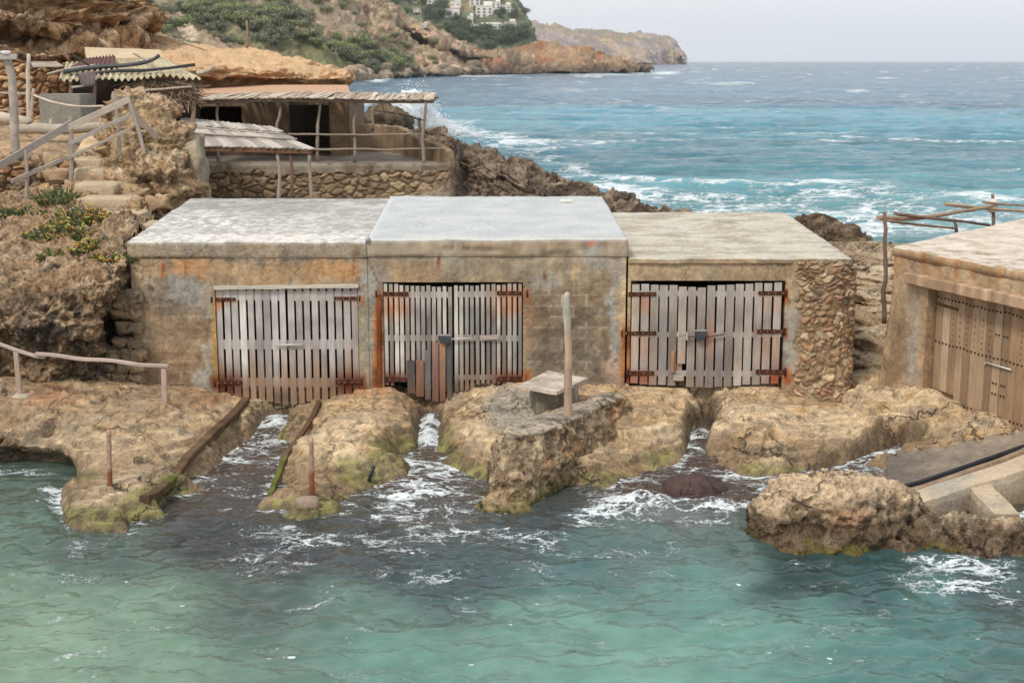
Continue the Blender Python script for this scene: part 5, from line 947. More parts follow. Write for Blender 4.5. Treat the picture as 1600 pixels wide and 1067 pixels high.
G = np.array([[(x, 45.93 + .02 * 0, z) for x in np.linspace(TX0, TX1, 160)] for z in (3.02, 3.1, 3.2, 3.31)] + [[(x, 45.93 + y, 3.315) for x in np.linspace(TX0, TX1, 160)] for y in (.1, .3, .5)]); G[..., 1] += fbm(G, 3, 3) * .03; G[:1, :, 2] += fbm(G[:1], 1.4, 3) * .12; raw('edge', G, gridf(*G.shape[:2]), M_CONC, ter, mixc(np.broadcast_to(lin(150, 140, 124), G.shape), lin(120, 106, 90), ss(-.2, .3, fbm(G, 2, 4))).reshape(-1, 3))
# low curved parapet at the right of the terrace
mb = MB()
def low_wall(name, pts, th, par, col, mat=M_WALL):
    """pts: (x, y, z0, z1) plan points of a thin wall"""
    P_ = crom(np.array(pts, float), len(pts) * 10); n = len(P_); V = []
    for k in range(n):
        d_ = P_[min(k + 1, n - 1), :2] - P_[max(k - 1, 0), :2]; d_ /= np.linalg.norm(d_); q = np.array((-d_[1], d_[0])) * th / 2
        j = .03 * rnd.uniform(-1, 1)
        for s_, z in ((-1, P_[k, 2]), (-1, P_[k, 3] + j - .03), (-.7, P_[k, 3] + j), (.7, P_[k, 3] + j), (1, P_[k, 3] + j - .03), (1, P_[k, 2])): V.append((P_[k, 0] + q[0] * s_, P_[k, 1] + q[1] * s_, z))
    Fq = [(6 * k + i, 6 * k + 6 + i, 6 * k + 7 + i, 6 * k + 1 + i) for k in range(n - 1) for i in range(5)] + [tuple(range(6)), tuple(6 * (n - 1) + i for i in reversed(range(6)))]
    V = np.array(V); C = mixc(np.broadcast_to(col, V.shape), col * .7, ss(-.2, .4, fbm(V, 1.5, 4))); return raw(name, V, Fq, mat, par, C, False)
low_wall('parapet', [(fx(545, 200, 52.5), 52.5, 3.2, zz(193, 52.5)), (fx(600, 200, 52.5), 52.5, 3.2, zz(196, 52.5)), (fx(628, 200, 51), 51, 3.2, zz(199, 51)), (fx(652, 200, 49), 49, 3.1, zz(214, 49)), (fx(690, 200, 47), 47, 2.8, zz(228, 47)), (fx(704, 200, 46), 46.1, 2.3, zz(236, 46))], .22, ter, lin(160, 136, 108))
hs = thing('ruined_house', 'low dark-walled house with an open doorway under the long pole pergola', 'house', (-8.5, 50, 3.3))
HX0, HX1 = fx(262, 200, 50), fx(545, 200, 50); dL, dR = fx(452, 200, 50), fx(515, 200, 50)
def hcol(P):
    n1 = fbm(P, .7, 4); n2 = fbm(P, 3, 4); px, py = proj(P); C = mixc(np.broadcast_to(lin(132, 112, 92), P.shape), lin(108, 92, 80), ss(-.2, .4, n1)); C = mixc(C, lin(150, 124, 98), ss(512, 522, px)); return np.clip(C * (1 + .2 * n2[..., None]), .01, .9)
wall_face(hs, (HX0, 50, 0), (1, 0, 0), HX1 - HX0, 3.2, 5.3, [(dL - HX0, dR - HX0, 3.21, 5.05), (1.0, 2.6, 3.5, 5.0)], hcol, res=.1, depth=.4)
for (a, b) in (((HX0 + .1, 52.8), (.2, 5.2)), ((HX1 - .1, 52.8), (.2, 5.2)), ((HX0 / 2 + HX1 / 2, 55.3), (HX1 - HX0 - .45, .2)), ((dL - .3, 52.7), (.2, 4.8))): raw('side_wall', *box_arr((a[0], a[1], 4.25), (b[0], b[1], 2.1)), M_WALL, hs, lin(120, 102, 84), False)
P8 = [(HX0 - .1, 49.9), (HX1 + .1, 49.9), (fx(545, 137, 56), 55.6), (HX0 - .4, 55.6)]; zr0, zr1 = zz(146, 49.9), zz(133, 55.6)
V_ = [(x, y, z) for (x, y), z in zip(P8, (zr0 - .15, zr0 - .15, zr1 - .15, zr1 - .15))] + [(x, y, z) for (x, y), z in zip(P8, (zr0, zr0, zr1, zr1))]; raw('roof', V_, [(0, 3, 2, 1), (4, 5, 6, 7), (0, 1, 5, 4), (1, 2, 6, 5), (2, 3, 7, 6), (3, 0, 4, 7)], M_CONC, hs, lin(196, 156, 126), False)
# pergola
def pole(mb, pts, r, col=(150, 136, 122), seg=8, wob=.03, cf=None, n=None):
    pts = np.array(pts, float); L_ = np.linalg.norm(pts[-1] - pts[0]); P_ = crom(pts, n or max(6, int(L_ / .25))) if len(pts) > 1 else pts
    ph = rnd.uniform(0, 9); w = wob * np.stack([fbm(P_ + ph, 1.6, 2), fbm(P_ + ph + 5, 1.6, 2), fbm(P_ + ph + 9, 1.6, 2) * .4], -1); w[0] = 0
    if len(P_) > 4: w *= np.minimum(1, np.arange(len(P_)) / 2.)[:, None]
    mb.tube(P_ + w, (r, r * .85, r * .75) if np.ndim(r) == 0 else r, lin(*col), seg, .1, cf); return mb
pg = thing('pergola', 'long pergola of crooked poles with a pale split-cane roof on the terrace', 'pergola', (-6.5, 46.3, 3.32))
zc0 = lambda t: 5.34 + .06 * math.sin(t * 5) - .1 * (1 - t)
PX0, PX1 = fx(300, 150, 46.2), fx(678, 156, 46.2)
rb = MB()
for k in range(150):
    t = (k + rnd.uniform(-.3, .3)) / 150; x = PX0 + (PX1 - PX0) * t; yb2 = 49.7 + .25 * rnd.uniform(-1, 1) if t < .64 else 49.0 + rnd.uniform(-.3, .3); y0_ = 45.95 + rnd.uniform(-.15, .15)
    za = zc0(t) + .06 + rnd.uniform(-.02, .03); zb = za + (.10 if t < .64 else .14) ; c = lin(*rnd.choice([(196, 182, 162), (176, 158, 140), (210, 198, 180), (160, 140, 124), (190, 164, 140)])) * rnd.uniform(.85, 1.05)
    dx_ = rnd.uniform(-.25, .25); rb.bar([(x, y0_, za), (x + dx_ * .5, (y0_ + yb2) / 2, (za + zb) / 2 + rnd.uniform(-.02, .03)), (x + dx_, yb2, zb)], rnd.uniform(.05, .12), .022, (1, 0, 0), c)
rb.build('cane_roof', M_WOOD, pg)
for yy, dz in ((46.2, 0), (47.9, .03), (49.4, .06)):
    m_ = MB(); pole(m_, [(PX0 + (PX1 - PX0) * t, yy, zc0(t) - .02 + dz) for t in np.linspace(0, 1, 9)], .055, wob=.05); m_.build('beam', M_WOOD, pg)
for px_, pt, pb, Y_, ln in ((341, 162, 252, 46.3, 0), (436, 166, 252, 46.3, -6), (496, 164, 253, 46.3, 2), (555, 158, 254, 46.3, 0), (664, 158, 262, 46.1, -6), (583, 158, 206, 50.5, 0), (656, 184, 230, 48, 0)):
    m_ = MB(); pole(m_, [aY(px_ + ln * .2, pb, Y_), aY(px_ + ln * .6 + rnd.uniform(-2, 2), (pt + pb) / 2, Y_), aY(px_ + (3 if ln else 0), pt, Y_)], .06, wob=.06); m_.build('post', M_WOOD, pg)
for pts in ([(450, 210), (555, 211), (665, 210)], [(490, 234), (560, 233), (600, 234), (662, 232), (700, 232)]):
    m_ = MB(); pole(m_, [aY(x, y, 46.25 if x < 680 else 46.8) for x, y in pts], .035, wob=.05); m_.build('rail', M_WOOD, pg)
m_ = MB(); pole(m_, [aY(585, 172, 50.4), aY(625, 179, 49), aY(660, 188, 46.4)], .035, (110, 92, 80), wob=.03); m_.build('rail', M_WOOD, pg)
# lean-to with plank roof
ln = thing('lean_to', 'small lean-to roofed with overlapping grey boards in front of the terrace', 'shed', (-8.5, 40, 2.3))
def lr(u, v):  # u along, v down slope
    a = np.array(aY(285, 192, 42.5)); b = np.array(aY(425, 206, 42.5)); c = np.array(aY(490, 234, 40.2)); d_ = np.array(aY(300, 228, 40.2)); return (a * (1 - u) + b * u) * (1 - v) + (d_ * (1 - u) + c * u) * v
m_ = MB()
for row, (v0, v1, n) in enumerate(((.48, 1.0, 20), (.18, .55, 19), (-.04, .25, 17))):
    for k in range(n):
        u = (k + .5) / n; c = lin(*rnd.choice([(176, 166, 156), (156, 146, 138), (188, 178, 166), (142, 134, 128)])); up_ = np.array((0, 0, .05 * row + rnd.uniform(0, .02))); m_.bar([lr(u - .01, v0) + up_, lr(u, (v0 + v1) / 2) + up_, lr(u + .01, v1 + rnd.uniform(-.01, .02)) + up_], 4.0 / n * .93, .03, (1, 0, 0), c)
m_.build('board_roof', M_WOOD, ln)
for v in (.35, .62):
    m_ = MB(); pole(m_, [lr(-.06, v) + (0, 0, .12), lr(.5, v) + (0, 0, .1), lr(1.0, v) + (0, 0, .1)], .03, (170, 158, 146)); m_.build('batten', M_WOOD, ln)
m_ = MB(); a, b = lr(.02, .97) - (0, 0, .1), lr(1.0, .97) - (0, 0, .08); m_.bar([a, (a + b) / 2, b], .13, .1, (0, 0, 1), lin(120, 90, 66)); m_.build('beam', M_WOOD, ln)
for x, t_, b_, c in ((434, 238, 330, (170, 160, 148)), (454, 238, 330, (120, 96, 80)), (482, 242, 330, (164, 146, 130))):
    m_ = MB(); pole(m_, [aY(x + (6 if x > 470 else 0), b_, 40.3), aY(x + 3, (t_ + b_) / 2 - 15, 40.3), aY(x, t_, 40.3)], .06, c, wob=.05); m_.build('post', M_WOOD, ln)
# rendered stub wall under the lean-to's left end
G = patch([[aY(264, 345, 34.0), aY(292, 345, 33.6), aY(324, 345, 33.9), aY(332, 345, 36.5)], [aY(268, 290, 34.1), aY(292, 290, 33.8), aY(318, 290, 34.0), aY(326, 290, 36.5)], [aY(274, 226, 34.6), aY(290, 222, 34.2), aY(312, 220, 34.4), aY(316, 222, 36.5)], [aY(272, 216, 36), aY(290, 216, 36), aY(312, 216, 36), aY(314, 216, 37.4)]], 50, 70); nm = gnorm(G); G = G + nm * (fbm(G, 1.3, 4) * .1)[..., None]; C = mixc(np.broadcast_to(lin(164, 148, 124), G.shape), lin(140, 130, 114), ss(-.2, .4, fbm(G, 1.5, 4)))
o = raw('stub_wall', G, gridf(*G.shape[:2]), M_WALL, C=C.reshape(-1, 3), loc=aY(295, 345, 35)); tag(o, 'worn plastered wall stub between the rock outcrop and the lean-to', 'wall')
# hut with a corrugated roof
ht = thing('beach_hut', 'makeshift hut with crumpled corrugated roof and brush screen, above the steps', 'hut', (-13, 43, 4.7))
def corr(name, q, nu, waves, amp, cols, par, mat=M_CONC, sag=.0, jag=.0):
    """corrugated sheet over the quad q (front-left, front-right, back-right, back-left)"""
    q = np.array(q, float); U, Vv = np.meshgrid(np.linspace(0, 1, nu), np.linspace(0, 1, 12)); P_ = (q[0] * (1 - U)[..., None] + q[1] * U[..., None]) * (1 - Vv)[..., None] + (q[3] * (1 - U)[..., None] + q[2] * U[..., None]) * Vv[..., None]
    P_[..., 2] += amp * np.sin(U * waves * 2 * math.pi) + sag * fbm(P_, .8, 3); P_[0, :, 1] += jag * fbm(P_[0], 2, 3); P2 = P_.copy(); P2[..., 2] -= .012
    n = P_.shape[0] * P_.shape[1]; Fq = np.concatenate([gridf(*U.shape), gridf(*U.shape)[:, ::-1] + n]); C = mixc(np.broadcast_to(lin(*cols[0]), P_.shape), lin(*cols[1]), ss(-.2, .4, fbm(P_, 1.5, 4)))
    C = np.concatenate([C.reshape(-1, 3)] * 2); return raw(name, np.concatenate([P_.reshape(-1, 3), P2.reshape(-1, 3)]), Fq, mat, par, C)
corr('corrugated_roof', [aY(92, 122, 42), aY(314, 122, 42), aY(262, 92, 45), aY(105, 98, 45)], 260, 22, .045, ((196, 186, 156), (170, 156, 130)), ht, sag=.1)
corr('roof_sheet', [aY(110, 106, 43), aY(182, 104, 43.2), aY(180, 86, 45.4), aY(135, 92, 45)], 90, 9, .035, ((112, 84, 80), (132, 92, 86)), ht)
corr('roof_sheet', [aY(128, 134, 41.8), aY(148, 132, 41.8), aY(150, 112, 42), aY(120, 116, 42)], 40, 4, .03, ((84, 74, 72), (110, 100, 96)), ht)
corr('roof_sheet', [aY(52, 106, 43), aY(100, 104, 43), aY(88, 96, 44.5), aY(48, 97, 44.5)], 40, 1, .01, ((176, 160, 142), (156, 140, 126)), ht)
m_ = MB(); a, b, c, d_ = [np.array(v) for v in (aY(135, 92, 46), aY(255, 90, 46), aY(250, 78, 49), aY(132, 74, 49))]; m_.add([a, b, c, d_] + [v - (0, 0, .1) for v in (a, b, c, d_)], [(0, 1, 2, 3), (7, 6, 5, 4), (0, 4, 5, 1), (1, 5, 6, 2), (2, 6, 7, 3), (3, 7, 4, 0)], lin(206, 184, 150)); m_.build('roof_slab', M_CONC, ht)
for pts, r, c in (([(100, 114), (150, 107), (200, 104), (235, 97), (250, 88)], .07, (70, 72, 76)), ([(98, 128), (130, 120), (180, 113), (240, 111), (305, 103)], .06, (50, 52, 54)), ([(114, 88), (148, 110)], .035, (44, 42, 42)), ([(74, 118), (110, 109), (150, 103)], .035, (170, 158, 144)), ([(208, 84), (235, 100), (254, 118)], .05, (190, 176, 158)), ([(308, 117), (322, 114), (335, 106)], .07, (182, 166, 148)), ([(110, 118), (150, 122), (180, 119)], .025, (40, 38, 38))):
    m_ = MB(); pole(m_, [np.array(aY(x, y, 42.6)) + (0, 0, .03) for x, y in pts], r, c, wob=.02, n=14); o = m_.build('roof_pole', M_DARK if c[0] < 80 else M_WOOD, ht)
m_ = MB(); raw('back_wall', *box_arr((fx(170, 160, 45.5), 45.7, 5.2), (5.6, .2, 1.6)), M_STONE, ht, lin(52, 44, 38), False)  # wall colour darkened to paint in the shade inside the hut
for x in (112, 148, 224, 300): m_ = MB(); pole(m_, [aY(x, 205, 42.2), aY(x + 1, 165, 42.2), aY(x, 124, 42.2)], .07, (150, 126, 106), wob=.05); m_.build('post', M_WOOD, ht)
m_ = MB()
for k in range(900):
    t = rnd.random(); x = 196 + 110 * t; top = 124 + 4 * rnd.random() + 3 * (1 - t); y_ = top + rnd.random() * (26 + 10 * math.sin(t * 3)); L_ = rnd.uniform(.25, .7); a = np.array(aY(x, y_, 42.15 + rnd.uniform(-.12, .1))); th = rnd.uniform(-.9, .9) + (.9 if rnd.random() < .5 else -.3)
    m_.bar([a, a + np.array((math.sin(th) * L_ * .8, rnd.uniform(-.1, .05), -abs(math.cos(th)) * L_ * .6))], .016, .012, (1, 0, 0), lin(*rnd.choice([(140, 118, 96), (112, 92, 76), (168, 146, 120), (90, 74, 62)])))
m_.build('brush_screen', M_THATCH, ht)
for pts in ([(112, 137), (145, 133)], [(222, 142), (260, 139), (300, 136)], [(205, 170), (240, 172), (290, 175)], [(140, 172), (200, 173)]): m_ = MB(); pole(m_, [aY(x, y, 42) for x, y in pts], .04, (176, 160, 142)); m_.build('rail', M_WOOD, ht)
m_ = MB(); c = np.array(aY(101, 196, 41)); m_.box((c[0], 41.4, 5.1), (1.25, 1.0, 1.05), lin(140, 136, 126), -.15, .02, .03); o = m_.build('concrete_tank', M_CONC, None, (c[0], 41.4, 4.6)); tag(o, 'grey cement block tank with a stained top standing before the hut', 'tank')
# rubble wall left of the hut
rows = [[aY(x, y, 45.0) for x in (-260, -60, 60, 112)] for y in (215, 160, 98)]; G = patch(rows, 200, 90); G, C = stone_skin(G, (2.6, 2.6, 4.5), .13, seed=31., cols=[(176, 142, 104), (164, 126, 90), (190, 156, 116), (140, 108, 80)], mortar=(100, 74, 54)); o = raw('stone_wall', G, gridf(*G.shape[:2]), M_STONE, C=C.reshape(-1, 3), loc=aY(40, 205, 45)); tag(o, 'orange rubble wall under the cliff, left of the corrugated-roof hut', 'stone wall')
# rubble retaining wall by the steps
rows = [[aY(x, y, Y_) for x, Y_ in ((-300, 33.6), (-60, 33.6), (50, 33.5), (108, 33.6), (118, 34.2))] for y in (330, 285, 254)]; rows.append([aY(x, y, Y_) for x, y, Y_ in ((-300, 250, 34.2), (-60, 250, 34.2), (50, 249, 34.2), (108, 249, 34.2), (116, 250, 34.5))]); G = patch(rows, 220, 80); G, C = stone_skin(G, (2.4, 2.4, 4.2), .12, seed=51., cols=[(150, 128, 100), (166, 142, 112), (134, 114, 92), (158, 124, 92)], mortar=(96, 76, 58)); o = raw('stone_wall', G, gridf(*G.shape[:2]), M_STONE, C=C.reshape(-1, 3), loc=aY(40, 320, 33.5)); tag(o, 'low rubble retaining wall under the path, left of the stone steps', 'stone wall')
# steps
stp = thing('stone_steps', 'rough stone steps climbing from the left boathouse roof to the path', 'steps', aY(200, 360, 29.4))
for k, (x, y, Y_, w, h, dep) in enumerate(((208, 352, 29.3, 74, .3, .55), (184, 334, 30.1, 84, .3, .6), (166, 312, 31.0, 88, .3, .6), (150, 289, 32.0, 66, .34, .6), (143, 266, 33.0, 50, .32, .7), (140, 250, 34.0, 56, .3, .9))):
    c = np.array(aY(x, y, Y_)); m_ = MB(); m_.rock((c[0], Y_ + .2, c[2] - h / 2 + .02), (w * Y_ / F / 2, dep / 2 + .1, h / 2 + .03), lin(186, 166, 138), 90 + k, 18, .07, 1.6, .22); [m_.rock(c + (rnd.uniform(-1.1, 1.1), rnd.uniform(-.1, .3), rnd.uniform(-.3, -.1)), (rnd.uniform(.12, .28), .2, rnd.uniform(.1, .2)), lin(176, 148, 116), j + 7 * k, 10, .75, 1.5, .55) for j in range(5)]
    # refine into an uneven block
    m_.build('step', M_STONE, stp)
# sloping plaster ramp beside the railing
G = patch([[aY(118, 240, 34.6), aY(150, 242, 34.8), aY(205, 236, 35.2)], [aY(128, 222, 35.6), aY(160, 212, 35.9), aY(206, 203, 36)], [aY(150, 206, 36.6), aY(180, 196, 36.9), aY(208, 184, 37)], [aY(160, 214, 38.6), aY(185, 208, 38.9), aY(212, 200, 39)]], 40, 50); G[..., 2] += fbm(G, 1.2, 4) * .05; o = raw('ramp', G, gridf(*G.shape[:2]), M_SOIL, C=mixc(np.broadcast_to(lin(206, 182, 146), G.shape), lin(186, 158, 122), ss(-.2, .4, fbm(G, 1.5, 4))).reshape(-1, 3)); tag(o, kind='structure')
# ------------------------------------------------------------------ small things
def single(mb, name, mat, loc, label, cat, group=None):
    return tag(mb.build(name, mat, None, loc), label, cat, group)
m_ = MB(); b = np.array(aZ(888, 645, 1.0)); Yp = b[1]; tp = np.array(aY(886, 457, Yp))
pts = [b - (0, 0, .15), b + (tp - b) * .25, b + (tp - b) * .5 + (.012, 0, 0), b + (tp - b) * .72, b + (tp - b) * .86 + (-.015, 0, 0), tp + (-.01, 0, -.1), tp + (.012, 0, 0)]
m_.tube(pts, (.066, .066, .06, .056, .066, .058, .034), lin(172, 140, 118), 14, .05, lambda p: lin(182, 154, 132) * (1 + .35 * float(fbm(np.array(p), (8, 8, 2), 4))) if p[2] < 2.3 else lin(176, 166, 150) * (1 + .3 * float(fbm(np.array(p), 6, 3))), res=40)
m_.rock(tp + (-.06, 0, -.16), (.035, .04, .12), lin(170, 158, 140), 4, 7, .3)
single(m_, 'mooring_post', M_WOOD_V, b, 'tall weathered wooden post standing on the cement-topped rock block', 'post')
# stone table
q = [np.array(aZ(x, y, 1.05)) for x, y in ((809, 602), (870, 612), (918, 591), (856, 579))]
tb = thing('stone_table', 'cement table with a pale square slab beside the wooden post', 'table', aY(860, 640, 25))
def slab4(q, th, col, sub=8, amp=.01):
    q = np.array(q); U, V_ = np.meshgrid(np.linspace(0, 1, sub * 3), np.linspace(0, 1, sub * 3)); P_ = (q[0] * (1 - U)[..., None] + q[1] * U[..., None]) * (1 - V_)[..., None] + (q[3] * (1 - U)[..., None] + q[2] * U[..., None]) * V_[..., None]
    P_ = P_ + (fbm(P_, 3, 4) * amp)[..., None] * np.array((.6, .6, 1)); B_ = P_ - (0, 0, th); n = U.size; m = sub * 3; Fq = [tuple(f) for f in gridf(m, m)] + [tuple(f[::-1] + n) for f in gridf(m, m)]
    ed = [(0, k) for k in range(m)] + [(k, m - 1) for k in range(1, m)] + [(m - 1, k) for k in range(m - 2, -1, -1)] + [(k, 0) for k in range(m - 2, 0, -1)]; e = [a * m + b for a, b in ed]
    Fq += [(e[(k + 1) % len(e)], e[k], e[k] + n, e[(k + 1) % len(e)] + n) for k in range(len(e))]; V2 = np.concatenate([P_.reshape(-1, 3), B_.reshape(-1, 3)]); C = mixc(np.broadcast_to(col, V2.shape), col * .72, ss(-.1, .35, fbm(V2, 2.5, 5, .6))); return V2, Fq, C
V2, Fq, C2 = slab4(q, .06, lin(206, 190, 172)); raw('top', V2, Fq, M_CONC, tb, C2, False)
m_ = MB(); cx = sum(q)[0] / 4; cy = sum(q)[1] / 4; m_.box((cx + .02, cy + .02, .72), (.74, .62, .62), lin(128, 120, 108), .22, .01, .03); m_.build('base', M_WALL, tb)
# iron stakes and their footings
for x, yb_, yt, z, lab in ((172, 772, 672, .2, 'thin rusty stake on the mossy rock tongue at the left'), (488, 780, 683, .12, 'thin rusty stake standing on a small footing between the first two channels')):
    b = np.array(aZ(x, yb_, z)); t_ = np.array(aY(x - 2, yt, b[1])); m_ = MB(); n = 12
    m_.tube([b + (t_ - b) * k / n + (rnd.uniform(-.004, .004), 0, 0) for k in range(n + 1)], (.042, .04, .036, .036), (1, 1, 1), 8, .08, lambda p: (lin(136, 84, 56) if p[2] < b[2] + .4 else lin(168, 138, 118)) * rnd.uniform(.85, 1.1))
    single(m_, 'rusty_stake', M_RUST, b, lab, 'stake', 'rusty stakes on the rocks')
m_ = MB(); b = np.array(aZ(481, 790, .1)); m_.rock(b + (0, 0, .04), (.19, .12, .1), lin(150, 132, 112), 5, 10, .2); single(m_, 'footing_stone', M_STONE, b, 'small squarish stone footing at the foot of the right-hand rusty stake', 'stone')
m_ = MB(); b = np.array(aZ(178, 774, .2)); 
for k in range(5): m_.rock(b + (rnd.uniform(-.1, .12), rnd.uniform(-.08, .05), .02), (rnd.uniform(.04, .07), .05, .035), lin(196, 184, 166), k, 7, .3)
single(m_, 'cement_blob', M_STONE, b, 'pale crumbled cement lump at the foot of the left-hand rusty stake', 'cement')
m_ = MB(); a, b = np.array(aZ(584, 728, .34)), np.array(aZ(571, 768, -.1)); m_.tube([a, (a + b) / 2, b], .03, lin(40, 48, 52), 8); single(m_, 'pipe_stub', M_METAL, b, 'short dark metal pipe leaning into the water beside the middle channel', 'pipe')
# left handrail
hr = thing('handrail', 'weathered wooden handrail on two posts on the left rock shelf', 'handrail', aZ(145, 625, .8))
for xb, yb_, zb, xt, yt in ((32, 622, .86, 25, 548), (258, 635, .72, 256, 575)):
    b = np.array(aZ(xb, yb_, zb)); t_ = np.array(aY(xt, yt, b[1])); m_ = MB(); m_.bar([b - (0, 0, .1)] + [b + (t_ - b) * k / 6 for k in range(7)], .085, .07, (1, 0, 0), lin(168, 146, 128), lambda p: lin(178, 156, 140) * rnd.uniform(.85, 1.1), jit=.06); m_.build('post', M_WOOD_V, hr)
    if xb < 100: m_ = MB(); m_.rock(b + (.02, 0, .0), (.16, .13, .09), lin(178, 162, 142), 9, 9, .25); m_.build('footing', M_STONE, hr)
Y1 = aZ(258, 635, .72)[1]; Y0 = aZ(32, 622, .86)[1]
m_ = MB(); P_ = [np.array(aY(x, y, Y)) for x, y, Y in ((-40, 522, Y0), (-5, 536, Y0), (26, 547, Y0), (58, 557, Y0), (70, 558, Y0 + .05))]; m_.bar(P_, .09, .045, (0, 1, 0), lin(176, 160, 148), jit=.04); m_.build('rail', M_WOOD_X, hr)
m_ = MB(); a, b = np.array(aY(56, 553, Y0 - .02)), np.array(aY(263, 573, Y1)); m_.bar([a + (b - a) * k / 20 + (0, 0, .012 * math.sin(k * .7)) for k in range(21)], .1, .05, (0, 1, 0), lin(180, 158, 144), lambda p: lin(184, 164, 150) * (1 + .25 * float(fbm(np.array(p), 3, 3))), jit=.03); m_.build('rail', M_WOOD_X, hr)
# boat skids on the first slip
def on_rock(x, y, z, off=.03):
    p = np.array(aZ(x, y, z)); zz_ = float(near_z(np.array([[p[0]]]), np.array([[p[1]]]))[0, 0]); p[2] = max(zz_, -.06) + off; return p
for pts, lab in (([(384, 626, .36), (362, 655, .3), (335, 685, .24), (300, 718, .2), (272, 748, .18), (248, 774, .16), (226, 792, .14)], 'long dark boat skid curving down left of the first channel, mossy at its foot'),
                 ([(499, 629, .36), (488, 655, .3), (468, 685, .26), (446, 715, .2), (432, 740, .15), (420, 770, .1)], 'long thin boat skid down the rock right of the first channel')):
    P_ = np.array([on_rock(x, y, z, .035) for x, y, z in crom(np.array(pts, float), 70)]); P_[:, 2] = np.convolve(np.pad(P_[:, 2], 12, mode='edge'), np.ones(25) / 25, 'valid') + .03
    w_ = .15 if len(pts) > 6 else .085; m_ = MB(); m_.bar(list(P_), w_, w_ * .8, (1, .3, 0), (0, 0, 0), lambda p: (lin(96, 74, 56) if p[2] > .2 else lin(92, 92, 44)) * (1 + .4 * float(fbm(np.array(p), 4, 3))), ch=.1, jit=.06); single(m_, 'boat_skid', M_WOOD, P_[-1], lab, 'skid', 'boat skids on the rock')
# slipway hose, kerb and concrete beams
m_ = MB(); pts = [aZ(1396, 764, .06), aZ(1440, 752, .12), aZ(1500, 732, .24), aZ(1560, 711, .34), aZ(1610, 694, .42), aZ(1700, 664, .5)]; m_.tube(pts, .038, lin(42, 44, 50), 8, .03, res=40); single(m_, 'black_hose', M_DARK, pts[0], 'black hose running up the edge of the dark slipway', 'hose')
m_ = MB(); pts = crom(np.array([aZ(1400, 772, .06), aZ(1440, 762, .1), aZ(1500, 742, .22), aZ(1560, 720, .32), aZ(1620, 699, .4), aZ(1700, 672, .5)]), 40); m_.bar(list(pts - (0, 0, .04)), .16, .14, (1, 1, 0), (0, 0, 0), lambda p: lin(164, 138, 112) * (1 + .3 * float(fbm(np.array(p), 5, 3))), jit=.06); single(m_, 'kerb', M_CONC, pts[0], 'narrow rough brown kerb between black hose and pale concrete beam', 'kerb')
bf = thing('concrete_beams', 'pale concrete beam with a short cross beam beside the slipway at the lower right', 'beamwork', aZ(1520, 780, 0))  # frame of concrete beams: one long, one short across
def beam(pts, w, h, col):
    P_ = crom(np.array(pts, float), 30); d_ = P_[-1] - P_[0]; d_[2] = 0; d_ /= np.linalg.norm(d_); sd_ = np.array((-d_[1], d_[0], 0)); V = []; n = len(P_)
    prof = [(-1, -1), (-1, -.55), (-1, -.1), (-.93, 0), (-.3, 0), (.3, 0), (.93, 0), (1, -.1), (1, -.55), (1, -1)]
    for p in P_:
        for a, b in prof: V.append(p + sd_ * a * w / 2 + np.array((0, 0, b * h)))
    V = np.array(V); V += (fbm(V, 2.2, 3) * .02)[:, None] * np.array((1, 1, .6)); m = len(prof); Fq = [(m * k + i, m * k + i + 1, m * k + m + i + 1, m * k + m + i) for k in range(n - 1) for i in range(m - 1)] + [tuple(reversed(range(m))), tuple(m * (n - 1) + i for i in range(m))]
    C = mixc(np.broadcast_to(lin(*col), V.shape), lin(128, 108, 78), (1 - ss(-.1, .35, V[:, 2] + .12 * fbm(V, 3, 3))) * .8); C = mixc(C, lin(150, 146, 138), ss(.1, .4, fbm(V, 1.5, 4)) * .6); return V, Fq, C
V, Fq, C = beam([aZ(1392, 792, .3), aZ(1440, 774, .36), aZ(1520, 748, .46), aZ(1600, 722, .55), (10.6, 23.6, .62)], .44, 1.0, (196, 176, 150)); raw('beam', V, Fq, M_CONC, bf, C, False)
V, Fq, C = beam([aZ(1522, 750, .44), aZ(1545, 772, .38), aZ(1574, 802, .3)], .4, .95, (194, 174, 148)); raw('cross_beam', V, Fq, M_CONC, bf, C, False)
# stick fence behind the fourth boathouse
sf = thing('stick_fence', 'crooked stick fence above the right-hand boathouse roof, on one tall post', 'fence', aY(1381, 500, 28))
for pts, r in (([(1381, 505, 28), (1383, 420, 28), (1381, 332, 28)], .05), ([(1553, 360, 31), (1554, 330, 31), (1553, 303, 31)], .045), ([(1494, 362, 30.5), (1493, 345, 30.5)], .04)):
    m_ = MB(); pole(m_, [aY(*q) for q in pts], r, (128, 108, 92), wob=.05, n=14); m_.build('post', M_WOOD, sf)
for pts, r, c in (([(1372, 341, 28), (1440, 340, 28.8), (1500, 331, 29.6), (1550, 322, 30.4)], .05, (158, 132, 112)), ([(1398, 334, 28), (1460, 342, 29), (1545, 351, 30.5)], .035, (128, 104, 88)), ([(1386, 345, 28), (1440, 352, 29), (1495, 357, 30.4)], .03, (150, 124, 106)), ([(1476, 319, 30), (1540, 326, 30.6), (1620, 332, 31)], .04, (160, 136, 116)), ([(1536, 316, 30.8), (1620, 324, 31)], .03, (146, 124, 108))):
    m_ = MB(); pole(m_, [aY(*q) for q in pts], r, c, wob=.04); m_.build('rail', M_WOOD, sf)
m_ = MB(); c = np.array(aY(1551, 322, 30.95)); m_.rock(c, (.11, .07, .14), lin(214, 204, 200), 3, 8, .5); m_.build('knotted_rag', M_FOAM, sf)
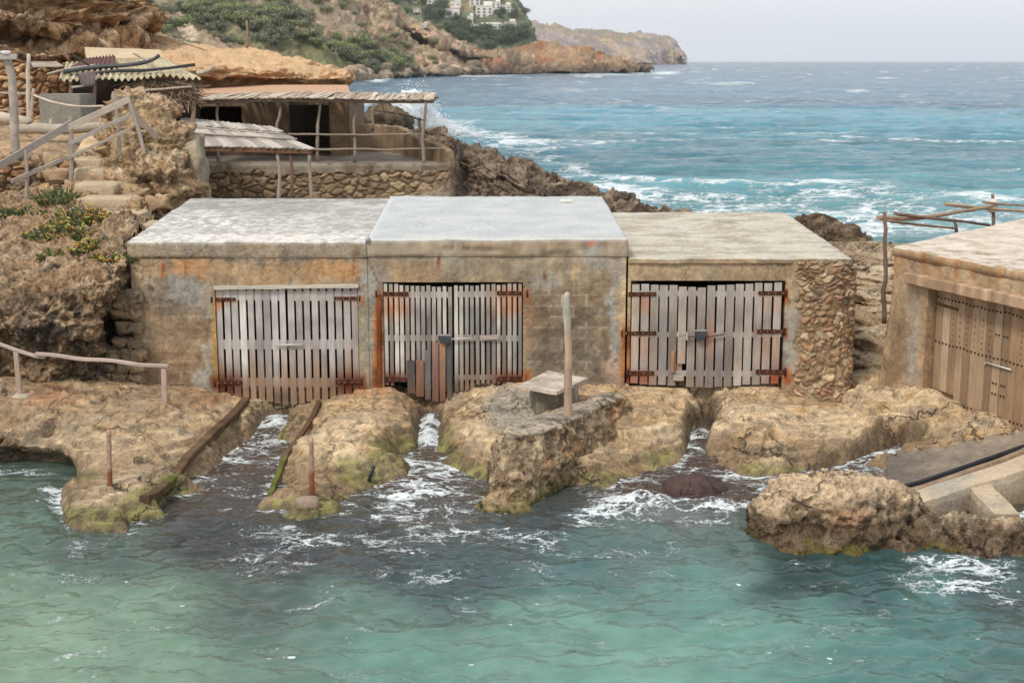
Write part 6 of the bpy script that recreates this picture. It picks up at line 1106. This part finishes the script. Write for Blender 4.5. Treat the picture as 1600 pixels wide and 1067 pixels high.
# step railing upper left
sr_ = thing('step_railing', 'weathered board railing climbing beside the stone steps', 'railing', aY(110, 277, 33))
def yst(x): return np.interp(x, [-80, 0, 41, 110, 186, 226], [30, 30.6, 31.3, 32.6, 33.2, 33.1])
for (xb, yb_), (xt, yt), w in (((41, 316), (40, 234), .07), ((111, 282), (110, 182), .09), ((187, 242), (178, 143), .08), ((226, 240), (201, 157), .08)):
    Y_ = yst(xb); m_ = MB(); a, b = np.array(aY(xb, yb_, Y_)), np.array(aY(xt, yt, Y_)); mid = (a + b) / 2 + (.03, 0, 0); m_.bar([a, mid, b], w, .06, (1, 0, 0), lin(160, 148, 138)); m_.build('post', M_WOOD_V, sr_)
for (xa, ya), (xb, yb_), w, c in (((-70, 300), (112, 193), .16, (160, 148, 140)), ((106, 200), (203, 155), .14, (184, 170, 154)), ((18, 284), (110, 244), .09, (170, 156, 142)), ((104, 248), (204, 202), .07, (170, 158, 142)), ((106, 226), (203, 180), .09, (168, 156, 146)), ((188, 154), (245, 216), .13, (138, 120, 108))):
    m_ = MB(); a, b = np.array(aY(xa, ya, yst(xa) - .06)), np.array(aY(xb, yb_, yst(xb) - .06)); m_.bar([a + (b - a) * k / 8 for k in range(9)], w, .045, (0, 0, 1), lin(*c), lambda p: lin(*c) * rnd.uniform(.9, 1.08), jit=.03); m_.build('rail', M_WOOD_X, sr_)
pf = thing('path_fence', 'rough pole fence with a thick driftwood log along the upper path', 'fence', aY(50, 195, 39))
for pts, r, c in (([(46, 196, 39), (44, 140, 39), (45, 84, 39)], .07, (196, 184, 168)), ([(48, 198, 39), (50, 165, 39), (53, 139, 39)], .06, (176, 160, 142)), ([(80, 212, 38), (80, 186, 38)], .06, (184, 170, 152)), ([(157, 205, 38), (157, 180, 38)], .035, (176, 160, 142)), ([(20, 218, 37.5), (19, 196, 37.5)], .05, (170, 156, 140))):
    m_ = MB(); pole(m_, [aY(*q) for q in pts], r, c, wob=.03, n=10); m_.build('post', M_WOOD, pf)
for pts, r, c, nm_ in (([(-60, 175, 38), (0, 184, 38), (41, 190, 38), (46, 192, 38)], .17, (186, 172, 154), 'log'), ([(30, 200, 38), (96, 202, 38), (130, 200, 38), (165, 199, 38.4), (200, 200, 38.8)], .16, (178, 164, 148), 'log'), ([(-40, 140, 39), (0, 145, 39), (51, 148, 39)], .035, (176, 160, 144), 'rail'), ([(51, 148, 39), (80, 159, 38.6), (120, 166, 38.4), (178, 166, 38.2)], .03, (206, 192, 172), 'rope'), ([(-40, 170, 39), (0, 172, 39), (42, 176, 39)], .03, (166, 150, 134), 'rail'), ([(-40, 196, 38), (20, 193, 38)], .05, (170, 156, 140), 'rail')):
    m_ = MB(); pole(m_, [aY(*q) for q in pts], r, c, wob=.03, seg=10); m_.build(nm_, M_WOOD, pf)
sp = thing('sign_post', 'tall crooked grey post with a small weathered board on top', 'post', aY(24, 240, 33.5))
m_ = MB(); pole(m_, [aY(24, 242, 33.5), aY(22, 190, 33.5), aY(18, 130, 33.5), aY(11, 86, 33.5)], .12, (166, 154, 142), wob=.03, n=22); m_.build('pole', M_WOOD, sp)
m_ = MB(); c = np.array(aY(11, 89, 33.38)); m_.box(c, (.46, .1, .12), lin(172, 166, 158), 0, .02, .06); m_.rock(c + (-.02, -.01, .09), (.12, .07, .05), lin(206, 200, 192), 2, 7, .3); m_.build('board', M_WOOD_X, sp)
for x, yb_, yt, Y_, r, lab in ((229, 68, 10, 58, .09, 'thin bare pole on the orange ground before the cliff'), (386, 76, 33, 66, .06, 'thin dark pole on the orange headland before the green hill')):
    m_ = MB(); pole(m_, [aY(x, yb_, Y_), aY(x - 1, yt, Y_)], r, (150, 124, 106), n=8); single(m_, 'bare_pole', M_WOOD, aY(x, yb_, Y_), lab, 'pole')
# samphire plants on the cliff
def plant(c, r, n, seed, flowers, label, grp='flowering shrubs on the left bank', cat='plant'):
    rr = random.Random(seed); c = np.array(c, float); L_ = MB(); Fl = L_
    for k in range(n):
        a = rr.uniform(0, 2 * math.pi); q = rr.random() ** .6; b = c + np.array((math.cos(a) * q * r, math.sin(a) * q * r * .6, -.1)); tilt = np.array((math.cos(a) * q * .8, math.sin(a) * q * .7 - .35, 1.)); tilt /= np.linalg.norm(tilt); h = r * rr.uniform(.35, .85) * (1.15 - .6 * q)
        e = b + tilt * h; col = lin(*rr.choice([(104, 120, 72), (84, 102, 62), (120, 132, 84), (76, 90, 60), (134, 140, 96)])) * rr.uniform(.8, 1.2)
        for j in range(9):
            p = b + (e - b) * rr.uniform(.35, 1.05); d_ = tilt + np.array((rr.uniform(-1, 1), rr.uniform(-1, 1), rr.uniform(-.3, .8))) * .9; d_ /= np.linalg.norm(d_); s_ = np.cross(d_, (rr.uniform(-1, 1), rr.uniform(-1, 1), rr.uniform(-1, 1))); s_ /= np.linalg.norm(s_) + 1e-9; l = rr.uniform(.045, .085); w = .011
            L_.add([p - s_ * w, p + d_ * l * .5 - s_ * w * 1.2, p + d_ * l, p + d_ * l * .5 + s_ * w * 1.2, p + s_ * w], [(0, 1, 2, 3, 4)], col * rr.uniform(.8, 1.25))
        if rr.random() < flowers:
            L_.bar([b, e], .008, .008, (1, 0, 0), lin(120, 120, 60)); fc = lin(*rr.choice([(190, 166, 74), (182, 136, 66), (172, 166, 86), (166, 112, 64)]))
            for j in range(5): Fl.rock(e + (rr.uniform(-.035, .035), rr.uniform(-.035, .035), rr.uniform(-.01, .03)), .017, fc * rr.uniform(.8, 1.2), j, 4, .2)
    single(L_, 'samphire_plant', M_LEAF, c, label, cat, grp)
for x, y, Y_, r, n, fl, lab in ((97, 308, 31.5, .42, 150, .05, 'green bushy plant left of the stone steps, topmost on the bank'), (48, 330, 30.4, .3, 90, .1, 'small green plant with yellow buds left of the topmost bushy one'), (128, 345, 29.4, .52, 190, .35, 'yellow-flowered plant in the middle of the bank, right beside the steps'), (100, 366, 28.6, .5, 170, .3, 'wide green plant with orange buds, lower left of the yellow-flowered one'), (155, 385, 26.9, .36, 120, .4, 'yellow-budded plant just above the left end of the boathouse wall'), (180, 398, 26.2, .28, 90, .45, 'small plant with yellow heads touching the left corner of the roof'), (88, 395, 27.2, .26, 60, .05, 'small dull green tuft low on the bank above the dark cliff'), (10, 398, 27.1, .16, 40, 0., 'tiny green tuft near the left edge of the bank'), (80, 425, 25.7, .24, 50, .0, 'low green cushion at the lip of the dark cliff'), (6, 330, 30.3, .3, 70, .05, 'green tuft under the rubble wall at the left edge'), (150, 345, 29.2, .3, 80, .4, 'little yellow-flowered clump against the edge of the steps')):
    plant(aY(x, y + 8, Y_ - .12), r * 1.3, int(n * 1.5), int(x * 7 + y), fl, lab)
# breaking wave spray behind the terrace
rr = np.random.RandomState(4); mb = MB(); c = np.array(aY(640, 212, 64))
tet = np.array([(1, 1, 1), (-1, -1, 1), (-1, 1, -1), (1, -1, -1)], float) * .6
for k_ in range(16): q_ = rr.normal(size=3); mb.rock(c + (q_[0] * .55, q_[1] * .25 + .3, .3 + 1.0 * rr.rand() * math.exp(-q_[0] ** 2 * .5)), (.5, .4, .55), lin(240, 244, 248), k_, 14, .7, 2.4)
o = mb.build('sea_spray', M_FOAM, None); tag(o, 'dense white core of the wave breaking behind the terrace', 'spray', None, 'stuff')
n = 60000; u = rr.rand(n); a = rr.normal(size=(n, 3)); hgt = np.abs(rr.normal(size=n)) ** 1.0 * .62
xx = rr.normal(size=n) * (.95 + .2 * u) * (1.15 - .28 * np.clip(hgt, 0, 2.5)); P_ = c + np.stack([xx + .15 * hgt, a[:, 1] * .5, np.minimum(hgt, 2.4) * np.exp(-(xx / 1.6) ** 2) + .1 * rr.rand(n)], -1); P_ += (.22 * np.stack([fbm(P_, 1.4, 3), fbm(P_, 1.4, 3, .5, 5), fbm(P_, 1.4, 3, .5, 9)], -1))
s_ = rr.uniform(.01, .035, n); V = (P_[:, None] + tet[None] * s_[:, None, None]).reshape(-1, 3); b = np.arange(n)[:, None] * 4; Fq = np.concatenate([b + np.array([(0, 1, 2)]), b + np.array([(0, 3, 1)]), b + np.array([(0, 2, 3)]), b + np.array([(1, 3, 2)])])
o = raw('sea_spray', V, Fq, M_FOAM, C=lin(244, 247, 250)); tag(o, 'white burst of spray from a wave breaking behind the terrace', 'spray', None, 'stuff')
# ------------------------------------------------------------------ far coast
def far_patch(name, rows, nu, nv, amp, s, colf, kind='structure', seed=0):
    G = patch(rows, nu, nv); nm = gnorm(G); nm = -nm if nm[..., 1].mean() > 0 else nm
    d = amp * (fbm(G, s, 6, .55, seed) + .6 * rdg(G, (s * 2, s * 2, s * 2), 5, .55, seed) - .4); G = G + nm * d[..., None]; n2 = gnorm(G); n2 = -n2 if n2[..., 1].mean() > 0 else n2
    o = raw(name, G, gridf(*G.shape[:2]), M_FARROCK, C=np.clip(colf(G, n2), .01, .9).reshape(-1, 3)); return tag(o, kind=kind)
SEA0 = -.6
def base_(x, y): return aZ(x, y, SEA0)
def hillc(G, nm):
    px, py = proj(G); n1 = fbm(G, .03, 4); n2 = fbm(G, .15, 4, .6); up = nm[..., 2]
    C = mixc(np.broadcast_to(lin(186, 158, 130), G.shape), lin(158, 134, 112), ss(-.3, .3, n1)); C = mixc(C, lin(204, 178, 150), ss(.1, .5, n2) * .6); C = mixc(C, lin(122, 100, 82), ss(.05, .5, -n2) * .6)
    gline = np.interp(px, [200, 330, 430, 520, 600, 660, 740], [10, 20, 52, 84, 108, 120, 130]); veg = np.exp(-((py - gline) / 26) ** 2) * (px < 650); upper = (1 - ss(30, 60, py - (px - 450) * .12)) * (px < 560)
    C = mixc(C, lin(104, 108, 72), np.clip(ss(.1, .7, veg + .45 * n2 + .3 * n1), 0, 1) * .85); C = mixc(C, lin(158, 144, 122), ss(.3, .9, upper + .5 * n1) * .6); C = mixc(C, lin(206, 184, 160), gz(292, 40, 22, 40, px, py))
    C = mixc(C, lin(112, 98, 84), (1 - ss(1, 4.5, G[..., 2] + 1.5 * n2)) * .8); return C * (1 + .25 * n2[..., None])
cx_ = (-200, 60, 230, 340, 450, 545, 600, 650, 700, 745, 790, 830)
by = (150, 150, 146, 140, 136, 131, 127, 124, 123, 121, 119, 118)
base = [base_(x, y) for x, y in zip(cx_, by)]; D0 = [b[1] for b in base]
def up_row(ys_, ds): return [aY(x, y, D + d_) for x, y, D, d_ in zip(cx_, ys_, D0, ds)]
rows = [base, up_row((118, 118, 114, 110, 112, 116, 116, 114, 115, 114, 113, 114), (6,) * 12),
        up_row((70, 70, 66, 66, 82, 98, 104, 106, 108, 108, 108, 111), (50, 50, 50, 45, 40, 30, 26, 24, 20, 16, 14, 10)),
        up_row((30, 30, 26, 28, 46, 68, 80, 92, 98, 102, 104, 108), (110, 110, 110, 100, 85, 70, 60, 50, 40, 34, 28, 20)),
        up_row((-20, -20, -20, -14, 8, 30, 48, 70, 86, 95, 99, 105), (190, 190, 190, 170, 150, 130, 110, 90, 76, 60, 46, 32)),
        up_row((-90, -90, -90, -80, -40, -6, 16, 44, 72, 88, 95, 103), (320, 320, 320, 300, 270, 230, 190, 150, 120, 90, 66, 44)),
        [(p[0], p[1] + 700, -5) for p in up_row((0,) * 12, (200,) * 12)]]
far_patch('hill', rows, 520, 260, 5., .03, hillc, seed=3)
# long low point in front
def pt_c(G, nm):
    n1 = fbm(G, .03, 4); n2 = fbm(G, .16, 4, .6); C = mixc(np.broadcast_to(lin(176, 146, 116), G.shape), lin(160, 116, 84), ss(-.1, .4, n1)); C = mixc(C, lin(136, 116, 96), ss(.1, .5, n2)); C = mixc(C, lin(104, 90, 78), (1 - ss(2, 7, G[..., 2] + 3 * n2)) * .9); return C * (1 + .22 * n2[..., None])
cx_ = (660, 700, 740, 780, 820, 860, 900, 940, 975, 1003, 1012); by = (123, 122, 121, 119.5, 119, 118.5, 118.5, 117.5, 117, 116, 115.5); base = [base_(x, y) for x, y in zip(cx_, by)]; D0 = [b[1] for b in base]
def up_row(ys_, ds): return [aY(x, y, D + d_) for x, y, D, d_ in zip(cx_, ys_, D0, ds)]
rows = [base, up_row((114, 112, 109, 107, 106, 106, 107, 109, 112, 114.2, 115), (8,) * 11), up_row((104, 101, 97, 89, 82, 80, 82, 94, 104, 111, 114), (60, 60, 60, 60, 60, 60, 55, 45, 35, 20, 10)), up_row((106, 103, 99, 92, 86, 84, 86, 97, 106, 112, 115), (120, 120, 120, 120, 120, 120, 110, 80, 60, 30, 14)), [(p[0], p[1] + 200, -5) for p in up_row((110,) * 11, (100,) * 11)]]
far_patch('headland', rows, 330, 110, 4., .045, pt_c, seed=8)
# wooded hill with the white houses
def wh_c(G, nm):
    px, py = proj(G); n1 = fbm(G, .012, 4); n2 = fbm(G, .06, 4, .6); C = mixc(np.broadcast_to(lin(112, 116, 88), G.shape), lin(150, 134, 104), ss(.0, .4, n1)); C = mixc(C, lin(86, 96, 72), ss(.0, .4, n2)); C = mixc(C, lin(176, 150, 130), ss(76, 90, py + 8 * n2) * .9); return C * (1 + .3 * n2[..., None])
cx_ = (480, 560, 620, 680, 720, 760, 790, 812, 822, 830); D0 = (1050, 1050, 1050, 1080, 1100, 1120, 1130, 1140, 1150, 1160)
def up_row(ys_, ds): return [aY(x, y, D + d_) for x, y, D, d_ in zip(cx_, ys_, D0, ds)]
rows = [[aZ(x, 108, SEA0)[:1] + (0, 0) for x in cx_]]; rows = [[(aY(x, 108, D)[0], D, -2) for x, D in zip(cx_, D0)], up_row((88, 88, 88, 88, 88, 86, 82, 80, 84, 96), (10,) * 10), up_row((60, 60, 60, 58, 56, 54, 52, 56, 66, 82), (60,) * 9 + (30,)), up_row((30, 30, 28, 26, 22, 22, 28, 38, 54, 76), (130,) * 8 + (90, 50)), up_row((0, 0, -2, 0, 3, 8, 16, 26, 44, 70), (210,) * 8 + (140, 80)), up_row((-20, -20, -20, -14, -6, 0, 12, 24, 43, 72), (300,) * 8 + (200, 100)), [(p[0], p[1] + 500, -5) for p in up_row((60,) * 10, (300,) * 10)]]
far_patch('hill', rows, 330, 200, 7., .014, wh_c, seed=12)
# farthest cape
def cp_c(G, nm):
    n1 = fbm(G, .006, 4); n2 = fbm(G, .02, 4, .6); C = mixc(np.broadcast_to(lin(176, 158, 150), G.shape), lin(186, 160, 134), ss(-.1, .4, n1)); C = mixc(C, lin(134, 122, 122), ss(.0, .5, n2)); C = mixc(C, lin(122, 118, 92), ss(.7, .9, nm[..., 2]) * .7); return C * (1 + .2 * n2[..., None])
cx_ = (760, 800, 830, 860, 890, 930, 970, 1005, 1030, 1048, 1060, 1068); D0 = [2600] * 8 + [2650, 2700, 2750, 2780]
rows = [[(aY(x, 100, D)[0], D, -3) for x, D in zip(cx_, D0)], up_row((88, 86, 84, 83, 83, 84, 84, 84, 85, 88, 92, 98), (15,) * 12), up_row((66, 62, 60, 62, 66, 69, 70, 71, 73, 79, 87, 97), (60,) * 9 + (50, 30, 10)), up_row((60, 54, 52, 54, 59, 63, 64, 65, 69, 77, 86, 97), (140,) * 9 + (100, 60, 20)), up_row((60, 54, 53, 55, 60, 64, 65, 66, 70, 78, 87, 97), (400,) * 9 + (200, 100, 30)), [(p[0], p[1] + 600, -5) for p in up_row((90,) * 12, (400,) * 12)]]
far_patch('headland', rows, 330, 130, 13., .008, cp_c, seed=19)
# boulders at the foot of the near hill
mb_proto = []
for k in range(3):
    m_ = MB(); m_.rock((0, 0, 0), (1, .8, .7), lin(*((150, 132, 112), (170, 152, 130), (128, 112, 96))[k]), 40 + k, 9, .35); o = m_.build('shore_boulder', M_FARROCK, None, (0, 0, 0)); mb_proto.append(o)
dg = bpy.context.evaluated_depsgraph_get(); dg.update()
hill_obs = [o for o in bpy.data.objects if o.name.startswith('hill') or o.name.startswith('headland')]
from mathutils.bvhtree import BVHTree
_bv = []
for o in hill_obs:
    me = o.data; _bv.append(BVHTree.FromPolygons([v.co[:] for v in me.vertices], [p.vertices[:] for p in me.polygons]))
def hit(px, py, near=120):
    r = Vector(ray(px, py)).normalized(); best = None
    for b in _bv:
        h = b.ray_cast(Vector((0, 0, H)) + r * near, r)
        if h[0] is not None and (best is None or h[3] < best[1]): best = (h[0], h[3])
    return best[0] if best else None
def put(proto, loc, scale, rz, label, cat, group, used):
    if proto.name not in used: used.add(proto.name); o = proto; kids = []
    else:
        o = proto.copy(); COL.objects.link(o)
        for ch in proto.children:
            c = ch.copy(); COL.objects.link(c); c.parent = o
    o.location = loc; o.scale = scale; o.rotation_euler = (0, 0, rz); tag(o, label, cat, group); return o
used = set()
for k in range(70):
    x = 545 + 200 * rnd.random() ** 1.2; y = np.interp(x, [545, 600, 700, 760], [129, 125, 121, 119]) - abs(rnd.gauss(0, 7)) - 1; p = hit(x, y)
    if p is None or p.y > 900: continue
    s_ = rnd.uniform(1.2, 3.6); put(rnd.choice(mb_proto), p + Vector((0, 0, s_ * .1)), (s_ * rnd.uniform(.8, 1.5), s_, s_ * rnd.uniform(.6, 1)), rnd.uniform(0, 6), 'rounded brown boulder among many along the foot of the far hill', 'boulder', 'boulders along the foot of the hill', used)
for o in mb_proto:
    if o.name not in used: bpy.data.objects.remove(o)
# bushes: leafy clumps of small faces on a short stem
def bush_proto(seed, cols, flat, name='hill_bush'):
    rr = random.Random(seed); root = thing(name, 'x', 'x', (0, 0, 0)); L_ = MB()
    lobes = [(rr.uniform(-.6, .6), rr.uniform(-.5, .5), rr.uniform(.2, .6), rr.uniform(.35, .6)) for _ in range(9)]
    for k in range(900):
        lx, ly, lz, lr_ = rr.choice(lobes); a = np.array((rr.gauss(0, 1), rr.gauss(0, 1), rr.gauss(0, 1))); a /= np.linalg.norm(a) + 1e-9; p = np.array((lx, ly, lz)) + a * lr_ * rr.random() ** .3 * np.array((1, 1, flat))
        if p[2] < -.1: continue
        s_ = np.cross(a, (rr.uniform(-1, 1), rr.uniform(-1, 1), rr.uniform(-1, 1))); s_ /= np.linalg.norm(s_) + 1e-9; t_ = np.cross(a, s_) + a * rr.uniform(-.5, .5); w = rr.uniform(.03, .07); c = lin(*rr.choice(cols)) * rr.uniform(.7, 1.3)
        L_.add([p - s_ * w, p - t_ * w, p + s_ * w, p + t_ * w], [(0, 1, 2, 3)], c)
    L_.build('crown', M_LEAF, root); m_ = MB(); m_.tube([(0, 0, -.4), (.03, 0, .0), (.0, .02, .35)], (.09, .07, .05), lin(96, 80, 64), 6); m_.build('trunk', M_WOOD, root); return root
BP = [bush_proto(1, [(136, 144, 94), (120, 128, 84), (148, 152, 104)], .75), bush_proto(2, [(108, 112, 90), (94, 98, 80), (120, 122, 98)], .8), bush_proto(3, [(136, 138, 104), (118, 120, 90), (150, 148, 114)], .7)]
used = set(); rr = random.Random(8)
big = [(455, 42, 9, 0, 'bright green bush high on the near hill, left of the grey slope'), (428, 58, 12, 1, 'dark round bush in a hollow between the pale crags'), (400, 62, 7, 1, 'dark bush just left of the round one, above the orange headland'), (330, 50, 9, 1, 'dark bush at the foot of the pale rock tooth'), (360, 32, 8, 0, 'bright green bush right above the pale rock tooth')]
spots = []
for k in range(105):
    x = rr.uniform(300, 640); gl = np.interp(x, [300, 430, 520, 600, 660], [12, 34, 72, 100, 116]); y = gl + rr.gauss(0, 9); spots.append((x, y, rr.uniform(2.2, 5.2), rr.choice([0, 0, 1, 2])))
for k in range(45): spots.append((rr.uniform(300, 560), rr.uniform(-5, 30), rr.uniform(1.8, 4), rr.choice([0, 2, 2])))
spots += [(a, b, c / 2.2, d) for a, b, c, d, e in big]
for k in range(60): spots.append((rr.uniform(215, 460), rr.uniform(0, 75), rr.uniform(2.5, 5.5), rr.choice([0, 1, 1, 2])))
for k in range(25): spots.append((rr.uniform(560, 700), rr.uniform(40, 100), rr.uniform(1.6, 3.), 2))
kinds = ('bright green', 'dark green', 'dull green')
for x, y, s_, kd in spots:
    p = hit(x, y)
    if p is None or p.y > 1000: continue
    s_ = s_ * p.y / 500; put(BP[kd], p - Vector((0, 0, s_ * .1)), (s_ * rr.uniform(.9, 1.4), s_, s_ * rr.uniform(.7, 1.)), rr.uniform(0, 6), kinds[kd] + ' bush among many scattered over the far hillside', 'bush', kinds[kd] + ' bushes on the hillside', used)
# trees on the wooded hill
TP = [bush_proto(11, [(72, 86, 58), (60, 74, 52), (84, 98, 66)], .95, 'hill_tree'), bush_proto(12, [(88, 100, 66), (76, 88, 60), (98, 108, 76)], .9, 'hill_tree')]
tr = []
for k in range(230):
    x = rr.uniform(560, 826); y = rr.uniform(0, 84)
    if rr.random() < .35: y = rr.uniform(52, 84)
    if (738 < x < 806 and 6 < y < 50 and rr.random() < .85) or (696 < x < 722 and 6 < y < 32): continue
    tr.append((x, y))
for x, y in tr:
    p = hit(x, y, 700)
    if p is None or p.y < 1000 or p.y > 1700: continue
    s_ = rr.uniform(4.5, 8.5); kd = rr.choice((0, 0, 1)); put(TP[kd], p + Vector((0, 0, s_ * .2)), (s_ * rr.uniform(.9, 1.3), s_, s_ * rr.uniform(.8, 1.1)), rr.uniform(0, 6), ('dark' if kd == 0 else 'pale green') + ' tree in the wood around the white hillside houses', 'tree', ('dark' if kd == 0 else 'pale green') + ' trees around the white houses', used)
# white houses
def house(x, y, w, h, lab, floors=2, roof=None, terr_=0, near=700):
    p = hit(x, y, near)
    if p is None: return
    D = p.y; s = D / F; base_p = (p[0], D - 4, p[2] - h * s * .2); hs_ = thing('white_house', lab, 'house', base_p, 'white houses on the far hill'); w *= 1.3; h *= 1.25; W_, Hh = w * s, h * s; z0 = p[2] - Hh * .3; y0 = D - 6
    raw('wall', *box_arr((p[0], y0 + 5, z0 + Hh * .35), (W_, 10, Hh * 1.3)), M_LIMEW, hs_, lin(226, 220, 214), False); raw('wall', *box_arr((p[0] + W_ * .2, y0 + 7.5, z0 + Hh * 1.15), (W_ * .5, 6, Hh * .5)), M_LIMEW, hs_, lin(232, 228, 222), False)
    raw('roof', *box_arr((p[0], y0 + 5, z0 + Hh * 1.02), (W_ * 1.05, 10.6, Hh * .06)), M_LIMEW, hs_, lin(*(roof or (222, 214, 206))), False)
    n = max(2, int(W_ / 4.5))
    for f in range(floors):
        for k in range(n):
            raw('window', *box_arr((p[0] - W_ / 2 + W_ * (k + .5) / n, y0 - .12, z0 + Hh * (.25 + f * .75 / floors)), (W_ / n * .45, .2, Hh * .42 / floors)), M_DARK, hs_, lin(104, 96, 98), False)
M_LIMEW = surf_mat('white_render', .9, .2, ((.5, 4, .05),), ((2, 3, .02),))
for a in ((757, 24, 20, 15, 'big white house with many windows, highest cluster centre of the far hill', 3), (775, 12, 11, 9, 'white house block stepping up right behind the big house', 2), (742, 6, 12, 9, 'pale house at the crest left of the big white house', 2), (707, 22, 17, 9, 'white villa with an orange roof left of the big house', 1, (206, 140, 104)), (712, 9, 12, 7, 'white cottage just above the orange-roofed villa', 1), (735, 33, 7, 8, 'small white tower below the big white house', 1),
          (755, 43, 50, 5, 'long white terrace building below the big house', 1), (797, 42, 14, 8, 'pale house with reddish roof at the right end of the long terrace', 1, (200, 150, 130)), (791, 16, 11, 8, 'grey-white house among trees at the right of the crest', 2), (676, 3, 12, 6, 'white house at the top edge, left of the villa', 1), (653, 18, 9, 3, 'low pink-roofed house on the green slope at the left', 1, (206, 156, 130)), (664, 41, 6, 4, 'tiny pale hut on the lower left slope', 1), (647, 2, 8, 5, 'pale house at the top edge, far left of the houses', 1)):
    house(*a)
# haze
mn = bpy.data.materials.new('sea_air'); mn.use_nodes = True; n = mn.node_tree; n.nodes.clear(); oo = n.nodes.new('ShaderNodeOutputMaterial'); pv = n.nodes.new('ShaderNodeVolumePrincipled'); pv.inputs['Color'].default_value = (.98, .99, 1, 1); SC.cycles.volume_bounces = 2; pv.inputs['Density'].default_value = .00008; pv.inputs['Anisotropy'].default_value = .7
n.links.new(pv.outputs[0], oo.inputs['Volume']); V_, F_ = box_arr((0, 3500, 120), (28000, 12000, 252)); o = raw('haze', V_, F_, mn, None, None, False); tag(o, kind='stuff')
